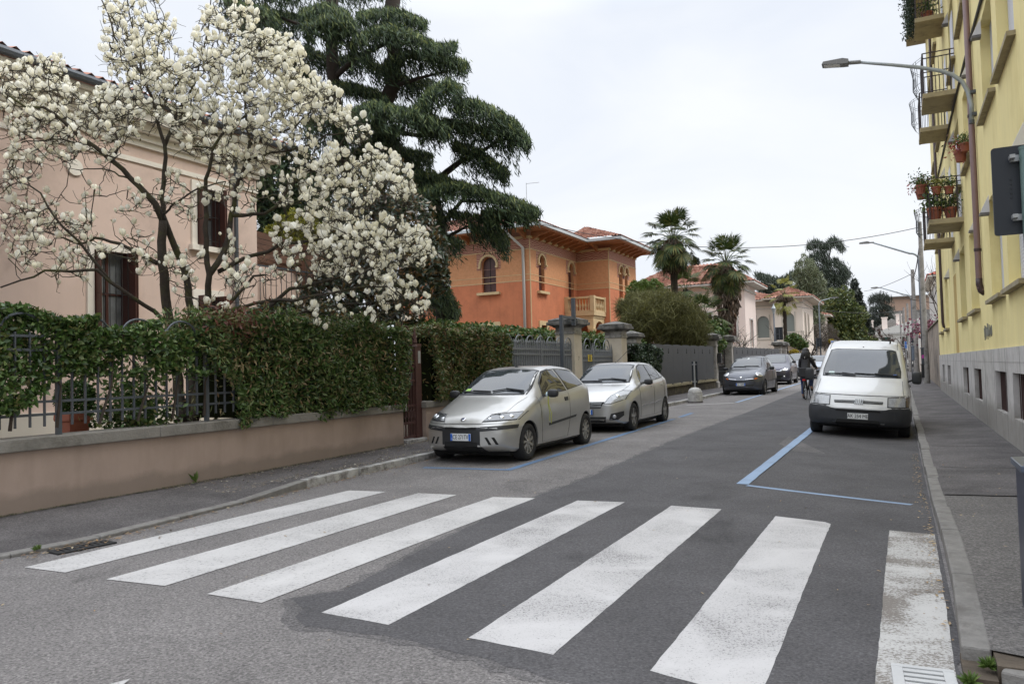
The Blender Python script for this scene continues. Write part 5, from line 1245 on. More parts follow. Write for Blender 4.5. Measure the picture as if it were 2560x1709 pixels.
hedge('ivy_bush', 'dark variegated ivy bush swallowing the small stone pillar', P, .1, .75, M['ivy'], core=[(-8.85, XW + .02, 25.5, 27.8, .3, 1.9)], cat='ivy')
P = np.concatenate([box_leaves(9000, -11.3, -10.2, 15.8, 30, .5, 2.72, surf=.85)])
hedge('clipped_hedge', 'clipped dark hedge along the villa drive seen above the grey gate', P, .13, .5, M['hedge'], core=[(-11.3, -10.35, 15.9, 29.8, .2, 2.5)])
# bent pole by the gate
e = AX(1403, 787, XW + .12); e2 = AX(1431, 745, XW + .1)
t = thing('bent_pole', 'grey steel pole with a stepped offset in front of the large pillar', 'pole', (XW + .12, e.y, .2))
q = MB(); q.bar((XW + .12, e.y, .1), (XW + .12, e.y, e.z), .09); q.build('post', M['iron'], t)
q = MB(); q.bar((XW + .121, e.y + .046, e.z - .045), (XW + .121, e2.y - .046, e.z - .045), .07); q.build('arm', M['iron'], t)
q = MB(); q.bar((XW + .12, e2.y, e.z - .25), (XW + .12, e2.y, e2.z), .1); q.build('tube', M['iron'], t)

# ---- panelled metal fences on a low wall
M['panel'] = pbr('dark_grey_sheet_metal', (.075, .078, .083), .55, metal=.1, var=.1, vscale=3)
M['mossy'] = pbr('mossy_low_wall', (.055, .045, .03), .95, var=.35, vscale=4, bump=.4, dirt=(.13, .11, .06), dscale=2)
M['yellowcap'] = pbr('lichen_coping', (.3, .26, .16), .9, var=.3, vscale=6, dirt=(.12, .1, .06), dscale=4)
def panel_fence(label, y0, y1, step, lowz=.32):
    t = thing('sheet_metal_fence', label, 'fence', (bl(y0), (y0 + y1) / 2, .3)); n = max(1, round((y1 - y0) / step))
    q = MB(); c = MB()
    for k in range(n):
        a, b = y0 + (y1 - y0) * k / n, y0 + (y1 - y0) * (k + 1) / n; xa, xb = bl(a), bl(b); g0 = zg(xa, a) + .12
        q.add([(xa - .3, a, 0), (xb - .3, b, 0), (xb, b, 0), (xa, a, 0), (xa - .3, a, g0 + lowz), (xb - .3, b, g0 + lowz), (xb, b, g0 + lowz), (xa, a, g0 + lowz)], [(0, 1, 2, 3), (7, 6, 5, 4), (0, 3, 7, 4), (1, 5, 6, 2), (2, 6, 7, 3), (0, 4, 5, 1)])
        z = g0 + lowz + .003
        c.add([(xa - .34, a, z), (xb - .34, b, z), (xb + .06, b, z), (xa + .06, a, z), (xa - .34, a, z + .08), (xb - .34, b, z + .08), (xb + .06, b, z + .08), (xa + .06, a, z + .08)], [(0, 1, 2, 3), (7, 6, 5, 4), (0, 3, 7, 4), (1, 5, 6, 2), (2, 6, 7, 3), (0, 4, 5, 1)])
    q.build('low_wall', M['mossy'], t); c.build('coping', M['yellowcap'], t)
    q = MB(); s = MB()
    for k in range(n):
        a, b = y0 + (y1 - y0) * k / n + .003, y0 + (y1 - y0) * (k + 1) / n - .003
        g0 = zg(bl(a), a) + .12 + lowz + .12; zt = 2.24 + .004 * (a - 28) + (0)
        x = bl((a + b) / 2) - .1; dv = Vector((bl(b) - bl(a), b - a, 0)); ln = dv.length; dv.normalize()
        poly = [(0, g0), (ln, g0)] + [(ln - ln * i / 8, zt + .035 * math.sin(PI * i / 8)) for i in range(9)]
        q.prism(poly, (bl(a) - .1, a, 0), dv, (0, 0, 1), (.025, 0, 0))
        m = (a + b) / 2; s.bar((x + .03, m, zt - .3), (x + .03, m, zt - .12), .012); s.tube([(x + .03, m + .04 * math.cos(w_), zt - .27 + .05 * math.sin(w_)) for w_ in [PI + PI * i / 6 for i in range(7)]], .007, 4)
    q.build('panel', M['panel'], t); s.build('ornament', M['black'], t)
    q = MB()
    for k in range(n + 1): y = y0 + (y1 - y0) * k / n; q.box(bl(y) - .16, y - .03, .3, bl(y) - .101, y + .03, 2.15)
    q.build('post', M['black'], t); return t
panel_fence('dark grey sheet metal fence on a mossy low wall behind the bollard', 27.6, 36.25, 1.2)
def door_pillar(label, y):
    return pillar(label, bl(y) - .22, y, .2, zg(bl(y), y) + .1, 2.3, 2.85, cap=.2, shaft=M['concrete'], base=True, group='weathered stone door pillars', pyr=.08)
door_pillar('weathered stone door pillar left of the dark iron door', 36.6); door_pillar('weathered stone door pillar right of the dark iron door', 39.6)
t = thing('iron_door', 'dark ironwork door between the two weathered stone pillars', 'gate', (bl(38) - .3, 38.1, .4))
q = MB(); q.box(bl(38) - .33, 36.9, .42, bl(38) - .3, 39.3, 1.35); q.build('panel', M['panel'], t)
q = MB()
for k in range(19): y = 36.95 + k * .13; q.bar((bl(38) - .28, y, .42), (bl(38) - .28, y, 2.2), .02)
for z in (.5, 1.1, 1.4, 2.0): q.bar((bl(38) - .28, 36.9, z), (bl(38) - .28, 39.3, z), .04)
q.build('bar', M['black'], t)
t = thing('letter_box', 'small black letter box mounted on the stone door pillar', 'letter box', (bl(36.6) + .04, 36.75, 1.7))
q = MB(); q.box(bl(36.6) + .0, 36.6, 1.5, bl(36.6) + .16, 36.9, 1.98); q.build('box', M['black'], t, bevel=.01); q = MB(); q.box(bl(36.6) + .162, 36.65, 1.85, bl(36.6) + .17, 36.85, 1.88); q.build('slot', M['galv'], t)
panel_fence('further dark grey sheet metal fence behind the parked charcoal cars', 40.1, 54.2, 1.25)
door_pillar('stone pillar at the far end of the second metal fence', 54.6); door_pillar('last stone pillar before the low brick wall', 57.0)
t = thing('brick_wall', 'low red brick garden wall past the last stone pillar', 'wall', (bl(64), 64, .3))
q = MB(); q.box(bl(64) - .3, 57.4, .1, bl(64), 74, 1.35); q.build('wall', pbr('red_brick', (.26, .09, .05), .9, var=.25, vscale=9), t)
q = MB(); q.box(bl(64) - .34, 57.4, 1.352, bl(64) + .04, 74, 1.42); q.build('coping', M['concrete'], t)

# ---- bollard and sign plate
bp_ = Vector((-6.3, 26.3, zg(-6.3, 26.3)))
t = thing('bollard', 'short white concrete bollard with domed top and dark foot on the left kerb', 'bollard', bp_)
q = MB(); q.lathe([(.25, bp_.z), (.25, bp_.z + .3), (.215, bp_.z + .315), (.235, bp_.z + .33), (.225, bp_.z + .4), (.19, bp_.z + .46), (.12, bp_.z + .505), (.04, bp_.z + .52)], (bp_.x, bp_.y, 0), 24); q.build('body', pbr('bollard_concrete', (.46, .45, .43), .85, var=.15, vscale=8, bump=.2, dirt=(.22, .21, .2), dscale=5), t, smooth=True, angle=35)
q = MB(); q.lathe([(.262, bp_.z - .02), (.255, bp_.z + .05)], (bp_.x, bp_.y, 0), 24); q.build('foot', M['walk'], t)
pp_ = AX(1737, 970, -7.2); 
t = thing('marker_post', 'tall thin black plate on a steel post seen edge-on before the metal fence', 'traffic sign', (-7.2, pp_.y, .3))
a = AY(1728, 900, pp_.y); b = AY(1744, 956, pp_.y); zt = AY(1737, 903, pp_.y).z; zb2 = AY(1737, 960, pp_.y).z
q = MB(); q.box(a.x, pp_.y + .04, zb2, b.x, pp_.y + .06, zt); q.build('plate', M['signback'], t, bevel=.004)
q = MB(); q.tube([((a.x + b.x) / 2, pp_.y, .1), ((a.x + b.x) / 2, pp_.y, zt + .0)], .035, 10); q.build('post', M['galv'], t, smooth=True, angle=40)
q = MB()
for z in (zt - .12, zb2 + .1): q.box((a.x + b.x) / 2 - .08, pp_.y - .04, z - .02, (a.x + b.x) / 2 + .08, pp_.y + .039, z + .02)
q.build('clamp', M['galv'], t)
# ================================================================ TREES
M['magbark'] = pbr('magnolia_bark', (.04, .031, .022), .9, var=.35, vscale=9, bump=.5, bscale=30, dirt=(.06, .06, .018), dscale=2.5, dlo=.5, dhi=.62)
M['blossom'] = leafmat('magnolia_petals', [(.92, .88, .7), (.95, .93, .82), (.96, .95, .88), (.92, .88, .72)], rough=.6, spec=.25, transl=.4)
M['bark'] = pbr('dark_bark', (.045, .035, .028), .95, var=.35, vscale=6, bump=.5, bscale=12)
class Tree:
    def __init__(s): s.P = []; s.par = []; s.lv = []
    def limb(s, pts, r0, r1, start=None):
        """pts world; returns indices"""
        idx = []; n = len(pts)
        for i, p in enumerate(pts):
            s.P.append(np.array(p, float)); s.par.append(start if i == 0 else idx[-1]); s.lv.append(r0 + (r1 - r0) * i / max(1, n - 1)); idx.append(len(s.P) - 1)
        return idx
def resample(pts, step, jit=0.0):
    out = [Vector(pts[0])]
    for a, b in zip(pts, pts[1:]):
        a, b = Vector(a), Vector(b); n = max(1, int((b - a).length / step))
        for i in range(1, n + 1): out.append(a.lerp(b, i / n) + Vector((random.gauss(0, jit), random.gauss(0, jit), random.gauss(0, jit))) * (1 if i < n else .4))
    return out
def grow(targets, skel, step=.12, jit=.03, maxr=.011, curve=.25):
    """join every target to the nearest point of the branch system by a crooked twig; the nearest targets join first"""
    nodes_ = [np.array(p) for p in skel]; arr = np.zeros((len(nodes_) + len(targets) * 9, 3)); k = len(nodes_); arr[:k] = nodes_
    T = np.array(targets); d = np.full(len(T), 1e9)
    for s0 in range(0, k, 500):
        d = np.minimum(d, np.sqrt(((T[:, None] - arr[None, s0:min(k, s0 + 500)]) ** 2).sum(2)).min(1))
    order = np.argsort(d); segs = []
    for i in order:
        t = T[i]; dd = ((arr[:k] - t) ** 2).sum(1); j = int(dd.argmin()); a = arr[j]; L_ = math.sqrt(dd[j])
        if L_ < .03: continue
        n = max(2, min(8, int(L_ / step) + 1)); pts = [a]
        side = np.array([random.gauss(0, 1), random.gauss(0, 1), random.gauss(0, .6)]) * L_ * curve * .3
        for q in range(1, n + 1):
            f = q / n; p = a + (t - a) * f + side * math.sin(PI * f) + np.array([0, 0, -.12 * L_ * math.sin(PI * f)])
            if q < n: p = p + np.array([random.gauss(0, jit), random.gauss(0, jit), random.gauss(0, jit)])
            pts.append(p)
            if k < len(arr): arr[k] = p; k += 1
        segs.append((pts, L_))
    return segs
# ---------------- white magnolia
mg = thing('magnolia_tree', 'large white flowering magnolia with bare dark limbs behind the garden wall hedge', 'tree', (-10.4, 8.6, .1))
D0 = 12.4
z1p = lambda x, y, d=0: AD(x * .3634, y * .3634, D0 + d)
z3p = lambda x, y, d=0: AD(x * .3634, 570 + y * .3634, D0 + d)
z2p = lambda x, y, d=0: AD(640 + x * .3634, y * .3634, D0 + d)
z4p = lambda x, y, d=0: AD(640 + x * .2104, 570 + y * .2104, D0 + d)
LM = [  # (points, r0, r1)
    ([z3p(1255, 1330), z3p(1225, 1050, .05), z3p(1190, 800), z3p(1150, 560), z3p(1115, 240, -.1), z1p(1120, 1520, -.1)], .105, .075),
    ([z1p(1120, 1520, -.1), z1p(1070, 1400, -.15), z1p(900, 1230, -.3), z1p(780, 1110, -.45), z1p(650, 1010, -.55), z1p(500, 900, -.7), z1p(380, 780, -.9), z1p(300, 740, -1), z1p(180, 740, -1.1), z1p(50, 650, -1.2), z1p(-60, 560, -1.2)], .065, .016),
    ([z3p(1290, 1330, .1), z3p(1330, 1000, .15), z3p(1320, 700, .2), z3p(1310, 560, .2), z3p(1280, 330, .2), z3p(1210, 150, .1), z3p(1150, 0, .0), z1p(1120, 1480, 0)], .09, .055),
    ([z1p(1120, 1480, 0), z1p(1110, 1350, .1), z1p(1130, 1180, .2), z1p(1135, 1000, .3), z1p(1075, 790, .3), z1p(1040, 660, .35), z1p(1000, 560, .3), z1p(880, 400, .2), z1p(790, 250, .1), z1p(740, 100, .1), z1p(700, 0, .1), z1p(690, -120, .1)], .05, .01),
    ([z1p(1040, 660, .35), z1p(985, 530, .5), z1p(950, 350, .6), z1p(915, 220, .6), z1p(880, 60, .6), z1p(870, -60, .6)], .03, .01),
    ([z3p(1330, 1330, -.1), z3p(1390, 900, -.1), z3p(1420, 620), z3p(1440, 320, -.1), z3p(1420, 150, -.1), z3p(1410, 0, -.1), z1p(1415, 1400, -.1), z1p(1415, 1230, -.15), z1p(1440, 1170, -.2), z1p(1470, 1020, -.2), z1p(1520, 930, -.1), z1p(1600, 850, 0), z1p(1690, 800, 0)], .1, .02),
    ([z3p(1440, 320, -.1), z3p(1540, 170, .1), z3p(1580, 50, .2), z1p(1590, 1480, .25), z1p(1640, 1250, .3), z1p(1700, 1100, .4), z1p(1720, 990, .45), z1p(1690, 800, .5), z1p(1680, 600, .5), z1p(1660, 420, .5), z2p(60, 300, .5)], .06, .012),
    ([z1p(1135, 1000, .3), z1p(1230, 760, .5), z1p(1300, 660, .6), z1p(1360, 520, .7), z1p(1400, 330, .7), z1p(1440, 150, .7), z1p(1450, -20, .7)], .038, .01),
    ([z3p(1230, 1000, .05), z3p(1200, 800, 0), z3p(1150, 660, -.05), z3p(1060, 575, -.1), z3p(900, 470, -.4), z3p(760, 370, -.6), z3p(660, 285, -.7), z3p(480, 295, -.9), z3p(310, 290, -1.0), z3p(150, 355, -1.1), z3p(0, 410, -1.2)], .055, .014),
    ([z3p(1080, 240, -.1), z3p(960, 170, .1), z3p(830, 110, .3), z3p(650, 70, .5), z3p(540, 110, .6), z3p(420, 60, .7), z3p(300, 20, .7), z1p(200, 1500, .7)], .045, .012),
    ([z3p(760, 370, -.6), z3p(650, 230, -.7), z3p(540, 90, -.9), z3p(440, 0, -1.0), z1p(330, 1430, -1.1), z1p(280, 1330, -1.2), z1p(130, 1250, -1.2), z1p(60, 1180, -1.2)], .03, .01),
    ([z3p(1420, 560, -.1), z3p(1560, 540, .1), z3p(1650, 440, .2), z3p(1740, 330, .3), z4p(100, 560, .3)], .045, .02),
    ([z3p(1420, 640, 0), z3p(1480, 600, .1), z4p(60, 1080, .1), z4p(280, 830, .2), z4p(400, 725, .3), z4p(560, 700, .4), z4p(830, 630, .5), z4p(1150, 540, .7), z4p(1400, 420, .8), z4p(1650, 330, .8), z4p(1850, 250, .8)], .06, .012),
    ([z3p(1440, 620, 0), z4p(0, 890, -.2), z4p(300, 850, -.3), z4p(600, 830, -.4), z4p(900, 770, -.5), z4p(1350, 690, -.5), z4p(1600, 700, -.5), z4p(1800, 850, -.5), z4p(1950, 930, -.5)], .04, .01),
    ([z3p(1500, 300, .1), z4p(-60, 330, .2), z4p(150, 280, .3), z4p(300, 180, .3), z4p(650, 150, .4), z4p(1000, 105, .5), z4p(1300, 150, .6), z4p(1600, 80, .6), z2p(1050, 1420, .6)], .045, .012),
    ([z4p(0, 1110, .2), z4p(350, 1045, .3), z4p(750, 965, .4), z4p(1050, 900, .4), z4p(1400, 880, .4)], .03, .01),
    ([z1p(1590, 1480, .25), z2p(60, 1470, .3), z2p(160, 1410, .3), z2p(220, 1300, .3), z2p(330, 1180, .3), z2p(450, 1150, .4), z2p(650, 1200, .5), z2p(820, 1150, .6)], .04, .012),
    ([z1p(1720, 990, .45), z2p(60, 950, .5), z2p(220, 890, .5), z2p(380, 770, .6), z2p(520, 700, .6), z2p(680, 780, .6)], .028, .01),
    ([z1p(1700, 1100, .4), z2p(100, 1050, .2), z2p(300, 1020, .1), z2p(480, 930, .0), z2p(650, 900, 0), z2p(760, 930, 0)], .025, .01),
    ([z1p(780, 1110, -.45), z1p(820, 1000, -.3), z1p(790, 900, -.3), z1p(700, 830, -.3), z1p(560, 700, -.3), z1p(400, 560, -.3), z1p(250, 500, -.3)], .025, .008),
    ([z1p(650, 1010, -.55), z1p(430, 960, -.4), z1p(180, 970, -.3), z1p(0, 1040, -.3)], .02, .008),
    ([z1p(900, 1230, -.3), z1p(700, 1160, .1), z1p(480, 1160, .3), z1p(460, 1280, .3), z1p(380, 1400, .3)], .018, .006),
    ([z1p(1075, 790, .3), z1p(1200, 600, .1), z1p(1300, 480, 0), z1p(1500, 400, -.2), z1p(1650, 330, -.3)], .02, .008),
    ([z1p(1470, 1020, -.2), z1p(1250, 1000, -.3), z1p(1200, 900, -.4), z1p(1100, 860, -.4)], .018, .007),
    ([z1p(1120, 1480, 0), z1p(1200, 1400, -.5), z1p(1370, 1290, -.8), z1p(1550, 1250, -1.0)], .025, .01),
]
q = MB(); skel = []
for pts, r0, r1 in LM:
    rp = resample(pts, .16, .012); n = len(rp)
    q.tube(rp, [.88 * r0 + (r1 - r0) * .88 * (i / max(1, n - 1)) ** .8 for i in range(n)], 7)
    skel += [tuple(p) for p in rp[(3 if r0 > .08 else 0):]]
# flower density: (display x, y, radius, count)
DN = [(40, 190, 50, 34), (110, 170, 40, 26), (60, 250, 60, 44), (150, 250, 55, 44), (230, 250, 40, 26), (110, 320, 60, 40), (30, 330, 40, 18), (60, 390, 45, 20), (20, 440, 35, 12), (150, 340, 40, 20), (220, 330, 50, 26), (280, 290, 45, 30),
      (260, 30, 30, 10), (320, 20, 45, 16), (270, 90, 40, 16), (340, 90, 45, 24), (370, 70, 30, 8), (270, 150, 35, 14), (330, 150, 40, 26), (390, 165, 45, 34), (330, 220, 50, 26), (400, 240, 50, 26), (290, 215, 40, 16),
      (480, 40, 18, 8), (510, 30, 35, 12), (560, 40, 30, 14), (480, 90, 35, 12), (540, 100, 50, 34), (600, 120, 50, 44), (650, 130, 42, 44), (680, 170, 30, 16), (460, 160, 45, 24), (520, 170, 50, 32), (600, 190, 55, 44), (660, 210, 40, 24), (700, 220, 45, 30), (750, 240, 40, 30),
      (440, 220, 45, 24), (490, 260, 50, 28), (560, 260, 50, 30), (620, 270, 45, 24), (440, 310, 45, 20), (500, 330, 45, 18), (570, 340, 50, 24), (640, 300, 50, 18), (700, 300, 40, 14), (780, 270, 25, 16), (820, 300, 30, 16), (660, 360, 40, 14), (730, 370, 50, 30), (780, 400, 45, 34), (830, 430, 45, 36), (870, 380, 40, 30), (900, 400, 40, 26), (925, 440, 25, 16),
      (590, 400, 40, 12), (640, 440, 35, 12), (700, 440, 45, 24), (760, 460, 45, 24), (820, 500, 45, 22), (700, 500, 30, 12), (640, 540, 30, 14), (720, 540, 45, 34), (780, 540, 45, 40), (840, 550, 45, 34), (900, 540, 45, 40), (950, 560, 35, 34), (970, 590, 25, 16),
      (640, 600, 35, 14), (700, 620, 45, 18), (760, 600, 40, 22), (820, 610, 45, 26), (880, 610, 40, 20), (910, 640, 35, 18), (870, 660, 30, 14), (960, 700, 25, 12), (940, 670, 20, 8), (890, 700, 25, 10), (790, 700, 35, 8), (850, 730, 15, 4), (740, 730, 30, 5), (700, 690, 30, 6),
      (40, 520, 45, 24), (90, 490, 45, 20), (130, 550, 50, 24), (180, 500, 35, 10), (60, 590, 40, 12), (160, 620, 40, 10), (210, 570, 40, 14), (200, 440, 30, 5), (280, 500, 30, 4), (330, 460, 40, 10), (400, 440, 40, 12), (440, 480, 35, 8), (350, 540, 30, 4), (330, 600, 35, 10), (380, 620, 30, 8), (430, 600, 30, 7), (420, 650, 30, 8), (540, 610, 40, 12), (560, 650, 40, 12), (500, 700, 30, 6), (300, 560, 25, 4), (520, 560, 25, 6), (560, 460, 40, 10), (500, 440, 40, 9), (520, 380, 50, 16)]
tg_ = []
for x, y, r, n in DN:
    for _ in range(int(n * (2.2 if y < 300 else 1.6))):
        a = random.uniform(0, 2 * PI); rr = r * math.sqrt(random.random()) * 1.1
        u, v = (x + rr * math.cos(a)) * 1.0898, (y + rr * math.sin(a)) * 1.0898
        tg_.append(np.array(AD(u, v, D0 + clamp(random.gauss(0, .75), -1.7, 1.9))))
segs = grow(tg_, skel, step=.11, jit=.018, curve=.5)
for pts, L_ in segs: q.tube(pts, [min(.016, .004 + .008 * L_) * (1 - .55 * i / (len(pts) - 1)) + .002 for i in range(len(pts))], 4, cap=False)
# bare crooked spur twigs
ends = [s[0] for s in segs]; ex = []
for _ in range(4200):
    s = random.choice(ends); a = np.array(s[random.randrange(len(s))]); p = [a]; d = rdir(1)[0]; d /= np.linalg.norm(d)
    for k in range(3): d = d + rdir(1)[0] * .6; d /= np.linalg.norm(d); p.append(p[-1] + d * random.uniform(.05, .11))
    q.tube(p, [.0055, .0045, .004, .003], 3, cap=False)
q.build('trunk', M['magbark'], mg, smooth=True)
def petals(C, U, S, opening):
    """six-petalled cups: C base, U axis, S size"""
    C, U = np.asarray(C), np.asarray(U); n = len(C); U /= np.linalg.norm(U, axis=1, keepdims=True)
    a = np.cross(U, RNG.normal(size=(n, 3))); a /= np.linalg.norm(a, axis=1, keepdims=True); b = np.cross(U, a)
    V = []; T = []
    for k in range(7):
        th = 2 * PI * k / 7 + RNG.uniform(-.25, .25, n); op = (opening * RNG.uniform(.75, 1.3, n))[:, None]; S_ = S[:, None] * RNG.uniform(.85, 1.15, (n, 1))
        e = a * np.cos(th)[:, None] + b * np.sin(th)[:, None]; t = -a * np.sin(th)[:, None] + b * np.cos(th)[:, None]
        base = C; m1 = C + U * S_ * .45 + e * S_ * .40 * op; m2 = C + U * S_ * .82 + e * S_ * .38 * op; tip = C + U * S_ * 1.05 + e * S_ * .22 * op
        vs = [base, m1 + t * S_ * .27, m1 - t * S_ * .27, m2 + t * S_ * .2, m2 - t * S_ * .2, tip, m1 + e * S_ * .06]
        o = len(V) * 0
        V.append(np.stack(vs, 1)); 
    V = np.stack(V, 1).reshape(-1, 3)      # n*7*7
    f = np.array([[0, 1, 6], [0, 6, 2], [1, 3, 6], [6, 3, 4], [6, 4, 2], [3, 5, 4]]); T = (f[None] + (np.arange(n * 7) * 7)[:, None, None]).reshape(-1, 3)
    return V, T
tips = np.array([s[0][-1] for s in segs]); n = len(tips)
U = np.stack([RNG.normal(0, .28, n), RNG.normal(0, .28, n), np.abs(RNG.normal(1, .25, n))], 1)
V, T = petals(tips, U, np.clip(RNG.normal(.09, .024, n), .045, .135), np.clip(RNG.normal(.72, .22, n), .3, 1.25))
tag(rawmesh('blossoms', V, T, M['blossom'], mg), kind='stuff')
m_ = 1300; idx = RNG.integers(0, n, m_); leafmesh('buds', tips[idx] + RNG.normal(0, .05, (m_, 3)), rdir(m_, (0, 0, .8)), .05, .4, leafmat('bud_leaves', [(.06, .05, .01), (.16, .14, .03), (.03, .03, .012)]), mg)
print('magnolia flowers', n)

# ---------------- conifer sprays
def spray(arcs, d_of, per, lmin, lmax, thick, wid=.05, droop=1.0, back=None, dens=1.0):
    """arcs: lists of (u,v,curtain px); hanging shoots off each bough, spread in depth"""
    Cs = []; As = []; Ls = []
    for arc, d, n, rad in arcs:
        seg = [math.hypot(b[0] - a[0], b[1] - a[1]) for a, b in zip(arc, arc[1:])]; tot = sum(seg)
        k = int(n * dens * tot / 100)
        for _ in range(k):
            s = random.uniform(0, tot); i = 0
            while s > seg[i] and i < len(seg) - 1: s -= seg[i]; i += 1
            f = s / seg[i]; a, b = arc[i], arc[i + 1]
            u = a[0] + (b[0] - a[0]) * f; v = a[1] + (b[1] - a[1]) * f; c = a[2] + (b[2] - a[2]) * f
            h = (random.random() ** 1.5) * c; dd = d + random.gauss(0, rad) ; nm = .7 + .5 * math.sin(u * .13 + d) * math.sin(dd * 2.1 + u * .05)
            u += random.gauss(0, 5); v += random.gauss(0, 4) - 4
            p = AD(u, v + h * nm, dd); Cs.append(p); sgn = 1 if arc[-1][0] > arc[0][0] else -1
            As.append((random.gauss(.25 * sgn, .35), random.gauss(0, .35), -droop * random.uniform(.2, 1.3)))
            Ls.append(random.uniform(lmin, lmax))
    return np.array(Cs), np.array(As), np.array(Ls)
M['cedar'] = leafmat('cedar_needles', [(.01, .019, .011), (.017, .033, .016), (.032, .056, .026), (.055, .09, .04), (.095, .13, .05), (.034, .054, .028)], rough=.6, spec=.25, transl=.1)
k_ = 1.0898
def dz(pts): return [(a * k_, b * k_, c * k_) for a, b, c in pts]
arcs = []
def A_(pts, d=30, n=1300, rad=.7): arcs.append((dz(pts), d, n, rad))
A_([(505, -40, 70), (600, -30, 80), (700, -30, 60)], 29); A_([(700, -50, 70), (800, -40, 90), (880, -50, 60), (930, -60, 80)], 31)
A_([(520, 5, 50), (560, 15, 70), (610, 25, 70), (640, 60, 40)], 28); A_([(550, 60, 50), (620, 30, 90), (690, 40, 70)], 31)
A_([(690, 30, 60), (740, 15, 60), (790, 30, 60), (815, 70, 30)], 27.5); A_([(700, 60, 60), (760, 40, 80), (800, 60, 70)], 26.8, 1700, .45)
A_([(820, 40, 40), (880, 25, 50), (930, 35, 40), (975, 55, 35)], 29); A_([(800, 105, 60), (850, 70, 80), (900, 62, 70), (960, 85, 60), (1000, 110, 50), (1045, 105, 45)], 28)
A_([(880, 150, 60), (930, 125, 60), (985, 130, 60), (1035, 140, 50), (1072, 150, 55)], 29.5); A_([(640, 90, 60), (690, 110, 70), (760, 140, 50), (800, 135, 60), (850, 130, 60)], 31)
A_([(590, 90, 50), (650, 120, 50), (700, 160, 50), (720, 180, 40)], 31, 1000); A_([(760, 195, 25), (810, 200, 35), (860, 215, 40), (890, 235, 30)], 30)
A_([(850, 150, 70), (900, 165, 90), (940, 190, 60), (990, 190, 60)], 31); A_([(660, 190, 60), (720, 190, 60), (780, 240, 40)], 31)
A_([(800, 265, 60), (850, 240, 60), (900, 250, 60), (950, 260, 60), (1000, 280, 50), (1030, 300, 40)], 27); A_([(700, 280, 90), (780, 265, 100), (850, 290, 90), (920, 300, 90)], 29.5, 1500)
A_([(950, 260, 60), (990, 205, 90), (1030, 190, 80), (1060, 210, 60)], 27); A_([(1040, 240, 70), (1090, 235, 60), (1140, 260, 60), (1180, 285, 60), (1212, 325, 40)], 27.5)
A_([(960, 300, 60), (1020, 280, 60), (1080, 290, 70), (1140, 300, 80), (1190, 320, 80)], 28.6, 1200); A_([(1040, 330, 60), (1100, 350, 80), (1150, 390, 40), (1165, 400, 30)], 29)
A_([(820, 320, 80), (880, 330, 90), (940, 350, 70), (990, 360, 60)], 30.5, 1600); A_([(760, 360, 60), (830, 350, 60), (890, 390, 50)], 31, 1100); A_([(700, 400, 80), (780, 420, 90), (860, 460, 90), (930, 470, 90)], 31.5, 1400)
A_([(900, 415, 60), (950, 400, 60), (1000, 405, 50), (1050, 425, 40)], 29); A_([(940, 450, 60), (1000, 430, 60), (1060, 425, 50), (1110, 440, 55), (1160, 455, 60), (1200, 470, 50), (1235, 490, 30)], 28)
A_([(960, 500, 50), (1040, 490, 40), (1100, 500, 45), (1140, 520, 50), (1165, 560, 45)], 29.5, 700); A_([(1110, 490, 40), (1160, 490, 45), (1215, 490, 35)], 28.5, 1500, .5)
A_([(1080, 525, 40), (1120, 530, 50), (1155, 560, 50)], 30, 700); A_([(950, 560, 60), (1000, 540, 70), (1040, 550, 60), (1060, 560, 50)], 31, 900); A_([(990, 620, 60), (1015, 640, 70), (1050, 720, 25)], 31, 1100)
A_([(640, 500, 100), (720, 520, 100), (800, 560, 100)], 33, 900); A_([(980, 680, 60), (1010, 690, 60), (1045, 715, 25)], 31.5, 1200, .5)
ct = thing('cedar_tree', 'huge dark weeping cedar with layered drooping boughs between pink house and orange villa', 'tree', AD(1110, 900, 31.5).to_tuple()[:2] + (.2,))
q = MB(); az = lambda u, v, d: AD(u * k_, v * k_, d)
tb = AD(1105, 880, 31.5); tb.z = -.1
q.tube(resample([tb, az(1015, 650, 31.5), az(1008, 520, 31.3), az(985, 430, 31), az(945, 390, 30.5), az(900, 330, 30), az(868, 290, 30), az(880, 240, 30), az(900, 200, 30), az(905, 120, 30), az(900, -60, 30)], 1, .05), [.42 - .3 * i / 40 for i in range(41)][:99] if False else .3, 10)
q.tube(resample([az(830, 640, 31), az(800, 420, 30.5), az(775, 300, 30), az(765, 180, 29.8), az(760, 100, 29.6), az(765, -60, 29.5)], 1, .04), .24, 10)
for pts, r in (([az(985, 430, 31), az(1060, 370, 29.5), az(1130, 330, 28.5), az(1180, 310, 28)], .15), ([az(868, 290, 30), az(960, 310, 29), az(1040, 270, 28)], .13), ([az(1008, 520, 31.3), az(1060, 460, 29.5), az(1130, 460, 28.5), az(1215, 485, 28)], .12),
               ([az(900, 200, 30), az(960, 180, 29), az(1040, 160, 29)], .1), ([az(765, 180, 29.8), az(820, 130, 29), az(900, 90, 28.5), az(1000, 115, 28)], .12), ([az(775, 250, 30), az(720, 190, 31), az(640, 130, 31), az(560, 70, 30)], .11), ([az(765, 100, 29.6), az(700, 60, 29), az(600, 25, 29)], .09), ([az(905, 120, 30), az(960, 70, 29.5), az(980, 60, 29)], .07), ([az(945, 390, 30.5), az(870, 370, 30), az(780, 360, 30)], .1), ([az(1008, 560, 31), az(1070, 520, 30), az(1150, 540, 29.5)], .1)):
    rp = resample(pts, .8, .05); q.tube(rp, [r * (1 - .75 * i / (len(rp) - 1)) for i in range(len(rp))], 6)
q.build('trunk', M['bark'], ct, smooth=True)
C, A2, L2_ = spray(arcs, None, 0, .14, .38, 0, dens=1.6)
leafmesh('crown', C, A2, L2_, .13, M['cedar'], ct)
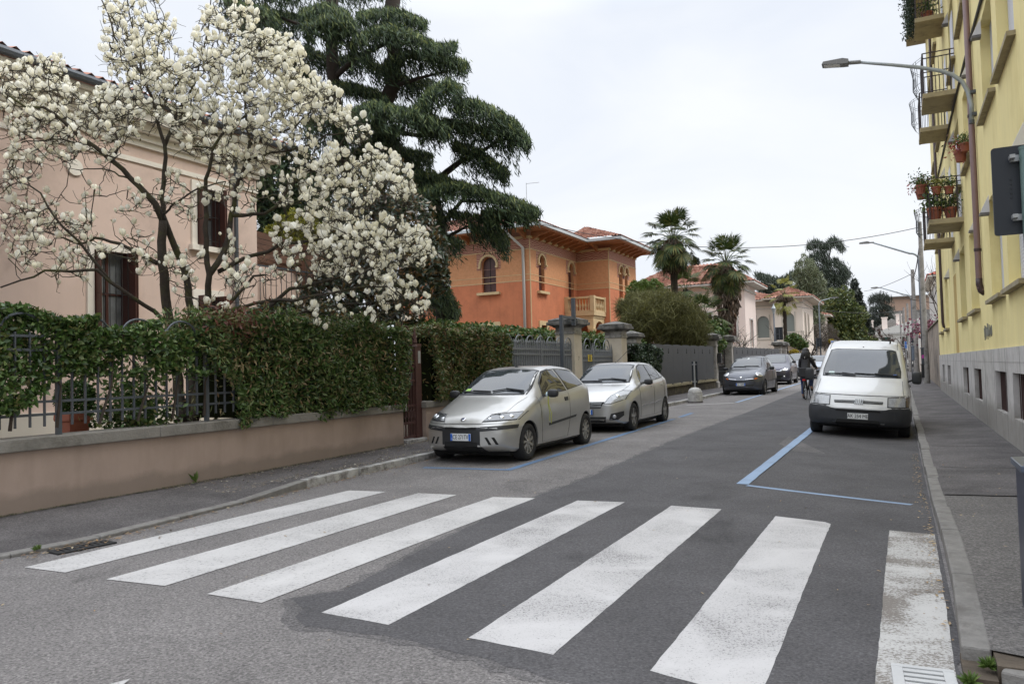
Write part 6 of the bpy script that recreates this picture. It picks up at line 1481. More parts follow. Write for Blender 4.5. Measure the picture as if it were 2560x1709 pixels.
arcs2 = [([(a, b - 2, c * .3) for a, b, c in arc], d - .25, n * .22, rad * .8) for arc, d, n, rad in arcs if n < 1650 or rad < .5]
C, A2, L2_ = spray(arcs2, None, 0, .12, .3, 0); leafmesh('young_shoots', C, A2, L2_, .2, leafmat('young_cedar_needles', [(.08, .12, .045), (.13, .17, .06), (.2, .22, .07), (.09, .13, .07)], .6, .25, .15), ct)
print('cedar sprays', len(C))

# ---------------- generic crown from blobs
def crown_pts(blobs, n, shell=.7):
    out = []; w_ = np.array([b[3] * b[4] * b[5] if len(b) > 5 else b[3] ** 3 for b in blobs]) ** .67; w_ /= w_.sum()
    for b, k in zip(blobs, w_):
        m = int(n * k); r = np.array([b[3], b[4], b[5]]) if len(b) > 5 else np.array([b[3]] * 3)
        d = rdir(m); d /= np.linalg.norm(d, axis=1, keepdims=True); s = RNG.uniform(0, 1, (m, 1)) ** .33; s = np.where(RNG.uniform(size=(m, 1)) < shell, .82 + .2 * s, s)
        s *= 1 + .16 * np.sin(d[:, :1] * 7 + b[0]) * np.sin(d[:, 2:] * 8 + b[1])
        out.append(np.array(b[:3]) + d * s * r)
    return np.concatenate(out)
def pblob(u, v, d, rpx, asp=1.0, deep=1.0):
    p = AD(u, v, d); r = rpx * d / F; return (p.x, p.y, p.z, r, r * deep, r * asp)
def bushtree(name, label, cat, blobs, n, size, asp, m, trunk=None, bias=(0, 0, 0), group=None, shell=.7, trm=None, tr=.15):
    b0 = blobs[0]; base = trunk[0] if trunk else (b0[0], b0[1], .1)
    t = thing(name, label, cat, (base[0], base[1], base[2] if len(base) > 2 else .1), group=group)
    P = crown_pts(blobs, n, shell); P = P[P[:, 2] > .1]
    leafmesh('crown', P, rdir(len(P), bias), size, asp, m, t)
    if trunk:
        q = MB(); rp = resample(trunk, .5, .02); q.tube(rp, [tr * (1 - .6 * i / len(rp)) for i in range(len(rp))], 8)
        for b in blobs:
            s = random.choice(rp[len(rp) // 3:]); e = Vector(b[:3]); q.tube([s, s.lerp(e, .5) + Vector((0, 0, .1)), e], [tr * .4, tr * .25, tr * .1], 5)
        q.build('trunk', trm or M['bark'], t, smooth=True)
    return t
M['maggreen'] = leafmat('evergreen_magnolia_leaves', [(.012, .02, .01), (.02, .04, .015), (.035, .06, .025), (.09, .12, .09), (.12, .07, .025), (.16, .1, .03)], rough=.28, spec=.7, transl=.05)
bushtree('evergreen_magnolia', 'glossy dark evergreen magnolia with rusty leaf undersides behind the flowering tree', 'tree',
         [pblob(960, 470, 20, 75, 1.0), pblob(1020, 560, 19.5, 70), pblob(1060, 640, 19, 62), pblob(980, 660, 20, 80), pblob(900, 560, 21, 80), pblob(920, 740, 20, 85), pblob(1010, 760, 19.5, 60), pblob(820, 760, 21, 70), pblob(1085, 700, 19, 40), pblob(860, 680, 21, 60)], 15000, .17, .4, M['maggreen'],
         trunk=[(AD(930, 900, 20).x, AD(930, 900, 20).y, .1), AD(925, 760, 20), AD(950, 600, 20), AD(960, 480, 20)], bias=(0, 0, .3), tr=.14)
bushtree('golden_shrub', 'yellow green conifer bush glowing behind the magnolia blossoms', 'shrub', [pblob(745, 590, 24, 60), pblob(700, 600, 24, 40), pblob(800, 610, 24, 45)], 6000, .16, .35, leafmat('golden_foliage', [(.1, .11, .01), (.2, .2, .02), (.32, .29, .04)]), bias=(0, 0, .8))
bushtree('evergreen_tree', 'dark evergreen filling the gap behind the timber pergola', 'tree', [pblob(650, 560, 27, 50), pblob(640, 490, 27, 45), pblob(690, 470, 27, 55), pblob(760, 500, 27, 60), pblob(720, 560, 27, 60), pblob(800, 580, 27, 60), pblob(850, 650, 27, 70), pblob(760, 660, 27, 60), pblob(670, 400, 28, 45), pblob(740, 420, 28, 50)], 9000, .3, .3, M['cedar'], trunk=[(AD(760, 900, 27).x, AD(760, 900, 27).y, .1), AD(755, 600, 27)], tr=.2)
bushtree('dark_shrub', 'dark laurel thicket beneath the evergreen magnolia behind the hedge', 'shrub', [pblob(700, 790, 19, 60, .7), pblob(800, 800, 18.5, 60, .7), pblob(620, 800, 18, 40, .7)], 7000, .13, .4, M['maggreen'])
# feathery olive shrub by the villa
M['feather'] = leafmat('feathery_twigs', [(.06, .06, .022), (.1, .1, .035), (.14, .135, .05), (.2, .2, .06)], rough=.7, transl=.25)
bushtree('feathery_shrub', 'big feathery olive brown shrub beside the orange villa behind the metal fence', 'shrub', [pblob(1640, 800, 36, 78, .9), pblob(1690, 795, 36, 56, 1), pblob(1600, 785, 37, 50, 1.1), pblob(1720, 830, 35.5, 50), pblob(1580, 830, 36, 40), pblob(1655, 765, 37, 36), pblob(1740, 800, 36, 28), pblob(1560, 775, 37, 22)], 20000, .75, .03, M['feather'], bias=(.2, 0, .8), shell=.2)
bushtree('bright_shrub', 'fresh green rounded shrub behind the feathery bush', 'shrub', [pblob(1600, 735, 46, 34), pblob(1630, 730, 46, 30), pblob(1610, 760, 46, 40)], 5000, .3, .3, leafmat('fresh_green', [(.06, .1, .015), (.1, .15, .03), (.15, .2, .05)]))
bushtree('dark_shrub', 'dark evergreen thicket under the tall palms', 'shrub', [pblob(1760, 850, 38, 50), pblob(1790, 830, 40, 30), pblob(1700, 870, 38, 40), pblob(1580, 860, 34, 30)], 6000, .25, .3, M['hedge'])
# ---------------- palms
M['fan'] = leafmat('palm_fan_blades', [(.02, .035, .01), (.035, .06, .016), (.06, .085, .022), (.13, .12, .03)], rough=.6, spec=.25, transl=.15)
M['deadfan'] = leafmat('dead_palm_skirt', [(.07, .05, .035), (.14, .11, .085), (.24, .19, .15), (.11, .06, .03)], rough=.9, transl=.05)
M['palmtrunk'] = pbr('hairy_palm_trunk', (.035, .026, .018), 1.0, var=.4, vscale=12, bump=1, bscale=20)
def palm(label, base, topz, R_=1.5, nf=34, skirt=2.2, tr=.2, ds=.0, leafm=None, seed=1, group='fan palms', fs=.62):
    rnd = random.Random(seed); base = Vector(base); t = thing('fan_palm', label, 'palm tree', base, group=group)
    top = Vector((base.x, base.y, topz)); q = MB(); rp = resample([base, top], .25, .008)
    q.tube(rp, [tr * (1 + .12 * (i % 2)) for i in range(len(rp))], 10); q.build('trunk', M['palmtrunk'], t)
    V = []; T = []; st = MB()
    def fan(c, ax_, up, s, n=24):
        ax_ = ax_.normalized(); side = ax_.cross(up).normalized(); up2 = side.cross(ax_)
        for k in range(n):
            a = (k / (n - 1) - .5) * R(220) + rnd.gauss(0, .03); d = (ax_ * math.cos(a) + side * math.sin(a)); l = s * (.8 + .2 * math.cos(a)) * rnd.uniform(.9, 1.05)
            p = d.cross(up2).normalized() * .028 * (s / .62); m_ = c + d * l * .6 + up2 * .02; tip = c + d * l + Vector((0, 0, -.09 * l - abs(rnd.gauss(0, .04))))
            o = len(V); V.extend([c, m_ + p, m_ - p, tip]); T.extend([(o, o + 1, o + 2), (o + 1, o + 3, o + 2)])
    for i in range(nf):
        el = R(80) - R(150) * ((i + .5) / nf) ** .9; az_ = i * 2.399 + rnd.uniform(-.3, .3); d = Vector((math.cos(az_) * math.cos(el), math.sin(az_) * math.cos(el), math.sin(el)))
        L_ = R_ * .62 * rnd.uniform(.8, 1.1); e = top + d * L_ + Vector((0, 0, -.18 * (1 - d.z) * L_))
        st.tube([top - Vector((0, 0, .1)), top + d * L_ * .5, e], [.02, .014, .01], 4)
        ax_ = (d + Vector((0, 0, -.45 * (1.1 - d.z)))).normalized(); up = Vector((0, 0, 1)) + d * rnd.uniform(-.2, .6); fan(e, ax_, up, fs * rnd.uniform(.85, 1.1))
    rawmesh('fans', np.array([tuple(v) for v in V]), np.array(T), leafm or M['fan'], t); st.build('leaf_stalk', M['fan'], t)
    if skirt:
        n = 900; z = RNG.uniform(0, 1, n); a = RNG.uniform(0, 2 * PI, n); r = tr * 1.1 + (.62 * R_ * .55) * np.sin(np.clip(z * 1.1, 0, 1) * PI) ** .7 * (.55 + .45 * RNG.uniform(size=n)) * (1 - .35 * z)
        C = np.stack([base.x + r * np.cos(a), base.y + r * np.sin(a), topz - .25 - skirt * z], 1)
        A = np.stack([np.cos(a) * .35, np.sin(a) * .35, -np.ones(n)], 1) + RNG.normal(0, .2, (n, 3)); leafmesh('dead_skirt', C, A, .45, .28, M['deadfan'], t, fold=.3)
    return t
def gp(u, d): p = AD(u, 900, d); return (p.x, p.y, .2)
palm('tallest fan palm standing just right of the orange villa', gp(1692, 40), AD(1686, 592, 40).z, 1.75, 52, 1.5, .17, seed=3, fs=.75)
palm('second fan palm with a long shaggy grey skirt before the pale pink house', gp(1824, 43), AD(1824, 652, 43).z, 1.75, 48, 3.6, .2, seed=5, fs=.72)
palm('slim yellowish fan palm in front of the cream villa', gp(1966, 66), AD(1966, 735, 66).z, 1.9, 22, .3, .15, leafm=leafmat('yellow_fans', [(.12, .12, .02), (.2, .2, .04), (.28, .26, .06)]), seed=8, fs=.6)
palm('low bushy palm among shrubs between the two tall palms', gp(1760, 39), AD(1748, 790, 39).z, 1.5, 26, 0, .15, seed=9, fs=.7)
palm('short palm tucked behind the tallest palm trunk', gp(1720, 46), AD(1718, 722, 46).z, 1.6, 20, 0, .15, seed=11, fs=.75)
# ---------------- bare twiggy shrubs
def bare(name, label, base, h, spread, n, seed, m=None, r=.03, buds=None, cat='tree'):
    rnd = random.Random(seed); t = thing(name, label, cat, base); q = MB(); ends = []
    def br(p, d, l, r_, lv):
        pts = [p]; 
        for k in range(4): d = (d + Vector((rnd.gauss(0, .12), rnd.gauss(0, .12), rnd.gauss(.02, .1)))).normalized(); pts.append(pts[-1] + d * l / 4)
        q.tube(pts, [r_ * (1 - .15 * i) for i in range(5)], 4 if lv else 6, cap=False)
        ends.extend(pts[1:])
        if lv < 3:
            for _ in range(3 if lv else n):
                s = pts[rnd.randint(1, 4)]; dd = (d + Vector((rnd.gauss(0, spread), rnd.gauss(0, spread), rnd.gauss(.05, .35)))).normalized(); br(s, dd, l * rnd.uniform(.5, .75), r_ * .55, lv + 1)
    for k in range(3): br(Vector(base), Vector((rnd.gauss(0, .3), rnd.gauss(0, .3), 1)).normalized(), h * .45, r, 0)
    q.build('branches', m or M['stem'], t)
    if buds:
        E_ = np.array([tuple(e) for e in ends]); idx = RNG.integers(0, len(E_), buds[0]); leafmesh('buds', E_[idx] + RNG.normal(0, buds[3] if len(buds) > 3 else .06, (buds[0], 3)), rdir(buds[0]), buds[2], .7, buds[1], t)
    return t
bare('bare_shrub', 'bare twiggy magnolia shrub with pale buds around the shaggy palm', gp(1790, 46), 5.2, .55, 5, 2, r=.06, buds=(260, M['blossom'], .09))
bare('bare_shrub', 'leafless twiggy shrub right of the shaggy palm', gp(1850, 48), 4.8, .6, 5, 4, r=.05, buds=(200, M['potgreen'], .08))
bare('bare_tree', 'small gnarled leafless tree beyond the last stone pillar', gp(2010, 70), 6.0, .7, 4, 6, r=.12)
bare('bare_tree', 'bare street tree with dark twigs left of the pale concrete pole', (AD(2268, 850, 90).x, AD(2268, 850, 90).y, 0), 6.5, .5, 5, 8, r=.14, buds=(500, leafmat('rusty_buds', [(.06, .03, .025), (.1, .05, .04)]), .25))
bare('bare_tree', 'leafless tree rising over the old garden wall against the sky', (4.4, 63, 0), 9.5, .4, 5, 12, r=.1)
pt_ = bare('plum_tree', 'pink blossoming plum tree behind the old garden wall', (3.2, 60, 0), 6.0, .3, 6, 14, r=.1, buds=(6000, leafmat('plum_blossom', [(.1, .025, .04), (.18, .05, .08), (.28, .11, .16), (.06, .03, .03)]), .2, .3))
# ---------------- far trees
M['deodar'] = leafmat('far_deodar', [(.02, .03, .02), (.035, .05, .03), (.055, .075, .045)], transl=.05)
M['spruce'] = leafmat('far_spruce', [(.015, .022, .016), (.03, .04, .028), (.05, .055, .04)], transl=.05)
M['lightpine'] = leafmat('pale_grey_green_needles', [(.09, .11, .055), (.15, .175, .09), (.22, .24, .15)], transl=.15)
M['yellowgreen'] = leafmat('yellow_green_leaves', [(.03, .05, .014), (.06, .085, .022), (.1, .13, .035), (.17, .17, .04)], transl=.1)
def weeping(label, trunk, arcs_, n, ll, m, name='cedar_tree', tr=.35, asp=.2, rad=1.2, group=None):
    t = thing(name, label, 'tree', trunk[0], group=group); q = MB(); rp = resample(trunk, 1.5, .08); q.tube(rp, [tr * (1 - .8 * i / len(rp)) for i in range(len(rp))], 7); q.build('trunk', M['bark'], t)
    C, A, L_ = spray([(a, d, n, rad) for a, d in arcs_], None, 0, ll * .6, ll * 1.5, 0); leafmesh('crown', C, A, L_, asp, m, t); return t
dA = 120; g0 = AD(2055, 890, dA)
sy = lambda L_: [(x, y, c) for x, y, c in L_]
weeping('tall dark deodar with a drooping lopsided top above the street end', [(g0.x, g0.y, 0), AD(2058, 760, dA), AD(2066, 690, dA), AD(2078, 615, dA)],
        [(sy([(2020, 620, 12), (2040, 608, 16), (2062, 618, 18)]), dA), (sy([(2062, 622, 18), (2080, 602, 16), (2095, 604, 30), (2106, 622, 14)]), dA), (sy([(2018, 655, 26), (2045, 632, 40), (2068, 640, 40)]), dA), (sy([(2060, 660, 30), (2090, 652, 36), (2110, 672, 25), (2122, 690, 12)]), dA),
         (sy([(2010, 680, 40), (2045, 668, 60), (2080, 680, 60), (2118, 700, 40)]), dA), (sy([(2010, 730, 50), (2060, 715, 60), (2115, 735, 40)]), dA), (sy([(2060, 690, 60), (2110, 700, 60)]), dA), (sy([(2000, 770, 60), (2060, 760, 60), (2110, 770, 50)]), dA)], 2300, .7, M['deodar'], asp=.1)
bushtree('pale_pine', 'loose pale grey-green conifer in front of the tall deodar', 'tree', [pblob(2015, 690, 95, 30, 1.7), pblob(2035, 720, 95, 30, 1.4), pblob(2000, 760, 95, 34, 1.2), pblob(1975, 740, 95, 14, 2), pblob(2030, 750, 95, 26, 1.4), pblob(2025, 800, 95, 34), pblob(1995, 690, 95, 12, 1.6)], 9000, .7, .12, M['lightpine'], trunk=[(AD(2020, 890, 95).x, AD(2020, 890, 95).y, 0), AD(2020, 790, 95), AD(2015, 680, 95)], tr=.3, shell=.35, bias=(0, 0, .8))
bushtree('evergreen_tree', 'broad yellow-green evergreen filling the street end below the deodar', 'tree', [pblob(2085, 790, 105, 46), pblob(2100, 750, 105, 34), pblob(2130, 790, 105, 36), pblob(2050, 830, 105, 45), pblob(2120, 830, 105, 42), pblob(2085, 850, 105, 50), pblob(2020, 850, 105, 40), pblob(2140, 860, 105, 35), pblob(2170, 865, 105, 26)], 15000, .5, .35, M['yellowgreen'], trunk=[(AD(2085, 895, 105).x, AD(2085, 895, 105).y, 0), AD(2085, 800, 105)], tr=.3)
bushtree('spruce_tree', 'dark pointed spruce right of the tall deodar', 'tree', [pblob(2136, 712, 130, 8, 1.8), pblob(2138, 740, 130, 16, 1.3), pblob(2138, 770, 130, 24), pblob(2142, 800, 130, 30), pblob(2150, 840, 130, 34)], 8000, .8, .3, M['spruce'], trunk=[(AD(2138, 895, 130).x, AD(2138, 895, 130).y, 0), AD(2136, 715, 130)], tr=.3)
weeping('round topped cedar with gaps of sky over the gabled house', [(AD(2200, 890, 165).x, AD(2200, 890, 165).y, 0), AD(2200, 800, 165), AD(2200, 750, 165)],
        [(sy([(2176, 755, 16), (2188, 744, 14), (2205, 742, 12), (2224, 752, 18)]), 165), (sy([(2176, 780, 16), (2200, 765, 14), (2230, 775, 20)]), 165), (sy([(2172, 800, 30), (2200, 785, 30), (2232, 800, 30)]), 165), (sy([(2170, 825, 40), (2200, 815, 40), (2236, 825, 40)]), 165), (sy([(2160, 850, 30), (2200, 845, 30), (2230, 850, 20)]), 165)], 2000, .9, M['spruce'], asp=.11)
weeping('monkey puzzle like cedar with upswept bare boughs over the villa roofs', [(AD(1940, 860, 112).x, AD(1940, 860, 112).y, 0), AD(1940, 760, 112), AD(1945, 700, 112)],
        [(sy([(1895, 690, 6), (1925, 712, 10), (1940, 730, 10)]), 112), (sy([(1985, 690, 8), (1955, 705, 12), (1940, 725, 10)]), 112), (sy([(1912, 695, 8), (1945, 708, 10), (1975, 715, 8)]), 112), (sy([(1895, 722, 6), (1940, 728, 12), (1990, 728, 8)]), 112), (sy([(1900, 745, 12), (1945, 740, 20), (1990, 750, 12)]), 112)], 2200, .8, M['deodar'], asp=.12)
bushtree('spruce_tree', 'small dark fir top peeking over the pale pink house roof', 'tree', [pblob(1740, 660, 95, 8, 2), pblob(1740, 685, 95, 16, 1.2), pblob(1742, 710, 95, 22)], 3500, .6, .3, M['spruce'], trunk=[(AD(1740, 890, 95).x, AD(1740, 890, 95).y, 0), AD(1740, 665, 95)], tr=.2)
for u in (1598, 1612):
    bushtree('spruce_tree', 'tiny distant fir top left of the villa gap' if u == 1598 else 'tiny distant fir top right beside its twin', 'tree', [pblob(u, 715 - (u - 1598) * .3, 130, 4, 2), pblob(u, 726, 130, 9, 1.2)], 700, .6, .3, M['spruce'], trunk=[(AD(u, 880, 130).x, AD(u, 880, 130).y, 0), AD(u, 720, 130)], tr=.15)
bushtree('evergreen_tree', 'dark evergreen mass closing the street end behind the grey gabled house', 'tree', [pblob(2170, 820, 200, 30), pblob(2205, 835, 200, 30), pblob(2235, 850, 200, 22), pblob(2130, 840, 200, 30), pblob(2100, 830, 200, 30)], 7000, 1.1, .35, M['spruce'], trunk=[(AD(2170, 895, 200).x, AD(2170, 895, 200).y, 0), AD(2170, 830, 200)], tr=.4)
bushtree('shrub_mass', 'grey brown leafless thicket behind the lamp post on the left', 'shrub', [pblob(2055, 840, 90, 36, .9), pblob(2025, 860, 90, 24), pblob(2080, 860, 90, 24)], 5000, .6, .05, leafmat('brown_twigs', [(.05, .04, .03), (.09, .07, .055), (.12, .1, .07)]), shell=.3, bias=(0, 0, 1))
bushtree('forsythia_bush', 'yellow flowering bushes along the low red brick wall', 'shrub', [pblob(1985, 880, 62, 10, .6), pblob(2010, 885, 66, 10, .6), pblob(2078, 852, 88, 6, .8)], 1500, .2, .4, leafmat('forsythia', [(.3, .22, .02), (.45, .33, .03), (.12, .13, .03)]))
bushtree('shrub_mass', 'green low bushes in the cream villa garden', 'shrub', [pblob(1985, 850, 64, 20, .8), pblob(2005, 862, 66, 14, .8)], 2500, .3, .3, M['hedge'])
# ================================================================ VEHICLES (built facing -Y: front at y=0)
def paint(name, col, metal=.6, rough=.33):
    m = pbr(name, col, rough, metal=metal, coat=.7, spec=.5, var=.04, vscale=2, dirt=tuple(c * .72 for c in col), dscale=1.1, dlo=.52, dhi=.8); return m
M['cglass'] = pbr('car_glass', (.035, .042, .048), .03, spec=.7, ior=1.62, var=.3, vscale=1.5)
M['cglass_dark'] = pbr('dark_side_glass', (.012, .014, .016), .03, spec=.9, ior=1.75)
M['trim'] = pbr('black_plastic_trim', (.022, .023, .025), .5)
M['greytrim'] = pbr('charcoal_bumper_plastic', (.03, .032, .036), .55, var=.15, vscale=5)
M['tyre'] = pbr('tyre_rubber', (.018, .018, .019), .85, var=.3, vscale=8)
M['rim'] = pbr('wheel_alloy', (.36, .36, .36), .4, metal=.7, dirt=(.15, .13, .11), dscale=9)
M['chrome'] = pbr('chrome', (.7, .7, .72), .12, metal=1)
M['lamp_lens'] = pbr('headlamp_lens', (.33, .34, .35), .06, spec=1, ior=1.7, var=.25, vscale=20)
M['lamp_dark'] = pbr('headlamp_dark', (.07, .075, .08), .05, spec=1, ior=1.7, var=.4, vscale=16)
M['reflector'] = pbr('headlamp_reflector', (.72, .74, .76), .1, metal=.7)
M['amber'] = pbr('amber_lens', (.5, .12, .02), .2)
M['plate'] = pbr('white_plate', (.66, .67, .66), .45)
M['plateblue'] = pbr('plate_blue', (.02, .12, .5), .4)
M['plateink'] = pbr('plate_ink', (.02, .02, .025), .5)
M['seam'] = pbr('panel_gap', (.05, .05, .05), .9)
def smooth1(v, s):
    v = np.asarray(v, float); k = int(s * 3) + 1; x = np.arange(-k, k + 1); w_ = np.exp(-x ** 2 / (2 * s * s)); w_ /= w_.sum()
    p = np.concatenate([2 * v[0] - v[1:k + 1][::-1], v, 2 * v[-1] - v[-k - 1:-1][::-1]]); return np.convolve(p, w_, 'valid')
def car_shell(S, bow_f, bow_r, bow_len=1.3, ss=1.2, tumble=.5):
    """S rows: y, zbottom, half width, zshoulder, top half width, ztop -> bmesh"""
    S = np.array(S, float); L_ = S[-1, 0]; ys = np.linspace(0, L_, int(L_ / .05)); st = [np.interp(ys, S[:, 0], S[:, c]) for c in range(1, 6)]
    st = [smooth1(c, ss) for c in st]
    rings = []
    for i, y in enumerate(ys):
        zb, hw, zs, wt, zt = [c[i] for c in st]; zs = min(zs, zt - .03); h = zs - zb
        hs = zt - zs; P = [(0, zb), (.6 * hw, zb), (.9 * hw, zb + .005), (.975 * hw, zb + .05), (.995 * hw, zb + .3 * h), (hw, zb + .55 * h), (.992 * hw, zb + .8 * h), (.968 * hw, zb + .94 * h)]
        w0 = .945 * hw; P.append((w0, zs))
        k = clamp(hs / .3, 0, 1)
        for t in (.25, .5, .75): P.append((w0 + (wt - w0) * t + .03 * k * math.sin(PI * t) * tumble, zs + (hs - .07 * k) * t * (1 - .1 * (1 - k))))
        P.append((wt * .995, zs + hs * (1 - .2 * (1 - k)) - .07 * k)); P.append((wt * .93, zt - .022 * k - .008)); P.append((wt * .72, zt - .006)); P.append((wt * .36, zt)); P.append((0, zt + .003))
        ring = []
        for (x, z) in P:
            f = (abs(x) / .83) ** 2.6; yy = y + bow_f * f * max(0, 1 - y / bow_len) + bow_r * -f * max(0, 1 - (L_ - y) / .9)
            ring.append((x, yy, z))
        rings.append(ring)
    bm = bmesh.new(); n = len(rings[0]); VR = []; 
    for r in rings:
        R_ = [bm.verts.new(p) for p in r]; Lf = [R_[0]] + [bm.verts.new((-p[0], p[1], p[2])) for p in r[1:-1]] + [R_[-1]]; VR.append((R_, Lf))
    for (a, la), (b, lb) in zip(VR, VR[1:]):
        for i in range(n - 1):
            bm.faces.new((a[i], a[i + 1], b[i + 1], b[i])); bm.faces.new((la[i + 1], la[i], lb[i], lb[i + 1]))
    for idx, fl in ((0, 1), (-1, -1)):       # end caps follow the bowed nose
        R_, Lf = VR[idx]; K = 8; rows = []; yb = rings[idx][0][1]
        for i in range(n):
            if i in (0, n - 1): rows.append([R_[i]] * (K + 1)); continue
            row = []
            for j in range(K + 1):
                t = -1 + 2 * j / K
                if j == 0: row.append(Lf[i])
                elif j == K: row.append(R_[i])
                else:
                    x = R_[i].co.x * t; f = (abs(x) / .83) ** 2.6; row.append(bm.verts.new((x, yb + (bow_f * f if fl > 0 else -bow_r * f), R_[i].co.z)))
            rows.append(row)
        for i in range(n - 1):
            for j in range(K):
                q = [rows[i][j], rows[i][j + 1], rows[i + 1][j + 1], rows[i + 1][j]]; u = []
                for v in q:
                    if v not in u: u.append(v)
                if len(u) >= 3:
                    try: bm.faces.new(u)
                    except ValueError: pass
    bmesh.ops.remove_doubles(bm, verts=bm.verts, dist=1e-5)
    bmesh.ops.recalc_face_normals(bm, faces=bm.faces)
    return bm
class Car:
    def __init__(s, name, label, loc, rot, S, pm, bow_f=.28, bow_r=.2, axles=(), wr=.29, track=.7, cat='car', tw=.19, tumble=.5, group='cars parked along the left kerb', roll=0, arch_pad=.045, rim=None, spokes=7):
        s.t = thing(name, label, cat, loc, (0, roll, rot), group=group, local=True); s.W = max(r[2] for r in S); s.pm = pm
        bm = car_shell(S, bow_f, bow_r, tumble=tumble); s.bvh = BVHTree.FromBMesh(bm); me = bpy.data.meshes.new('body'); bm.to_mesh(me); bm.free()
        bm = bmesh.new(); bm.from_mesh(me); RA = wr + arch_pad; lim = s.W - .27       # open the wheel arches
        for y in axles:
            C_ = Vector((y, wr)); dist = lambda co: (Vector((co.y, co.z)) - C_).length
            es = list({e for f in bm.faces if dist(f.calc_center_median()) < RA + .1 and abs(f.calc_center_median().x) > lim - .1 for e in f.edges})
            bmesh.ops.subdivide_edges(bm, edges=es, cuts=3, use_grid_fill=True)
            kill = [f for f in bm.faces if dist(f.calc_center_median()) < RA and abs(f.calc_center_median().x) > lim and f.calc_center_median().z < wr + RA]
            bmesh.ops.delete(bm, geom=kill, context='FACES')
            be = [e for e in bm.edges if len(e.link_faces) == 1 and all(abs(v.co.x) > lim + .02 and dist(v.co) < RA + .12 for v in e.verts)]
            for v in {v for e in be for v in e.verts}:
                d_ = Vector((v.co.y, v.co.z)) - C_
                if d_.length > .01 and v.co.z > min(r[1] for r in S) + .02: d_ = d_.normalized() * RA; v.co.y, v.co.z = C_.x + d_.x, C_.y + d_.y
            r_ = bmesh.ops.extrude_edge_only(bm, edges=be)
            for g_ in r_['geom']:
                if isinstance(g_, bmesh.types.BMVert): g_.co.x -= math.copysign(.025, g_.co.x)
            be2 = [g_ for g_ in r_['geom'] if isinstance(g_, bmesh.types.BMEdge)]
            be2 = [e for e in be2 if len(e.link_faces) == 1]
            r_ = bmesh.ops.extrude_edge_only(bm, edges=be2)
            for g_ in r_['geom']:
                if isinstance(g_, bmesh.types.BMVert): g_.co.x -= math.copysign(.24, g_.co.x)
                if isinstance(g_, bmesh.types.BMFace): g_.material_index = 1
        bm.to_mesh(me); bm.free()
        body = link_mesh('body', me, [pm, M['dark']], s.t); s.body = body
        body.data.polygons.foreach_set('use_smooth', [True] * len(body.data.polygons))
        try: body.data.set_sharp_from_angle(angle=R(38))
        except Exception: pass
        for y in axles:
            for sg in (-1, 1): s.wheel(y, sg, wr, track, tw, rim or M['rim'], spokes, s.W)
        # underbody shadow tray
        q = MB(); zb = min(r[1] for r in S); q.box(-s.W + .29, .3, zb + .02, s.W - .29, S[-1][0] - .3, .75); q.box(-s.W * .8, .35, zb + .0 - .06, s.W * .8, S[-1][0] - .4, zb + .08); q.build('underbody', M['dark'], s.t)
        if axles:
            q = MB()
            for y in axles: q.tube([(-track, y, wr), (track, y, wr)], .04, 8)
            q.build('axle', M['dark'], s.t)
    def wheel(s, y, sg, wr, track, tw, rm, spokes, W):
        xo = sg * (W - .025); w_ = MB(); w_.lathe([(wr * .2, xo - sg * tw), (wr * .2, xo - sg * .07)][::sg], (0, y, wr), 16, 'x'); wh = w_.build('wheel', M['dark'], s.t)
        q = MB(); pr = [(wr * .62, -.0), (wr * .66, .012), (wr * .86, .02), (wr * .97, 0), (wr, -.03), (wr, -tw + .03), (wr * .96, -tw), (wr * .6, -tw)]
        P = [(r, xo + sg * h) for r, h in pr]; q.lathe(P if sg < 0 else P[::-1], (0, y, wr), 36, 'x', cap=False); ty = q.build('tyre', M['tyre'], wh, smooth=True, angle=50)
        q = MB(); ro = wr * .66; q.lathe([(ro, xo - sg * .045), (ro, xo - sg * .05)], (0, y, wr), 28, 'x')
        for k in range(28):
            a = 2 * PI * k / 28; b = 2 * PI * (k + 1) / 28
            f = lambda a, r, x: (x, y + r * math.cos(a), wr + r * math.sin(a))
            q.quad(f(a, ro, xo - sg * .045), f(b, ro, xo - sg * .045), f(b, ro, xo + sg * .004), f(a, ro, xo + sg * .004)); q.quad(f(a, ro * .92, xo - sg * .004), f(b, ro * .92, xo - sg * .004), f(b, ro, xo + sg * .004), f(a, ro, xo + sg * .004))
        ring = q.build('rim', rm, wh, smooth=False)
        q = MB()
        for k in range(spokes):
            a = 2 * PI * k / spokes + .2
            c, d = Vector((0, math.cos(a), math.sin(a))), Vector((0, -math.sin(a), math.cos(a)))
            o = Vector((xo - sg * .018, y, wr)); wd = ro * 1.7 / spokes
            P = [o + c * .02 + d * wd * .35, o + c * .02 - d * wd * .35, o + c * ro * .94 - d * wd * .62 + d * .1 * ro, o + c * ro * .94 + d * wd * .62 + d * .1 * ro]; dx = Vector((sg * .014, 0, 0))
            q.add([p - dx for p in P] + [p + dx for p in P], [(0, 1, 2, 3), (7, 6, 5, 4), (0, 4, 5, 1), (1, 5, 6, 2), (2, 6, 7, 3), (3, 7, 4, 0)])
        q.lathe([(ro * .24, xo - sg * .03), (ro * .22, xo + sg * .002), (ro * .1, xo + sg * .008)][::1 if sg > 0 else 1], (0, y, wr), 14, 'x')
        q.build('wheel_cover', rm, wh)
        q = MB(); q.lathe([(ro * .99, xo - sg * .06), (ro * .99, xo - sg * .062)], (0, y, wr), 24, 'x'); q.build('brake_disc', M['dark'], wh)
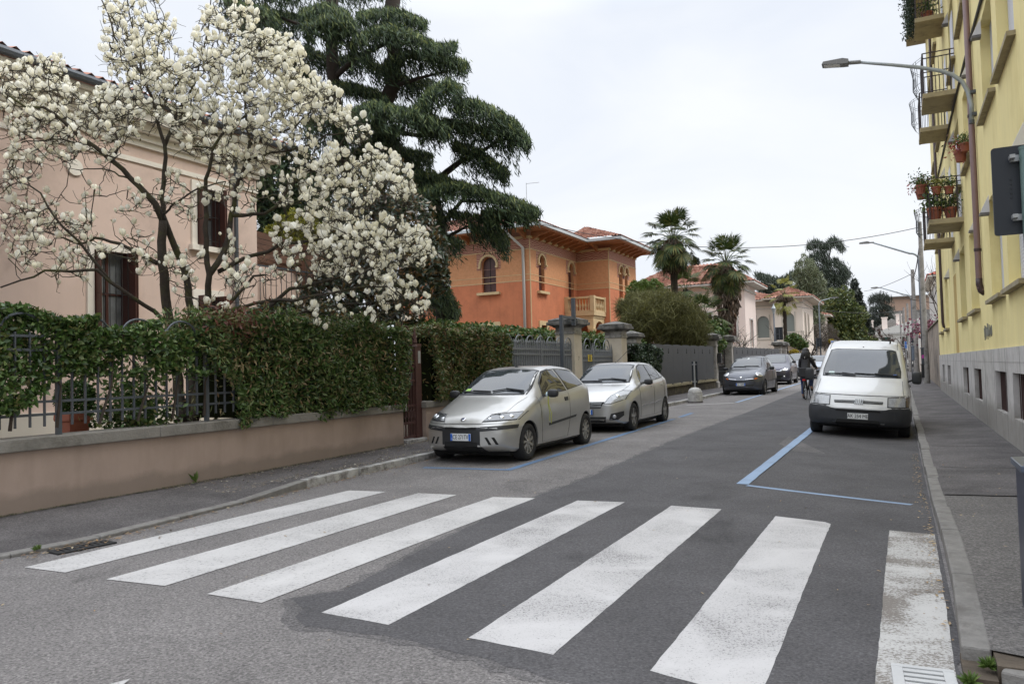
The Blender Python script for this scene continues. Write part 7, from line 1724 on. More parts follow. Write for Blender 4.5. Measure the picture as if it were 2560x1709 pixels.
    def hit(s, a, b, ax_):
        if ax_ == 'f': o, d = Vector((a, -3, b)), Vector((0, 1, 0))
        elif ax_ == 'r': o, d = Vector((5, a, b)), Vector((-1, 0, 0))
        elif ax_ == 'l': o, d = Vector((-5, a, b)), Vector((1, 0, 0))
        elif ax_ == 't': o, d = Vector((a, b, 5)), Vector((0, 0, -1))
        h = s.bvh.ray_cast(o, d); return (h[0], h[1]) if h[0] is not None else (None, None)
    def patch(s, name, poly, ax_, m, off=.004, parent=None, step=.05, thick=.012):
        bm = bmesh.new(); bm.faces.new([bm.verts.new((a, b, 0)) for a, b in poly]); xs = [p[0] for p in poly]; ys = [p[1] for p in poly]
        for k, lo, hi in ((0, min(xs), max(xs)), (1, min(ys), max(ys))):
            c = lo + step * .5
            while c < hi:
                co = [0, 0, 0]; co[k] = c; no = [0, 0, 0]; no[k] = 1
                bmesh.ops.bisect_plane(bm, geom=bm.verts[:] + bm.edges[:] + bm.faces[:], plane_co=co, plane_no=no); c += step
        last = None; bad = []; nrm = {}
        for v in bm.verts:
            p, n = s.hit(v.co.x, v.co.y, ax_)
            if p is None: bad.append(v); continue
            v.co = p + n * off; nrm[v] = n
        if bad: bmesh.ops.delete(bm, geom=bad, context='VERTS')
        if not bm.faces: bm.free(); return None
        bd = [e for e in bm.edges if len(e.link_faces) == 1]
        r = bmesh.ops.extrude_edge_only(bm, edges=bd); back = [g_ for g_ in r['geom'] if isinstance(g_, bmesh.types.BMVert)]
        dirv = {'f': Vector((0, 1, 0)), 'r': Vector((-1, 0, 0)), 'l': Vector((1, 0, 0)), 't': Vector((0, 0, -1))}[ax_]
        for v in back: v.co += dirv * thick
        bmesh.ops.recalc_face_normals(bm, faces=bm.faces)
        me = bpy.data.meshes.new(name); bm.to_mesh(me); bm.free(); me.polygons.foreach_set('use_smooth', [True] * len(me.polygons))
        try: me.set_sharp_from_angle(angle=R(45))
        except Exception: pass
        return link_mesh(name, me, m, parent or s.t)
    def strip(s, name, pts, ax_, w_, m, off=.003, parent=None, closed=False):
        q = MB(); P = []
        pr = pts + ([pts[0]] if closed else [])
        for a, b in zip(pr, pr[1:]):
            n = max(1, int(math.hypot(b[0] - a[0], b[1] - a[1]) / .06))
            for i in range(n + 1):
                p, nn = s.hit(a[0] + (b[0] - a[0]) * i / n, a[1] + (b[1] - a[1]) * i / n, ax_)
                if p is not None: P.append(p + nn * off)
        if len(P) > 1: q.tube(P, w_ / 2, 4); return q.build(name, m, parent or s.t)
    def windscreen(s, poly, m=None, border=.03):
        c = Vector((sum(p[0] for p in poly) / len(poly), sum(p[1] for p in poly) / len(poly)))
        big = [(p[0] + (p[0] - c.x) * border / .6, p[1] + (p[1] - c.y) * border / .3) for p in poly]
        b = s.patch('windscreen', big, 'f', M['trim'], .003); s.patch('glass', poly, 'f', m or M['cglass'], .006, parent=b)
        return b
    def sidewin(s, poly, sides=('r', 'l'), m=None, name='side_window', border=.022):
        c = Vector((sum(p[0] for p in poly) / len(poly), sum(p[1] for p in poly) / len(poly))); big = []
        for p in poly: d = Vector(p) - c; big.append(tuple(Vector(p) + d.normalized() * border * 1.3))
        for a in sides: b = s.patch(name, big, a, M['trim'], .003); s.patch('glass', poly, a, m or M['cglass_dark'], .006, parent=b)
    def mirror(s, y, z, x, m=None, h=.13, w_=.19, shape='oval'):
        for sg in (-1, 1):
            q = MB(); c = Vector((sg * (x + w_ * .62), y + .02, z)); 
            bm = bmesh.new(); bmesh.ops.create_icosphere(bm, subdivisions=3, radius=1)
            for v in bm.verts:
                e = .72 if shape == 'oval' else .5
                v.co = Vector([math.copysign(abs(k) ** e, k) for k in v.co]); v.co = Vector((v.co.x * w_ * .52, v.co.y * .06 * (1 if v.co.y < 0 else .5), v.co.z * h * .52)) + c
            me = bpy.data.meshes.new('mirror'); bm.to_mesh(me); bm.free(); me.polygons.foreach_set('use_smooth', [True] * len(me.polygons)); o = link_mesh('mirror', me, m or M['trim'], s.t)
            q.bar((sg * (x - .06), y, z - h * .35), (sg * (x + w_ * .3), y + .02, z - h * .15), .05, .035); q.build('mirror_arm', M['trim'], o)
            q = MB(); q.box(c.x - w_ * .42, c.y + .026, c.z - h * .38, c.x + w_ * .42, c.y + .034, c.z + h * .38); q.build('mirror_glass', M['cglass'], o)
    def plate(s, txt, z, w_=.36, h=.11, blue=True, x=0, tiltx=0):
        p, n = s.hit(x, z, 'f'); y = p.y - .025; q = MB(); q.box(x - w_ / 2, y, z - h / 2, x + w_ / 2, y + .04, z + h / 2); o = q.build('number_plate', M['plate'], s.t, bevel=.003)
        q = MB(); q.box(x - w_ / 2 - .006, y + .006, z - h / 2 - .006, x + w_ / 2 + .006, y + .05, z + h / 2 + .006); q.build('plate_holder', M['trim'], o)
        if blue:
            q = MB(); q.box(x - w_ / 2 + .002, y - .002, z - h / 2 + .003, x - w_ / 2 + .038, y - .0005, z + h / 2 - .003); q.box(x + w_ / 2 - .038, y - .002, z - h / 2 + .003, x + w_ / 2 - .002, y - .0005, z + h / 2 - .003); q.build('blue_band', M['plateblue'], o)
            text_mesh('country_letter', 'I', .035, M['plate'], o, (x - w_ / 2 + .02, y - .004, z - .025), (PI / 2, 0, 0))
        text_mesh('lettering', txt, h * .88, M['plateink'], o, (x, y - .003, z + .0), (PI / 2, 0, 0), sx=.68 if blue else .8)
        return o
    def disc(s, name, x, z, r, m, parent=None, off=.01, ax_='f', sx=1):
        p, n = s.hit(x, z, ax_)
        if p is None: return
        n = Vector(n); u = n.cross(Vector((0, 0, 1))).normalized(); v = u.cross(n); q = MB(); K = 20; vs = []
        for rr, o in ((r, off * .2), (r * .85, off), (r * .3, off * 1.25)): vs += [p + n * o + (u * math.cos(2 * PI * k / K) * sx + v * math.sin(2 * PI * k / K)) * rr for k in range(K)]
        fs = [(a * K + k, a * K + (k + 1) % K, (a + 1) * K + (k + 1) % K, (a + 1) * K + k) for a in range(2) for k in range(K)] + [tuple(2 * K + k for k in range(K))]
        q.add(vs, fs); return q.build(name, m, parent or s.t, smooth=True)
    def wiper(s, pts):
        q = MB(); P = []
        for x, z in pts:
            p, n = s.hit(x, z, 'f')
            if p is not None: P.append(p + n * .022)
        q.tube(P, .011, 5); P2 = [p + Vector((0, -.004, .016)) for p in P[1:]]; q.tube(P2, .007, 4); q.build('wiper', M['trim'], s.t)

mir = lambda P: [(-a, b) for a, b in P]
SILVER = paint('silver_paint', (.45, .445, .425), .65)
# ---- three-door silver hatchback
S1 = [(0, .27, .66, .5, .6, .56), (.04, .2, .76, .56, .68, .63), (.12, .17, .815, .62, .66, .69), (.35, .17, .83, .70, .66, .79), (.65, .17, .83, .80, .66, .90), (.92, .17, .83, .88, .66, .985), (1.0, .17, .83, .90, .655, 1.02), (1.25, .17, .83, .93, .625, 1.17), (1.55, .17, .83, .95, .59, 1.33), (1.8, .17, .83, .97, .57, 1.43), (2.05, .17, .83, .99, .565, 1.475), (2.5, .17, .83, 1.01, .565, 1.49), (3.0, .17, .83, 1.04, .56, 1.46), (3.35, .18, .82, 1.08, .555, 1.40), (3.6, .2, .80, 1.08, .55, 1.22), (3.72, .24, .76, .98, .55, 1.05), (3.8, .32, .70, .72, .5, .84)]
c = Car('silver_hatchback', 'silver three-door hatchback with yellow ribbon on its mirror parked nearest the crosswalk', (-6.06, 10.17, zg(-6.0, 11)), 0, S1, SILVER, axles=(.74, 3.2), wr=.292, track=.7, spokes=9, rim=pbr('silver_hubcap', (.38, .37, .35), .45, metal=.5, dirt=(.2, .18, .15), dscale=10))
c.windscreen([(-.60, 1.035), (.60, 1.035), (.60, 1.12), (.505, 1.385), (.40, 1.405), (0, 1.42), (-.40, 1.405), (-.505, 1.385), (-.60, 1.12)])
c.sidewin([(1.42, 1.0), (2.38, 1.045), (2.22, 1.385), (2.05, 1.40), (1.82, 1.36), (1.55, 1.2)]); c.sidewin([(2.48, 1.055), (3.22, 1.13), (3.12, 1.27), (2.98, 1.37), (2.34, 1.40)], name='quarter_window')
for sg in (1, -1):
    f = (lambda P: P) if sg > 0 else mir
    hl = c.patch('headlight', f([(.33, .635), (.79, .655), (.80, .775), (.60, .765), (.40, .735)]), 'f', M['trim'], .004); c.patch('lens', f([(.35, .648), (.765, .667), (.775, .76), (.6, .75), (.41, .722)]), 'f', M['lamp_dark'], .009, parent=hl)
    c.disc('reflector', sg * .69, .712, .042, M['reflector'], hl, .018); c.disc('reflector', sg * .585, .70, .042, M['reflector'], hl, .018); c.disc('turn_lamp', sg * .42, .685, .03, M['reflector'], hl, .014, sx=1.3)
    c.patch('bumper_strip', f([(.33, .5), (.8, .535), (.8, .59), (.33, .565)]), 'f', M['trim'], .008); 
    for k in range(2): c.patch('bumper_slot', f([(.46 + k * .1, .3), (.50 + k * .1, .3), (.44 + k * .1, .41), (.40 + k * .1, .41)]), 'f', M['dark'], .004)
c.patch('grille', [(-.33, .56), (-.33, .2), (-.42, .18), (.42, .18), (.33, .3), (.33, .56)], 'f', M['trim'], .006)
c.patch('air_intake', [(-.27, .525), (.27, .525), (.27, .56), (-.27, .56)], 'f', M['dark'], .009); c.patch('air_intake', [(-.3, .2), (.3, .2), (.28, .34), (-.28, .34)], 'f', M['dark'], .009)
c.patch('front_lip', [(-.7, .165), (.7, .165), (.7, .195), (-.7, .195)], 'f', M['trim'], .01)
b = c.disc('badge', 0, .675, .042, M['chrome'], None, .012); c.disc('badge_centre', 0, .675, .03, pbr('navy_badge', (.03, .04, .1), .3), b, .017)
c.strip('bonnet_gap', [(-.62, .9), (-.6, .78), (-.42, .745), (-.33, .615), (.33, .615), (.42, .745), (.6, .78), (.62, .9), (.66, .98)], 'f', .004, M['seam'], .0025)
c.strip('bumper_gap', [(-.8, .62), (-.33, .607), (.33, .607), (.8, .62)], 'f', .004, M['seam'], .0025)
for a in 'rl':
    c.strip('door_gap', [(1.2, .98), (1.22, .6), (1.24, .24), (2.3, .25), (2.42, .6), (2.43, 1.0)], a, .0045, M['seam'], .002)
    c.patch('side_moulding', [(1.5, .49), (2.65, .56), (2.7, .60), (1.5, .53)], a, M['trim'], .012)
    c.patch('door_handle', [(2.22, .86), (2.36, .865), (2.36, .93), (2.22, .925)], a, M['trim'], .012)
c.strip('roof_seam', [(-.56, 2.0), (-.555, 3.2)], 't', .01, M['trim'], .001); c.strip('roof_seam', [(.56, 2.0), (.555, 3.2)], 't', .01, M['trim'], .001)
c.mirror(1.42, 1.02, .82); c.plate('CE 271TV', .415, x=.02)
c.wiper([(-.55, 1.055), (-.35, 1.06), (.0, 1.045)]); c.wiper([(.02, 1.06), (.25, 1.09), (.58, 1.05)])
q = MB(); q.lathe([(.03, 1.47), (.012, 1.5), (.008, 1.51)], (0, 2.0, 0), 8); q.tube([(0, 2.0, 1.5), (.04, 2.08, 1.52)], .006, 5); q.build('aerial', M['trim'], c.t)
q = MB(); q.box(-.5, 1.29, 1.085, -.40, 1.3, 1.13); p_, n_ = c.hit(-.46, 1.09, 'f')
c.patch('windscreen_sticker', [(-.55, 1.07), (-.44, 1.07), (-.44, 1.115), (-.52, 1.115)], 'f', pbr('green_sticker', (.35, .6, .12), .5), .008)
t = thing('ribbon', 'yellow and white ribbon tied to the near door mirror of the silver hatchback', 'ribbon', (-5.2, 11.6, 1))
q = MB(); bx0 = Vector((-6.06 + .865, 11.57, 1.0))
q.lathe([(.04, -.012), (.04, .012)], (bx0.x - .02, bx0.y + .02, bx0.z + .03), 10, 'x'); q.build('loop', pbr('pale_tape', (.5, .62, .66), .6), t); q = MB()
for k, dx in ((0, 0), (1, .03)):
    P = [bx0 + Vector((dx * .3, 0, 0)), bx0 + Vector((.01 + dx * .4, -.03, -.12)), bx0 + Vector((.03 + dx, -.01, -.28)), bx0 + Vector((.03 + dx, -.03, -.4 - .04 * k))]
    for a, b_ in zip(P, P[1:]): q.bar(a, b_, .02, .005, up=(1, 0, 0))
q.build('band', pbr('yellow_ribbon', (.38, .4, .1), .7), t)

# ---- five-door silver hatchback
S2 = [(0, .28, .62, .52, .58, .6), (.04, .2, .74, .6, .66, .68), (.12, .17, .81, .68, .68, .76), (.35, .17, .835, .76, .68, .86), (.65, .17, .84, .84, .67, .93), (.95, .17, .84, .90, .66, .99), (1.05, .17, .84, .92, .65, 1.02), (1.3, .17, .84, .95, .62, 1.19), (1.6, .17, .84, .97, .59, 1.36), (1.85, .17, .84, .98, .575, 1.45), (2.1, .17, .84, .99, .57, 1.485), (2.6, .17, .84, 1.01, .57, 1.49), (3.1, .17, .84, 1.04, .56, 1.46), (3.45, .18, .83, 1.08, .55, 1.38), (3.7, .2, .81, 1.06, .54, 1.2), (3.83, .24, .77, .95, .53, 1.02), (3.92, .32, .72, .74, .5, .84)]
def grid_lines(c, name, z0, z1, x, n, m, parent, off=.012):
    for k in range(n): z = z0 + (z1 - z0) * (k + .5) / n; c.strip(name, [(-x, z), (x, z)], 'f', .01, m, off, parent)
c = Car('silver_hatchback', 'silver five-door hatchback with roof aerial parked second from the crosswalk', (-6.0, 15.25, zg(-6, 16)), 0, S2, paint('silver_paint_cool', (.5, .5, .49), .75), axles=(.8, 3.27), wr=.3, spokes=5)
c.windscreen([(-.6, 1.045), (.6, 1.045), (.59, 1.14), (.51, 1.4), (.4, 1.42), (0, 1.435), (-.4, 1.42), (-.51, 1.4), (-.59, 1.14)])
c.sidewin([(1.5, 1.02), (2.3, 1.05), (2.28, 1.41), (2.05, 1.41), (1.85, 1.36), (1.62, 1.2)]); c.sidewin([(2.37, 1.055), (3.0, 1.09), (3.0, 1.38), (2.36, 1.41)], name='rear_window'); c.sidewin([(3.08, 1.1), (3.3, 1.13), (3.08, 1.33)], name='quarter_window')
for sg in (1, -1):
    f = (lambda P: P) if sg > 0 else mir
    hl = c.patch('headlight', f([(.40, .60), (.55, .60), (.78, .69), (.79, .86), (.64, .88), (.50, .78)]), 'f', M['trim'], .003); c.patch('lens', f([(.42, .61), (.55, .612), (.77, .70), (.775, .85), (.65, .868), (.51, .77)]), 'f', M['lamp_lens'], .008, parent=hl); c.disc('reflector', sg * .64, .765, .05, M['reflector'], hl, .016)
    fg = c.patch('fog_recess', f([(.5, .27), (.66, .27), (.76, .36), (.76, .45), (.54, .40)]), 'f', M['trim'], .005); c.disc('fog_lamp', sg * .61, .34, .04, M['lamp_lens'], fg, .014)
g_ = c.patch('grille', [(-.42, .65), (-.34, .52), (.34, .52), (.42, .65)], 'f', M['dark'], .006); grid_lines(c, 'grille_bar', .53, .64, .36, 4, M['galv'], g_)
c.patch('air_intake', [(-.45, .34), (-.42, .22), (.42, .22), (.45, .34)], 'f', M['trim'], .006); c.patch('front_lip', [(-.72, .165), (.72, .165), (.72, .2), (-.72, .2)], 'f', M['trim'], .01)
c.strip('bonnet_gap', [(-.66, .98), (-.64, .87), (-.45, .72), (-.4, .61), (.4, .61), (.45, .72), (.64, .87), (.66, .98)], 'f', .004, M['seam'], .0025)
for a in 'rl':
    c.strip('door_gap', [(1.25, .98), (1.27, .26), (2.3, .26), (2.36, 1.04)], a, .0045, M['seam'], .002); c.strip('door_gap', [(2.36, .26), (3.0, .3), (3.2, .6), (3.2, 1.1)], a, .0045, M['seam'], .002)
    c.patch('side_moulding', [(1.35, .5), (2.3, .53), (2.3, .55), (1.35, .52)], a, M['chrome'], .008); c.patch('side_moulding', [(2.4, .53), (2.9, .56), (2.9, .58), (2.4, .55)], a, M['chrome'], .008)
    for y in (2.13, 2.98): c.patch('door_handle', [(y, .9), (y + .16, .905), (y + .16, .935), (y, .93)], a, c.pm, .025)
c.mirror(1.5, 1.03, .83); c.plate('', .44); c.wiper([(-.55, 1.06), (.0, 1.06)]); c.wiper([(-.1, 1.09), (.2, 1.1), (.56, 1.06)])
q = MB(); q.tube([(-.0, 2.05, 1.48), (.05, 2.2, 1.56), (.2, 2.6, 1.83)], .006, 5); q.lathe([(.025, 1.47), (.012, 1.5)], (0, 2.05, 0), 8); q.build('aerial', M['trim'], c.t)

# ---- small rounded charcoal car
S3 = [(0, .3, .6, .5, .52, .58), (.04, .22, .74, .6, .6, .70), (.14, .18, .8, .70, .6, .80), (.4, .18, .82, .80, .62, .93), (.7, .18, .825, .86, .64, 1.0), (.92, .18, .825, .9, .65, 1.04), (1.1, .18, .825, .93, .63, 1.13), (1.4, .18, .825, .96, .6, 1.32), (1.7, .18, .825, .98, .57, 1.46), (2.0, .18, .825, .99, .56, 1.53), (2.4, .18, .825, 1.0, .555, 1.54), (2.9, .18, .82, 1.0, .54, 1.5), (3.3, .2, .81, 1.0, .5, 1.38), (3.55, .24, .78, .95, .48, 1.2), (3.7, .34, .7, .75, .45, .9)]
c = Car('charcoal_small_car', 'small rounded charcoal car with bulging round headlights parked beyond the bollard', (-5.62, 31.0, zg(-5.6, 32)), R(-2), S3, paint('charcoal_paint', (.085, .09, .105), .55, .3), bow_f=.34, axles=(.68, 3.1), wr=.29, spokes=7)
c.windscreen([(-.58, 1.09), (.58, 1.09), (.56, 1.2), (.48, 1.45), (0, 1.49), (-.48, 1.45), (-.56, 1.2)]); c.sidewin([(1.45, 1.03), (2.2, 1.05), (2.15, 1.45), (1.8, 1.42), (1.5, 1.2)]); c.sidewin([(2.28, 1.055), (3.0, 1.1), (2.8, 1.36), (2.25, 1.45)], name='rear_window')
for sg in (1, -1):
    f = (lambda P: P) if sg > 0 else mir
    hl = c.disc('headlight', sg * .64, .80, .135, M['chrome'], None, .02); c.disc('lens', sg * .64, .80, .115, M['lamp_lens'], hl, .032)
    gl = c.patch('grille', f([(.13, .56), (.48, .6), (.5, .66), (.2, .635)]), 'f', M['trim'], .006); c.strip('grille_bar', f([(.17, .6), (.47, .63)]), 'f', .022, M['chrome'], .012, gl); c.patch('turn_lamp', f([(.5, .6), (.6, .63), (.6, .67), (.51, .66)]), 'f', M['amber'], .008)
c.patch('air_intake', [(-.5, .42), (-.45, .33), (.45, .33), (.5, .42)], 'f', M['trim'], .006); c.disc('badge', 0, .69, .045, M['chrome'], None, .012); c.plate('CZ 150PP', .42, h=.11); c.mirror(1.5, 1.03, .81)
c.strip('bonnet_gap', [(-.66, 1.0), (-.5, .78), (-.2, .66), (.2, .66), (.5, .78), (.66, 1.0)], 'f', .004, M['seam'], .0025); c.wiper([(-.5, 1.11), (.0, 1.1)]); c.wiper([(-.05, 1.12), (.5, 1.11)])
c.patch('windscreen_sticker', [(-.04, 1.41), (.04, 1.41), (.04, 1.45), (-.04, 1.45)], 'f', M['plate'], .008)
for a in 'rl': c.strip('door_gap', [(1.2, 1.0), (1.22, .28), (2.2, .28), (2.25, 1.04)], a, .0045, M['seam'], .002); c.patch('side_moulding', [(1.2, .52), (2.9, .55), (2.9, .58), (1.2, .55)], a, M['trim'], .008)

# ---- dark people carrier, and the two cars behind it (copies share the shell)
def far_car(name, label, loc, S, pm, z0w, z1w, hl=(.5, .76, .72, .84), y0=1.2, grille=True, txt=None, rot=0, H_=1.6, wr=.32, L_=4.3):
    c = Car(name, label, loc, rot, S, pm, axles=(.85, L_ - .85), wr=wr, spokes=5)
    c.windscreen([(-.6, z0w), (.6, z0w), (.5, z1w), (-.5, z1w)]); zc = z0w - .02
    c.sidewin([(y0 + .35, zc), (y0 + 1.2, zc + .02), (y0 + 1.15, z1w), (y0 + .9, z1w - .02)]); c.sidewin([(y0 + 1.28, zc + .02), (y0 + 2.2, zc + .05), (y0 + 2.0, z1w - .03), (y0 + 1.25, z1w)], name='rear_window')
    for sg in (1, -1):
        f = (lambda P: P) if sg > 0 else mir
        h = c.patch('headlight', f([(hl[0] - .12, hl[2] - .02), (hl[1], hl[2] + .04), (hl[1] + .02, hl[3]), (hl[0], hl[3] - .06)]), 'f', M['reflector'], .006); c.disc('fog_lamp', sg * .62, .42, .045, M['reflector'], None, .01)
    if grille:
        g_ = c.patch('grille', [(-.42, hl[2] + .02), (-.36, hl[2] - .08), (.36, hl[2] - .08), (.42, hl[2] + .02)], 'f', M['dark'], .006); c.strip('grille_bar', [(-.4, hl[2] - .02), (.4, hl[2] - .02)], 'f', .018, M['chrome'], .01, g_)
    c.patch('air_intake', [(-.55, .48), (-.45, .3), (.45, .3), (.55, .48)], 'f', M['dark'], .006); c.mirror(y0 + .4, zc + .04, .83)
    if txt: c.plate(txt, .5)
    return c
S4 = [(0, .3, .68, .55, .62, .64), (.05, .22, .8, .68, .66, .76), (.15, .2, .87, .76, .68, .85), (.45, .2, .89, .86, .68, .96), (.8, .2, .895, .92, .68, 1.04), (1.0, .2, .895, .96, .67, 1.1), (1.3, .2, .895, 1.0, .64, 1.29), (1.65, .2, .895, 1.03, .61, 1.48), (2.0, .2, .895, 1.05, .59, 1.59), (2.6, .2, .895, 1.07, .59, 1.62), (3.4, .2, .89, 1.08, .58, 1.58), (3.9, .22, .87, 1.05, .55, 1.45), (4.2, .28, .82, 1.0, .52, 1.2), (4.35, .4, .74, .8, .5, .92)]
far_car('dark_people_carrier', 'dark violet-grey people carrier with slanting headlights parked behind the rounded charcoal car', (-5.98, 41.6, zg(-6, 43)), S4, paint('violet_grey_paint', (.055, .053, .075), .5, .3), 1.14, 1.53, txt=None)
S5 = [(r[0], r[1] + .06, r[2], r[3] + .06, r[4], r[5] + .1) for r in S4]
far_car('grey_offroad_car', 'grey off-road car with bright grille half hidden by the cyclist', (-5.85, 51.0, zg(-6, 52)), S5, paint('steel_grey_paint', (.13, .135, .15), .5, .3), 1.24, 1.63, hl=(.55, .78, .82, .92))
far_car('pale_blue_car', 'pale blue-grey car furthest away partly behind the van', (-5.6, 61.5, zg(-6, 62)), S4, paint('pale_blue_paint', (.3, .33, .38), .5, .3), 1.14, 1.53)
far_car('red_car', 'red car glimpsed in the drive through the brown gate', (-11.9, 16.3, .15), S2, paint('red_paint', (.5, .015, .01), .1, .3), 1.06, 1.4, rot=R(-12), L_=3.92)

# ---- white van
S6 = [(0, .3, .74, .52, .66, .58), (.05, .25, .84, .56, .72, .64), (.14, .24, .895, .62, .76, .84), (.2, .24, .905, .68, .78, .88), (.5, .24, .91, .80, .78, 1.0), (.85, .24, .91, .92, .775, 1.12), (1.0, .24, .91, .96, .77, 1.18), (1.3, .24, .91, 1.0, .745, 1.42), (1.6, .24, .91, 1.02, .72, 1.66), (1.78, .24, .91, 1.04, .71, 1.77), (2.1, .24, .91, 1.05, .7, 1.86), (2.6, .24, .91, 1.06, .7, 1.92), (3.4, .24, .91, 1.06, .7, 1.94), (4.2, .26, .9, 1.06, .7, 1.92), (4.4, .3, .88, 1.04, .68, 1.86), (4.44, .36, .84, 1.0, .66, 1.75)]
WHITE = pbr('white_van_paint', (.66, .665, .66), .3, coat=.5, var=.04, vscale=2, dirt=(.54, .53, .51), dscale=1.3, dlo=.5, dhi=.8)
c = Car('white_van', 'dirty white delivery van with charcoal bumper parked at the right kerb', (-.79, 16.05, -.02), 0, S6, WHITE, bow_f=.22, axles=(.88, 3.7), wr=.31, track=.75, cat='van', group=None, roll=R(3.6), spokes=8, rim=M['greytrim'], tumble=.9)
c.t.location.z = -.035
c.windscreen([(-.70, 1.17), (.70, 1.17), (.70, 1.3), (.60, 1.685), (.5, 1.71), (-.5, 1.71), (-.60, 1.685), (-.70, 1.3)], border=.018)
c.patch('bumper', [(-.95, .2), (.95, .2), (.95, .6), (.76, .595), (.7, .6), (.4, .56), (-.4, .56), (-.7, .6), (-.76, .595), (-.95, .6)], 'f', M['greytrim'], .02, thick=.05)
for a in 'rl': c.patch('bumper_end', [(.1, .26), (.5, .26), (.5, .42), (.46, .56), (.1, .6)], a, M['greytrim'], .02)
c.patch('air_intake', [(-.38, .3), (-.3, .23), (.3, .23), (.38, .3), (.36, .36), (-.36, .36)], 'f', M['dark'], .03)
c.patch('bumper_groove', [(-.4, .515), (.4, .515), (.36, .545), (-.36, .545)], 'f', M['dark'], .027)
for sg in (1, -1):
    f = (lambda P: P) if sg > 0 else mir
    hl = c.patch('headlight', f([(.5, .61), (.87, .61), (.875, .82), (.5, .80)]), 'f', M['trim'], .004); c.patch('lens', f([(.515, .625), (.8, .625), (.8, .8), (.515, .785)]), 'f', M['lamp_lens'], .01, parent=hl); c.patch('turn_lamp', f([(.808, .625), (.865, .625), (.865, .805), (.808, .8)]), 'f', pbr('smoked_amber' if sg > 0 else 'clear_turn_lens', (.12, .08, .03) if sg > 0 else (.45, .46, .45), .15), .011, parent=hl)
    gr_ = c.patch('grille', f([(.06, .67), (.42, .665), (.43, .715), (.06, .725)]), 'f', M['dark'], .005)
    for z in (.685, .705): c.strip('grille_bar', f([(.07, z), (.42, z - .003)]), 'f', .008, M['galv'], .01, gr_)
em = part('emblem', c.t); 
for k in range(5):
    q = MB(); p0, n0 = c.hit(-.06 + k * .032, .65, 'f'); p1, n1 = c.hit(-.04 + k * .032, .745, 'f'); q.bar(p0 + n0 * .012, p1 + n1 * .012, .014, .02); q.build('emblem_bar', M['galv'] if k % 2 else M['galv'], em)
c.strip('bonnet_gap', [(-.86, .83), (-.5, .82), (.5, .82), (.86, .83)], 'f', .014, M['seam'], .002)
for sg in (-1, 1): c.strip('bonnet_gap', [(sg * .80, .2), (sg * .765, .5), (sg * .745, .95)], 't', .008, M['seam'], .0015)
c.strip('roof_seam', [(-.64, 1.75), (-.62, 3.8)], 't', .01, M['seam'], .001); c.strip('roof_seam', [(.64, 1.75), (.62, 3.8)], 't', .01, M['seam'], .001)
c.plate('AK 254 ME', .43, w_=.36, h=.11, blue=False)
c.wiper([(-.68, 1.19), (-.35, 1.2), (-.1, 1.175)]); c.wiper([(-.12, 1.21), (.25, 1.205), (.66, 1.175)]); c.mirror(1.3, 1.17, .9, h=.24, w_=.17, shape='box')
for a in 'rl':
    c.sidewin([(1.5, 1.1), (2.3, 1.12), (2.3, 1.6), (1.95, 1.6), (1.75, 1.5)], sides=(a,)); c.strip('door_gap', [(1.25, 1.1), (1.27, .35), (2.35, .35), (2.4, 1.1), (2.4, 1.7)], a, .008, M['seam'], .002)
    c.patch('side_moulding', [(1.25, .5), (3.3, .5), (3.3, .56), (1.25, .56)], a, M['greytrim'], .012); c.patch('door_handle', [(2.15, .95), (2.3, .95), (2.3, 1.0), (2.15, 1.0)], a, M['trim'], .02)
c.disc('washer', 0, 1.77, .014, M['trim'], None, .01); c.patch('permit', [(-.62, 1.19), (-.5, 1.19), (-.5, 1.245), (-.6, 1.245)], 'f', pbr('pale_permit', (.55, .68, .66), .5), .008); c.patch('permit', [(.58, 1.19), (.64, 1.19), (.64, 1.22), (.58, 1.22)], 'f', M['plateblue'], .008)
q = MB(); q.lathe([(.02, 1.85), (.015, 1.93)], (.5, 2.2, 0), 8); q.tube([(.5, 2.2, 1.92), (.3, 2.0, 1.97)], .008, 5); q.build('aerial', M['trim'], c.t)

# ================================================================ CYCLIST seen from behind, riding away
def skinbody(name, verts, edges, radii, m, parent, sub=2):
    me = bpy.data.meshes.new(name); me.from_pydata(verts, edges, []); o = bpy.data.objects.new(name, me); COL.objects.link(o)
    md = o.modifiers.new('s', 'SKIN'); md.use_smooth_shade = True
    for i, r in enumerate(radii): me.skin_vertices[0].data[i].radius = (r if isinstance(r, tuple) else (r, r))
    me.skin_vertices[0].data[0].use_root = True
    o.modifiers.new('u', 'SUBSURF').levels = sub
    dg = bpy.context.evaluated_depsgraph_get(); dg.update(); nm = bpy.data.meshes.new_from_object(o.evaluated_get(dg)); bpy.data.objects.remove(o)
    nm.polygons.foreach_set('use_smooth', [True] * len(nm.polygons)); return link_mesh(name, nm, m, parent)
cyx, cyy = -3.0, 28.7; cz = zg(cyx, cyy)
bk = thing('bicycle', 'black city bicycle with red rear light carrying the person in black', 'bicycle', (cyx, cyy, cz), (0, 0, R(-4)), local=True)
def bwheel(y):
    q = MB(); r = .34; q.tube([(0, y + r * math.cos(a), r + r * math.sin(a)) for a in [2 * PI * i / 32 for i in range(33)]], .018, 6); w_ = q.build('wheel', M['tyre'], bk, smooth=True)
    q = MB()
    for k in range(16): a = 2 * PI * k / 16; q.tube([(0, y, r), (0, y + r * .95 * math.cos(a), r + r * .95 * math.sin(a))], .0025, 3)
    q.lathe([(.03, -.04), (.03, .04)], (0, y, r), 10, 'x'); q.build('spokes', M['galv'], w_)
    q = MB(); q.tube([(0, y + (r + .04) * math.cos(a), r + (r + .04) * math.sin(a)) for a in [PI * 1.05 - PI * .95 * i / 14 for i in range(15)]], .022, 6); q.build('mudguard', M['black'], w_)
bwheel(0); bwheel(1.08)
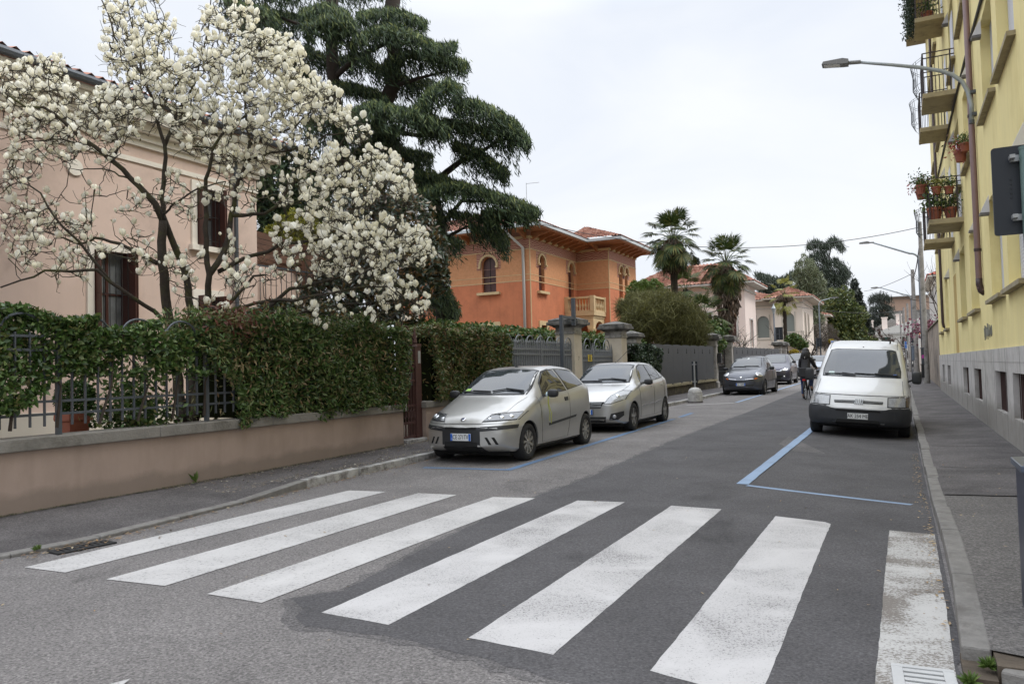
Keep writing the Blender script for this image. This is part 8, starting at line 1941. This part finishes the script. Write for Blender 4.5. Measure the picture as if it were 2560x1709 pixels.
q = MB(); sd = (0, .2, .82); bb = (0, .44, .3); hd = (0, .88, .78)
for a, b in ((sd, bb), (sd, hd), (bb, hd), (hd, (0, 1.08, .34)), (bb, (0.03, 0, .34)), (sd, (.03, 0, .34)), (bb, (-.03, 0, .34)), (sd, (-.03, 0, .34))): q.tube([a, b], .016, 6)
q.tube([(0, .2, .82), (0, .17, .92)], .014, 6); q.tube([hd, (0, .86, .98)], .014, 6); q.tube([(-.28, .78, 1.06), (-.2, .84, 1.05), (0, .88, .99), (.2, .84, 1.05), (.28, .78, 1.06)], .013, 6)
q.build('frame', M['black'], bk, smooth=True)
q = MB(); q.lathe([(.02, .91), (.1, .93), (.11, .96), (.04, .98)], (0, .14, 0), 10); q.build('saddle', M['black'], bk, smooth=True)
q = MB(); q.box(-.14, -.2, .74, .14, .12, .76); q.build('rack', M['black'], bk)
q = MB(); q.box(-.05, -.23, .66, .05, -.2, .72); q.build('rear_light', pbr('red_lens', (.55, .02, .02), .3), bk, bevel=.008)
q = MB(); q.box(-.17, -.2, .78, .17, .06, 1.12); q.build('basket', pbr('black_basket', (.03, .03, .032), .8), bk, bevel=.03)
pe = thing('person', 'person with long dark hair in black jacket and blue jeans cycling away', 'person', (cyx, cyy, cz), (0, 0, R(-4)), local=True)
M['jeans'] = pbr('blue_jeans', (.025, .045, .12), .85, var=.2, vscale=9); M['jacket'] = pbr('black_jacket', (.022, .021, .024), .7, var=.3, vscale=9, bump=.3, bscale=14); M['skin'] = pbr('skin', (.5, .3, .22), .55); M['hair'] = pbr('black_hair', (.012, .01, .01), .45, var=.3, vscale=25)
# one continuous body: pelvis root, torso, neck, head, arms to the grips, legs (left leg down, right leg bent on the pedal)
V_ = [(0, .16, .98), (0, .2, 1.12), (0, .27, 1.28), (0, .33, 1.43), (0, .35, 1.53), (0, .36, 1.63), (0, .36, 1.72),
      (-.1, .3, 1.43), (-.18, .32, 1.39), (-.235, .46, 1.2), (-.27, .74, 1.1), (.1, .3, 1.43), (.18, .32, 1.39), (.235, .46, 1.2), (.27, .74, 1.1),
      (-.11, .18, .93), (-.13, .36, .55), (-.13, .24, .16), (.11, .18, .93), (.14, .52, .74), (.13, .38, .42), (-.13, .36, .09), (.13, .5, .36)]
E_ = [(0, 1), (1, 2), (2, 3), (3, 4), (4, 5), (5, 6), (3, 7), (7, 8), (8, 9), (9, 10), (3, 11), (11, 12), (12, 13), (13, 14), (0, 15), (15, 16), (16, 17), (0, 18), (18, 19), (19, 20), (17, 21), (20, 22)]
rr = [(.16, .12), (.14, .1), (.16, .11), (.15, .1), .055, .085, .075, .08, .065, .045, .032, .08, .065, .045, .032, .1, .07, .042, .1, .07, .045, .04, .04]
body = skinbody('body', V_, E_, rr, M['skin'], pe)
def sub_skin(name, ids, grow_, m, extra=None, sub=2):
    mp_ = {v: i for i, v in enumerate(ids)}; es = [(mp_[a], mp_[b]) for a, b in E_ if a in mp_ and b in mp_]; rad = []
    for v in ids: r = rr[v] if isinstance(rr[v], tuple) else (rr[v], rr[v]); rad.append((r[0] + grow_, r[1] + grow_))
    return skinbody(name, [V_[v] for v in ids], es, rad, m, pe, sub)
jk = sub_skin('jacket', [0, 1, 2, 3, 7, 8, 9, 10, 11, 12, 13, 14], .022, M['jacket'])
sub_skin('jeans', [0, 15, 16, 17, 18, 19, 20], .012, M['jeans'])
q = MB(); bm = bmesh.new(); bmesh.ops.create_icosphere(bm, subdivisions=3, radius=1)
for v in bm.verts:
    k = .0 if v.co.z > 0 else -v.co.z; v.co = Vector((v.co.x * (.125 - .03 * k), v.co.y * .125 - .04 * k, v.co.z * (.13 if v.co.z > 0 else .43))) + Vector((0, .34, 1.69)) + Vector((0, -.02 * k, 0)) + Vector((random.gauss(0, .004), random.gauss(0, .004), 0))
me = bpy.data.meshes.new('hair'); bm.to_mesh(me); bm.free(); me.polygons.foreach_set('use_smooth', [True] * len(me.polygons)); hr = link_mesh('hair', me, M['hair'], pe)
q = MB()
for k in range(9):
    a = R(-160 + k * 17.5); x0, y0 = .1 * math.cos(a), .34 + .11 * math.sin(a); q.tube([(x0, y0, 1.72), (x0 * 1.25, y0 - .02, 1.6), (x0 * 1.5 + random.uniform(-.02, .02), y0 - .05, 1.48), (x0 * 1.5, y0 - .05, 1.36 + random.uniform(-.04, .04))], [.03, .034, .03, .008], 6)
q.build('hair_strands', M['hair'], hr, smooth=True)
for sx in (-1, 1):        # hands on the grips with separate fingers
    base = Vector((sx * .27, .79, 1.085)); q = MB(); q.tube([base + Vector((0, -.06, .01)), base + Vector((0, -.02, .015)), base + Vector((0, .02, .01))], [.028, .036, .03], 8)
    for k in range(4): q.tube([base + Vector(((k - 1.5) * .02, .02, .015)), base + Vector(((k - 1.5) * .02, .05, .0)), base + Vector(((k - 1.5) * .02, .045, -.035)), base + Vector(((k - 1.5) * .02, .02, -.04))], [.009, .009, .008, .006], 6)
    q.tube([base + Vector((-sx * .03, -.02, 0)), base + Vector((-sx * .045, .01, -.02)), base + Vector((-sx * .03, .03, -.03))], [.01, .009, .007], 6); q.build('hand', M['skin'], pe, smooth=True)
for (x, y, z) in ((-.13, .37, .06), (.13, .5, .32)):
    bm = bmesh.new(); bmesh.ops.create_icosphere(bm, subdivisions=2, radius=1)
    for v in bm.verts: v.co = Vector((v.co.x * .048, v.co.y * .13 + .05, max(v.co.z, -.6) * .055 * (1 if v.co.y < 0 else .75))) + Vector((x, y, z))
    me = bpy.data.meshes.new('shoe'); bm.to_mesh(me); bm.free(); me.polygons.foreach_set('use_smooth', [True] * len(me.polygons)); link_mesh('shoe', me, M['black'], pe)
q = MB(); q.tube([(-.09, .24, 1.5), (0, .19, 1.47), (.09, .24, 1.5)], .035, 8); q.build('scarf', pbr('pale_scarf', (.42, .4, .38), .8), pe, smooth=True)
# ================================================================ LITTER, WEEDS, FALLEN PETALS
def scatter(name, P, s, asp, m, flat=.12, fold=.15):
    n = len(P); A = np.stack([RNG.normal(size=n), RNG.normal(size=n), RNG.normal(0, flat, n)], 1)
    # keep leaves nearly flat: build directly
    A /= np.linalg.norm(A, axis=1, keepdims=True); B = np.stack([-A[:, 1], A[:, 0], RNG.normal(0, .15, n)], 1); l = (s * RNG.uniform(.6, 1.4, n))[:, None]; w_ = l * asp
    v = np.empty((n, 4, 3)); up = np.array([0, 0, 1.0]); v[:, 0] = P - A * l * .5; v[:, 1] = P + B * w_ * .5 + up * w_ * fold; v[:, 2] = P + A * l * .5; v[:, 3] = P - B * w_ * .5 + up * w_ * fold * .5
    return tag(rawmesh(name, v.reshape(-1, 3), np.tile(np.array([[0, 1, 2], [0, 2, 3]]), (n, 1)) + np.repeat(np.arange(n) * 4, 2)[:, None], m, None), kind='stuff')
def zline(x, y, pave): return zg(x, y) + (.104 if pave else .006)
P = []
for _ in range(1500):
    y = random.uniform(6.5, 12.6) ** 1.0; x = random.choice([random.uniform(-8.15, -7.0), -8.15 + abs(random.gauss(0, .12)), random.uniform(-7.3, -7.0)]); P.append((x, y, zg(x, y) + .112))
tag(scatter('fallen_petals', np.array(P), .035, .5, leafmat('withered_petals', [(.35, .31, .22), (.22, .17, .1), (.12, .09, .06), (.5, .47, .38)], transl=0)), 'withered magnolia petals scattered on the left pavement by the wall', 'petals')
P = []
for _ in range(600):
    y = random.uniform(3.9, 12); x = kl(y) + random.uniform(.01, .14) * (1 + (random.random() < .15) * 3); P.append((x, y, zg(x, y) + .012))
for _ in range(90): P.append((-6.5 + random.gauss(0, .08), 4.3 + random.gauss(0, .3), .02))
tag(scatter('gutter_leaves', np.array(P), .035, .5, leafmat('dry_leaves', [(.2, .1, .04), (.3, .2, .1), (.12, .07, .04), (.35, .3, .2)], transl=0)), 'dry leaves gathered along the left gutter', 'leaves')
P = []
for _ in range(260):
    y = random.uniform(4.5, 14) ** 1.0; x = .19 - abs(random.gauss(0, .05)); P.append((x, y, zg(x, y) + .012))
for _ in range(60): P.append((random.uniform(.4, 1.5), random.uniform(4.5, 12), .115 + .03 * .5))
for _ in range(80): x, y = random.uniform(-6, .1), random.uniform(3, 13); P.append((x, y, zg(x, y) + .009))
tag(scatter('gutter_leaves', np.array(P), .028, .5, leafmat('small_dry_leaves', [(.3, .17, .06), (.4, .3, .15), (.2, .12, .06)], transl=0)), 'small dry leaves along the right kerb', 'leaves')
M['weed'] = leafmat('weed_leaves', [(.05, .09, .015), (.09, .15, .03), (.14, .2, .05)])
def weed(label, x, y, z, s, n=26, up=.8):
    t = thing('weed', label, 'weed', (x, y, z)); A = rdir(n, (0, 0, up), .6); A[:, 2] = np.abs(A[:, 2]); A /= np.linalg.norm(A, axis=1, keepdims=True)
    leafmesh('leaves', np.array([x, y, z]) + A * s * .5, A, s, .28, M['weed'], t)
weed('bright green weed sprouting at the foot of the pink garden wall', -8.12, 7.0, .12, .14, 10, 1.0)
weed('small weed growing between the drain and the right kerb', .22, 3.95, .02, .06, 40, .5); weed('moss and weed tuft in the gap after the right kerb stone', .3, 4.08, .06, .05, 60, .3); weed('weed tuft by the left drain grate', -6.62, 4.05, .03, .05, 20, .5)
# moss line at the wall foot
P = []
for _ in range(2200):
    y = random.uniform(3, 11.7); P.append((-8.18 + abs(random.gauss(0, .035)), y, zg(-8.1, y) + .106 + random.uniform(0, .01)))
tag(scatter('moss', np.array(P), .022, .8, leafmat('moss', [(.03, .035, .012), (.06, .07, .02), (.09, .08, .05)], transl=0)), 'thin line of moss along the foot of the garden wall', 'moss')
# cracks in the pavement of the right side
def crack(pts, w_, m, z=.1075):
    q = MB()
    for a, b in zip(pts, pts[1:]):
        d = Vector((b[0] - a[0], b[1] - a[1], 0)); s = Vector((-d.y, d.x, 0)).normalized() * w_ / 2; A = Vector((a[0], a[1], 0)); B = Vector((b[0], b[1], 0))
        vs = [A + s, B + s, B - s, A - s]
        for v in vs: v.z = zg(.3, v.y) + .1 * clamp((v.x - .3) / 1.2, 0, 1) * .3 + z
        q.add(vs, [(0, 1, 2, 3)])
    return tag(q.build('pavement_crack', m), kind='structure')
M['crackm'] = pbr('crack_dirt', (.035, .032, .03), .95)
crack([(.36, 9.03), (.8, 9.0), (1.2, 9.04), (1.6, 9.0)], .02, M['crackm']); crack([(.4, 11.6), (.7, 11.5), (1.1, 11.55), (1.55, 11.45)], .03, M['crackm']); crack([(.4, 14.3), (.9, 14.2), (1.5, 14.35)], .03, M['crackm'])
crack([(.4, 19.6), (1.0, 19.4), (1.55, 19.5)], .04, M['crackm'])
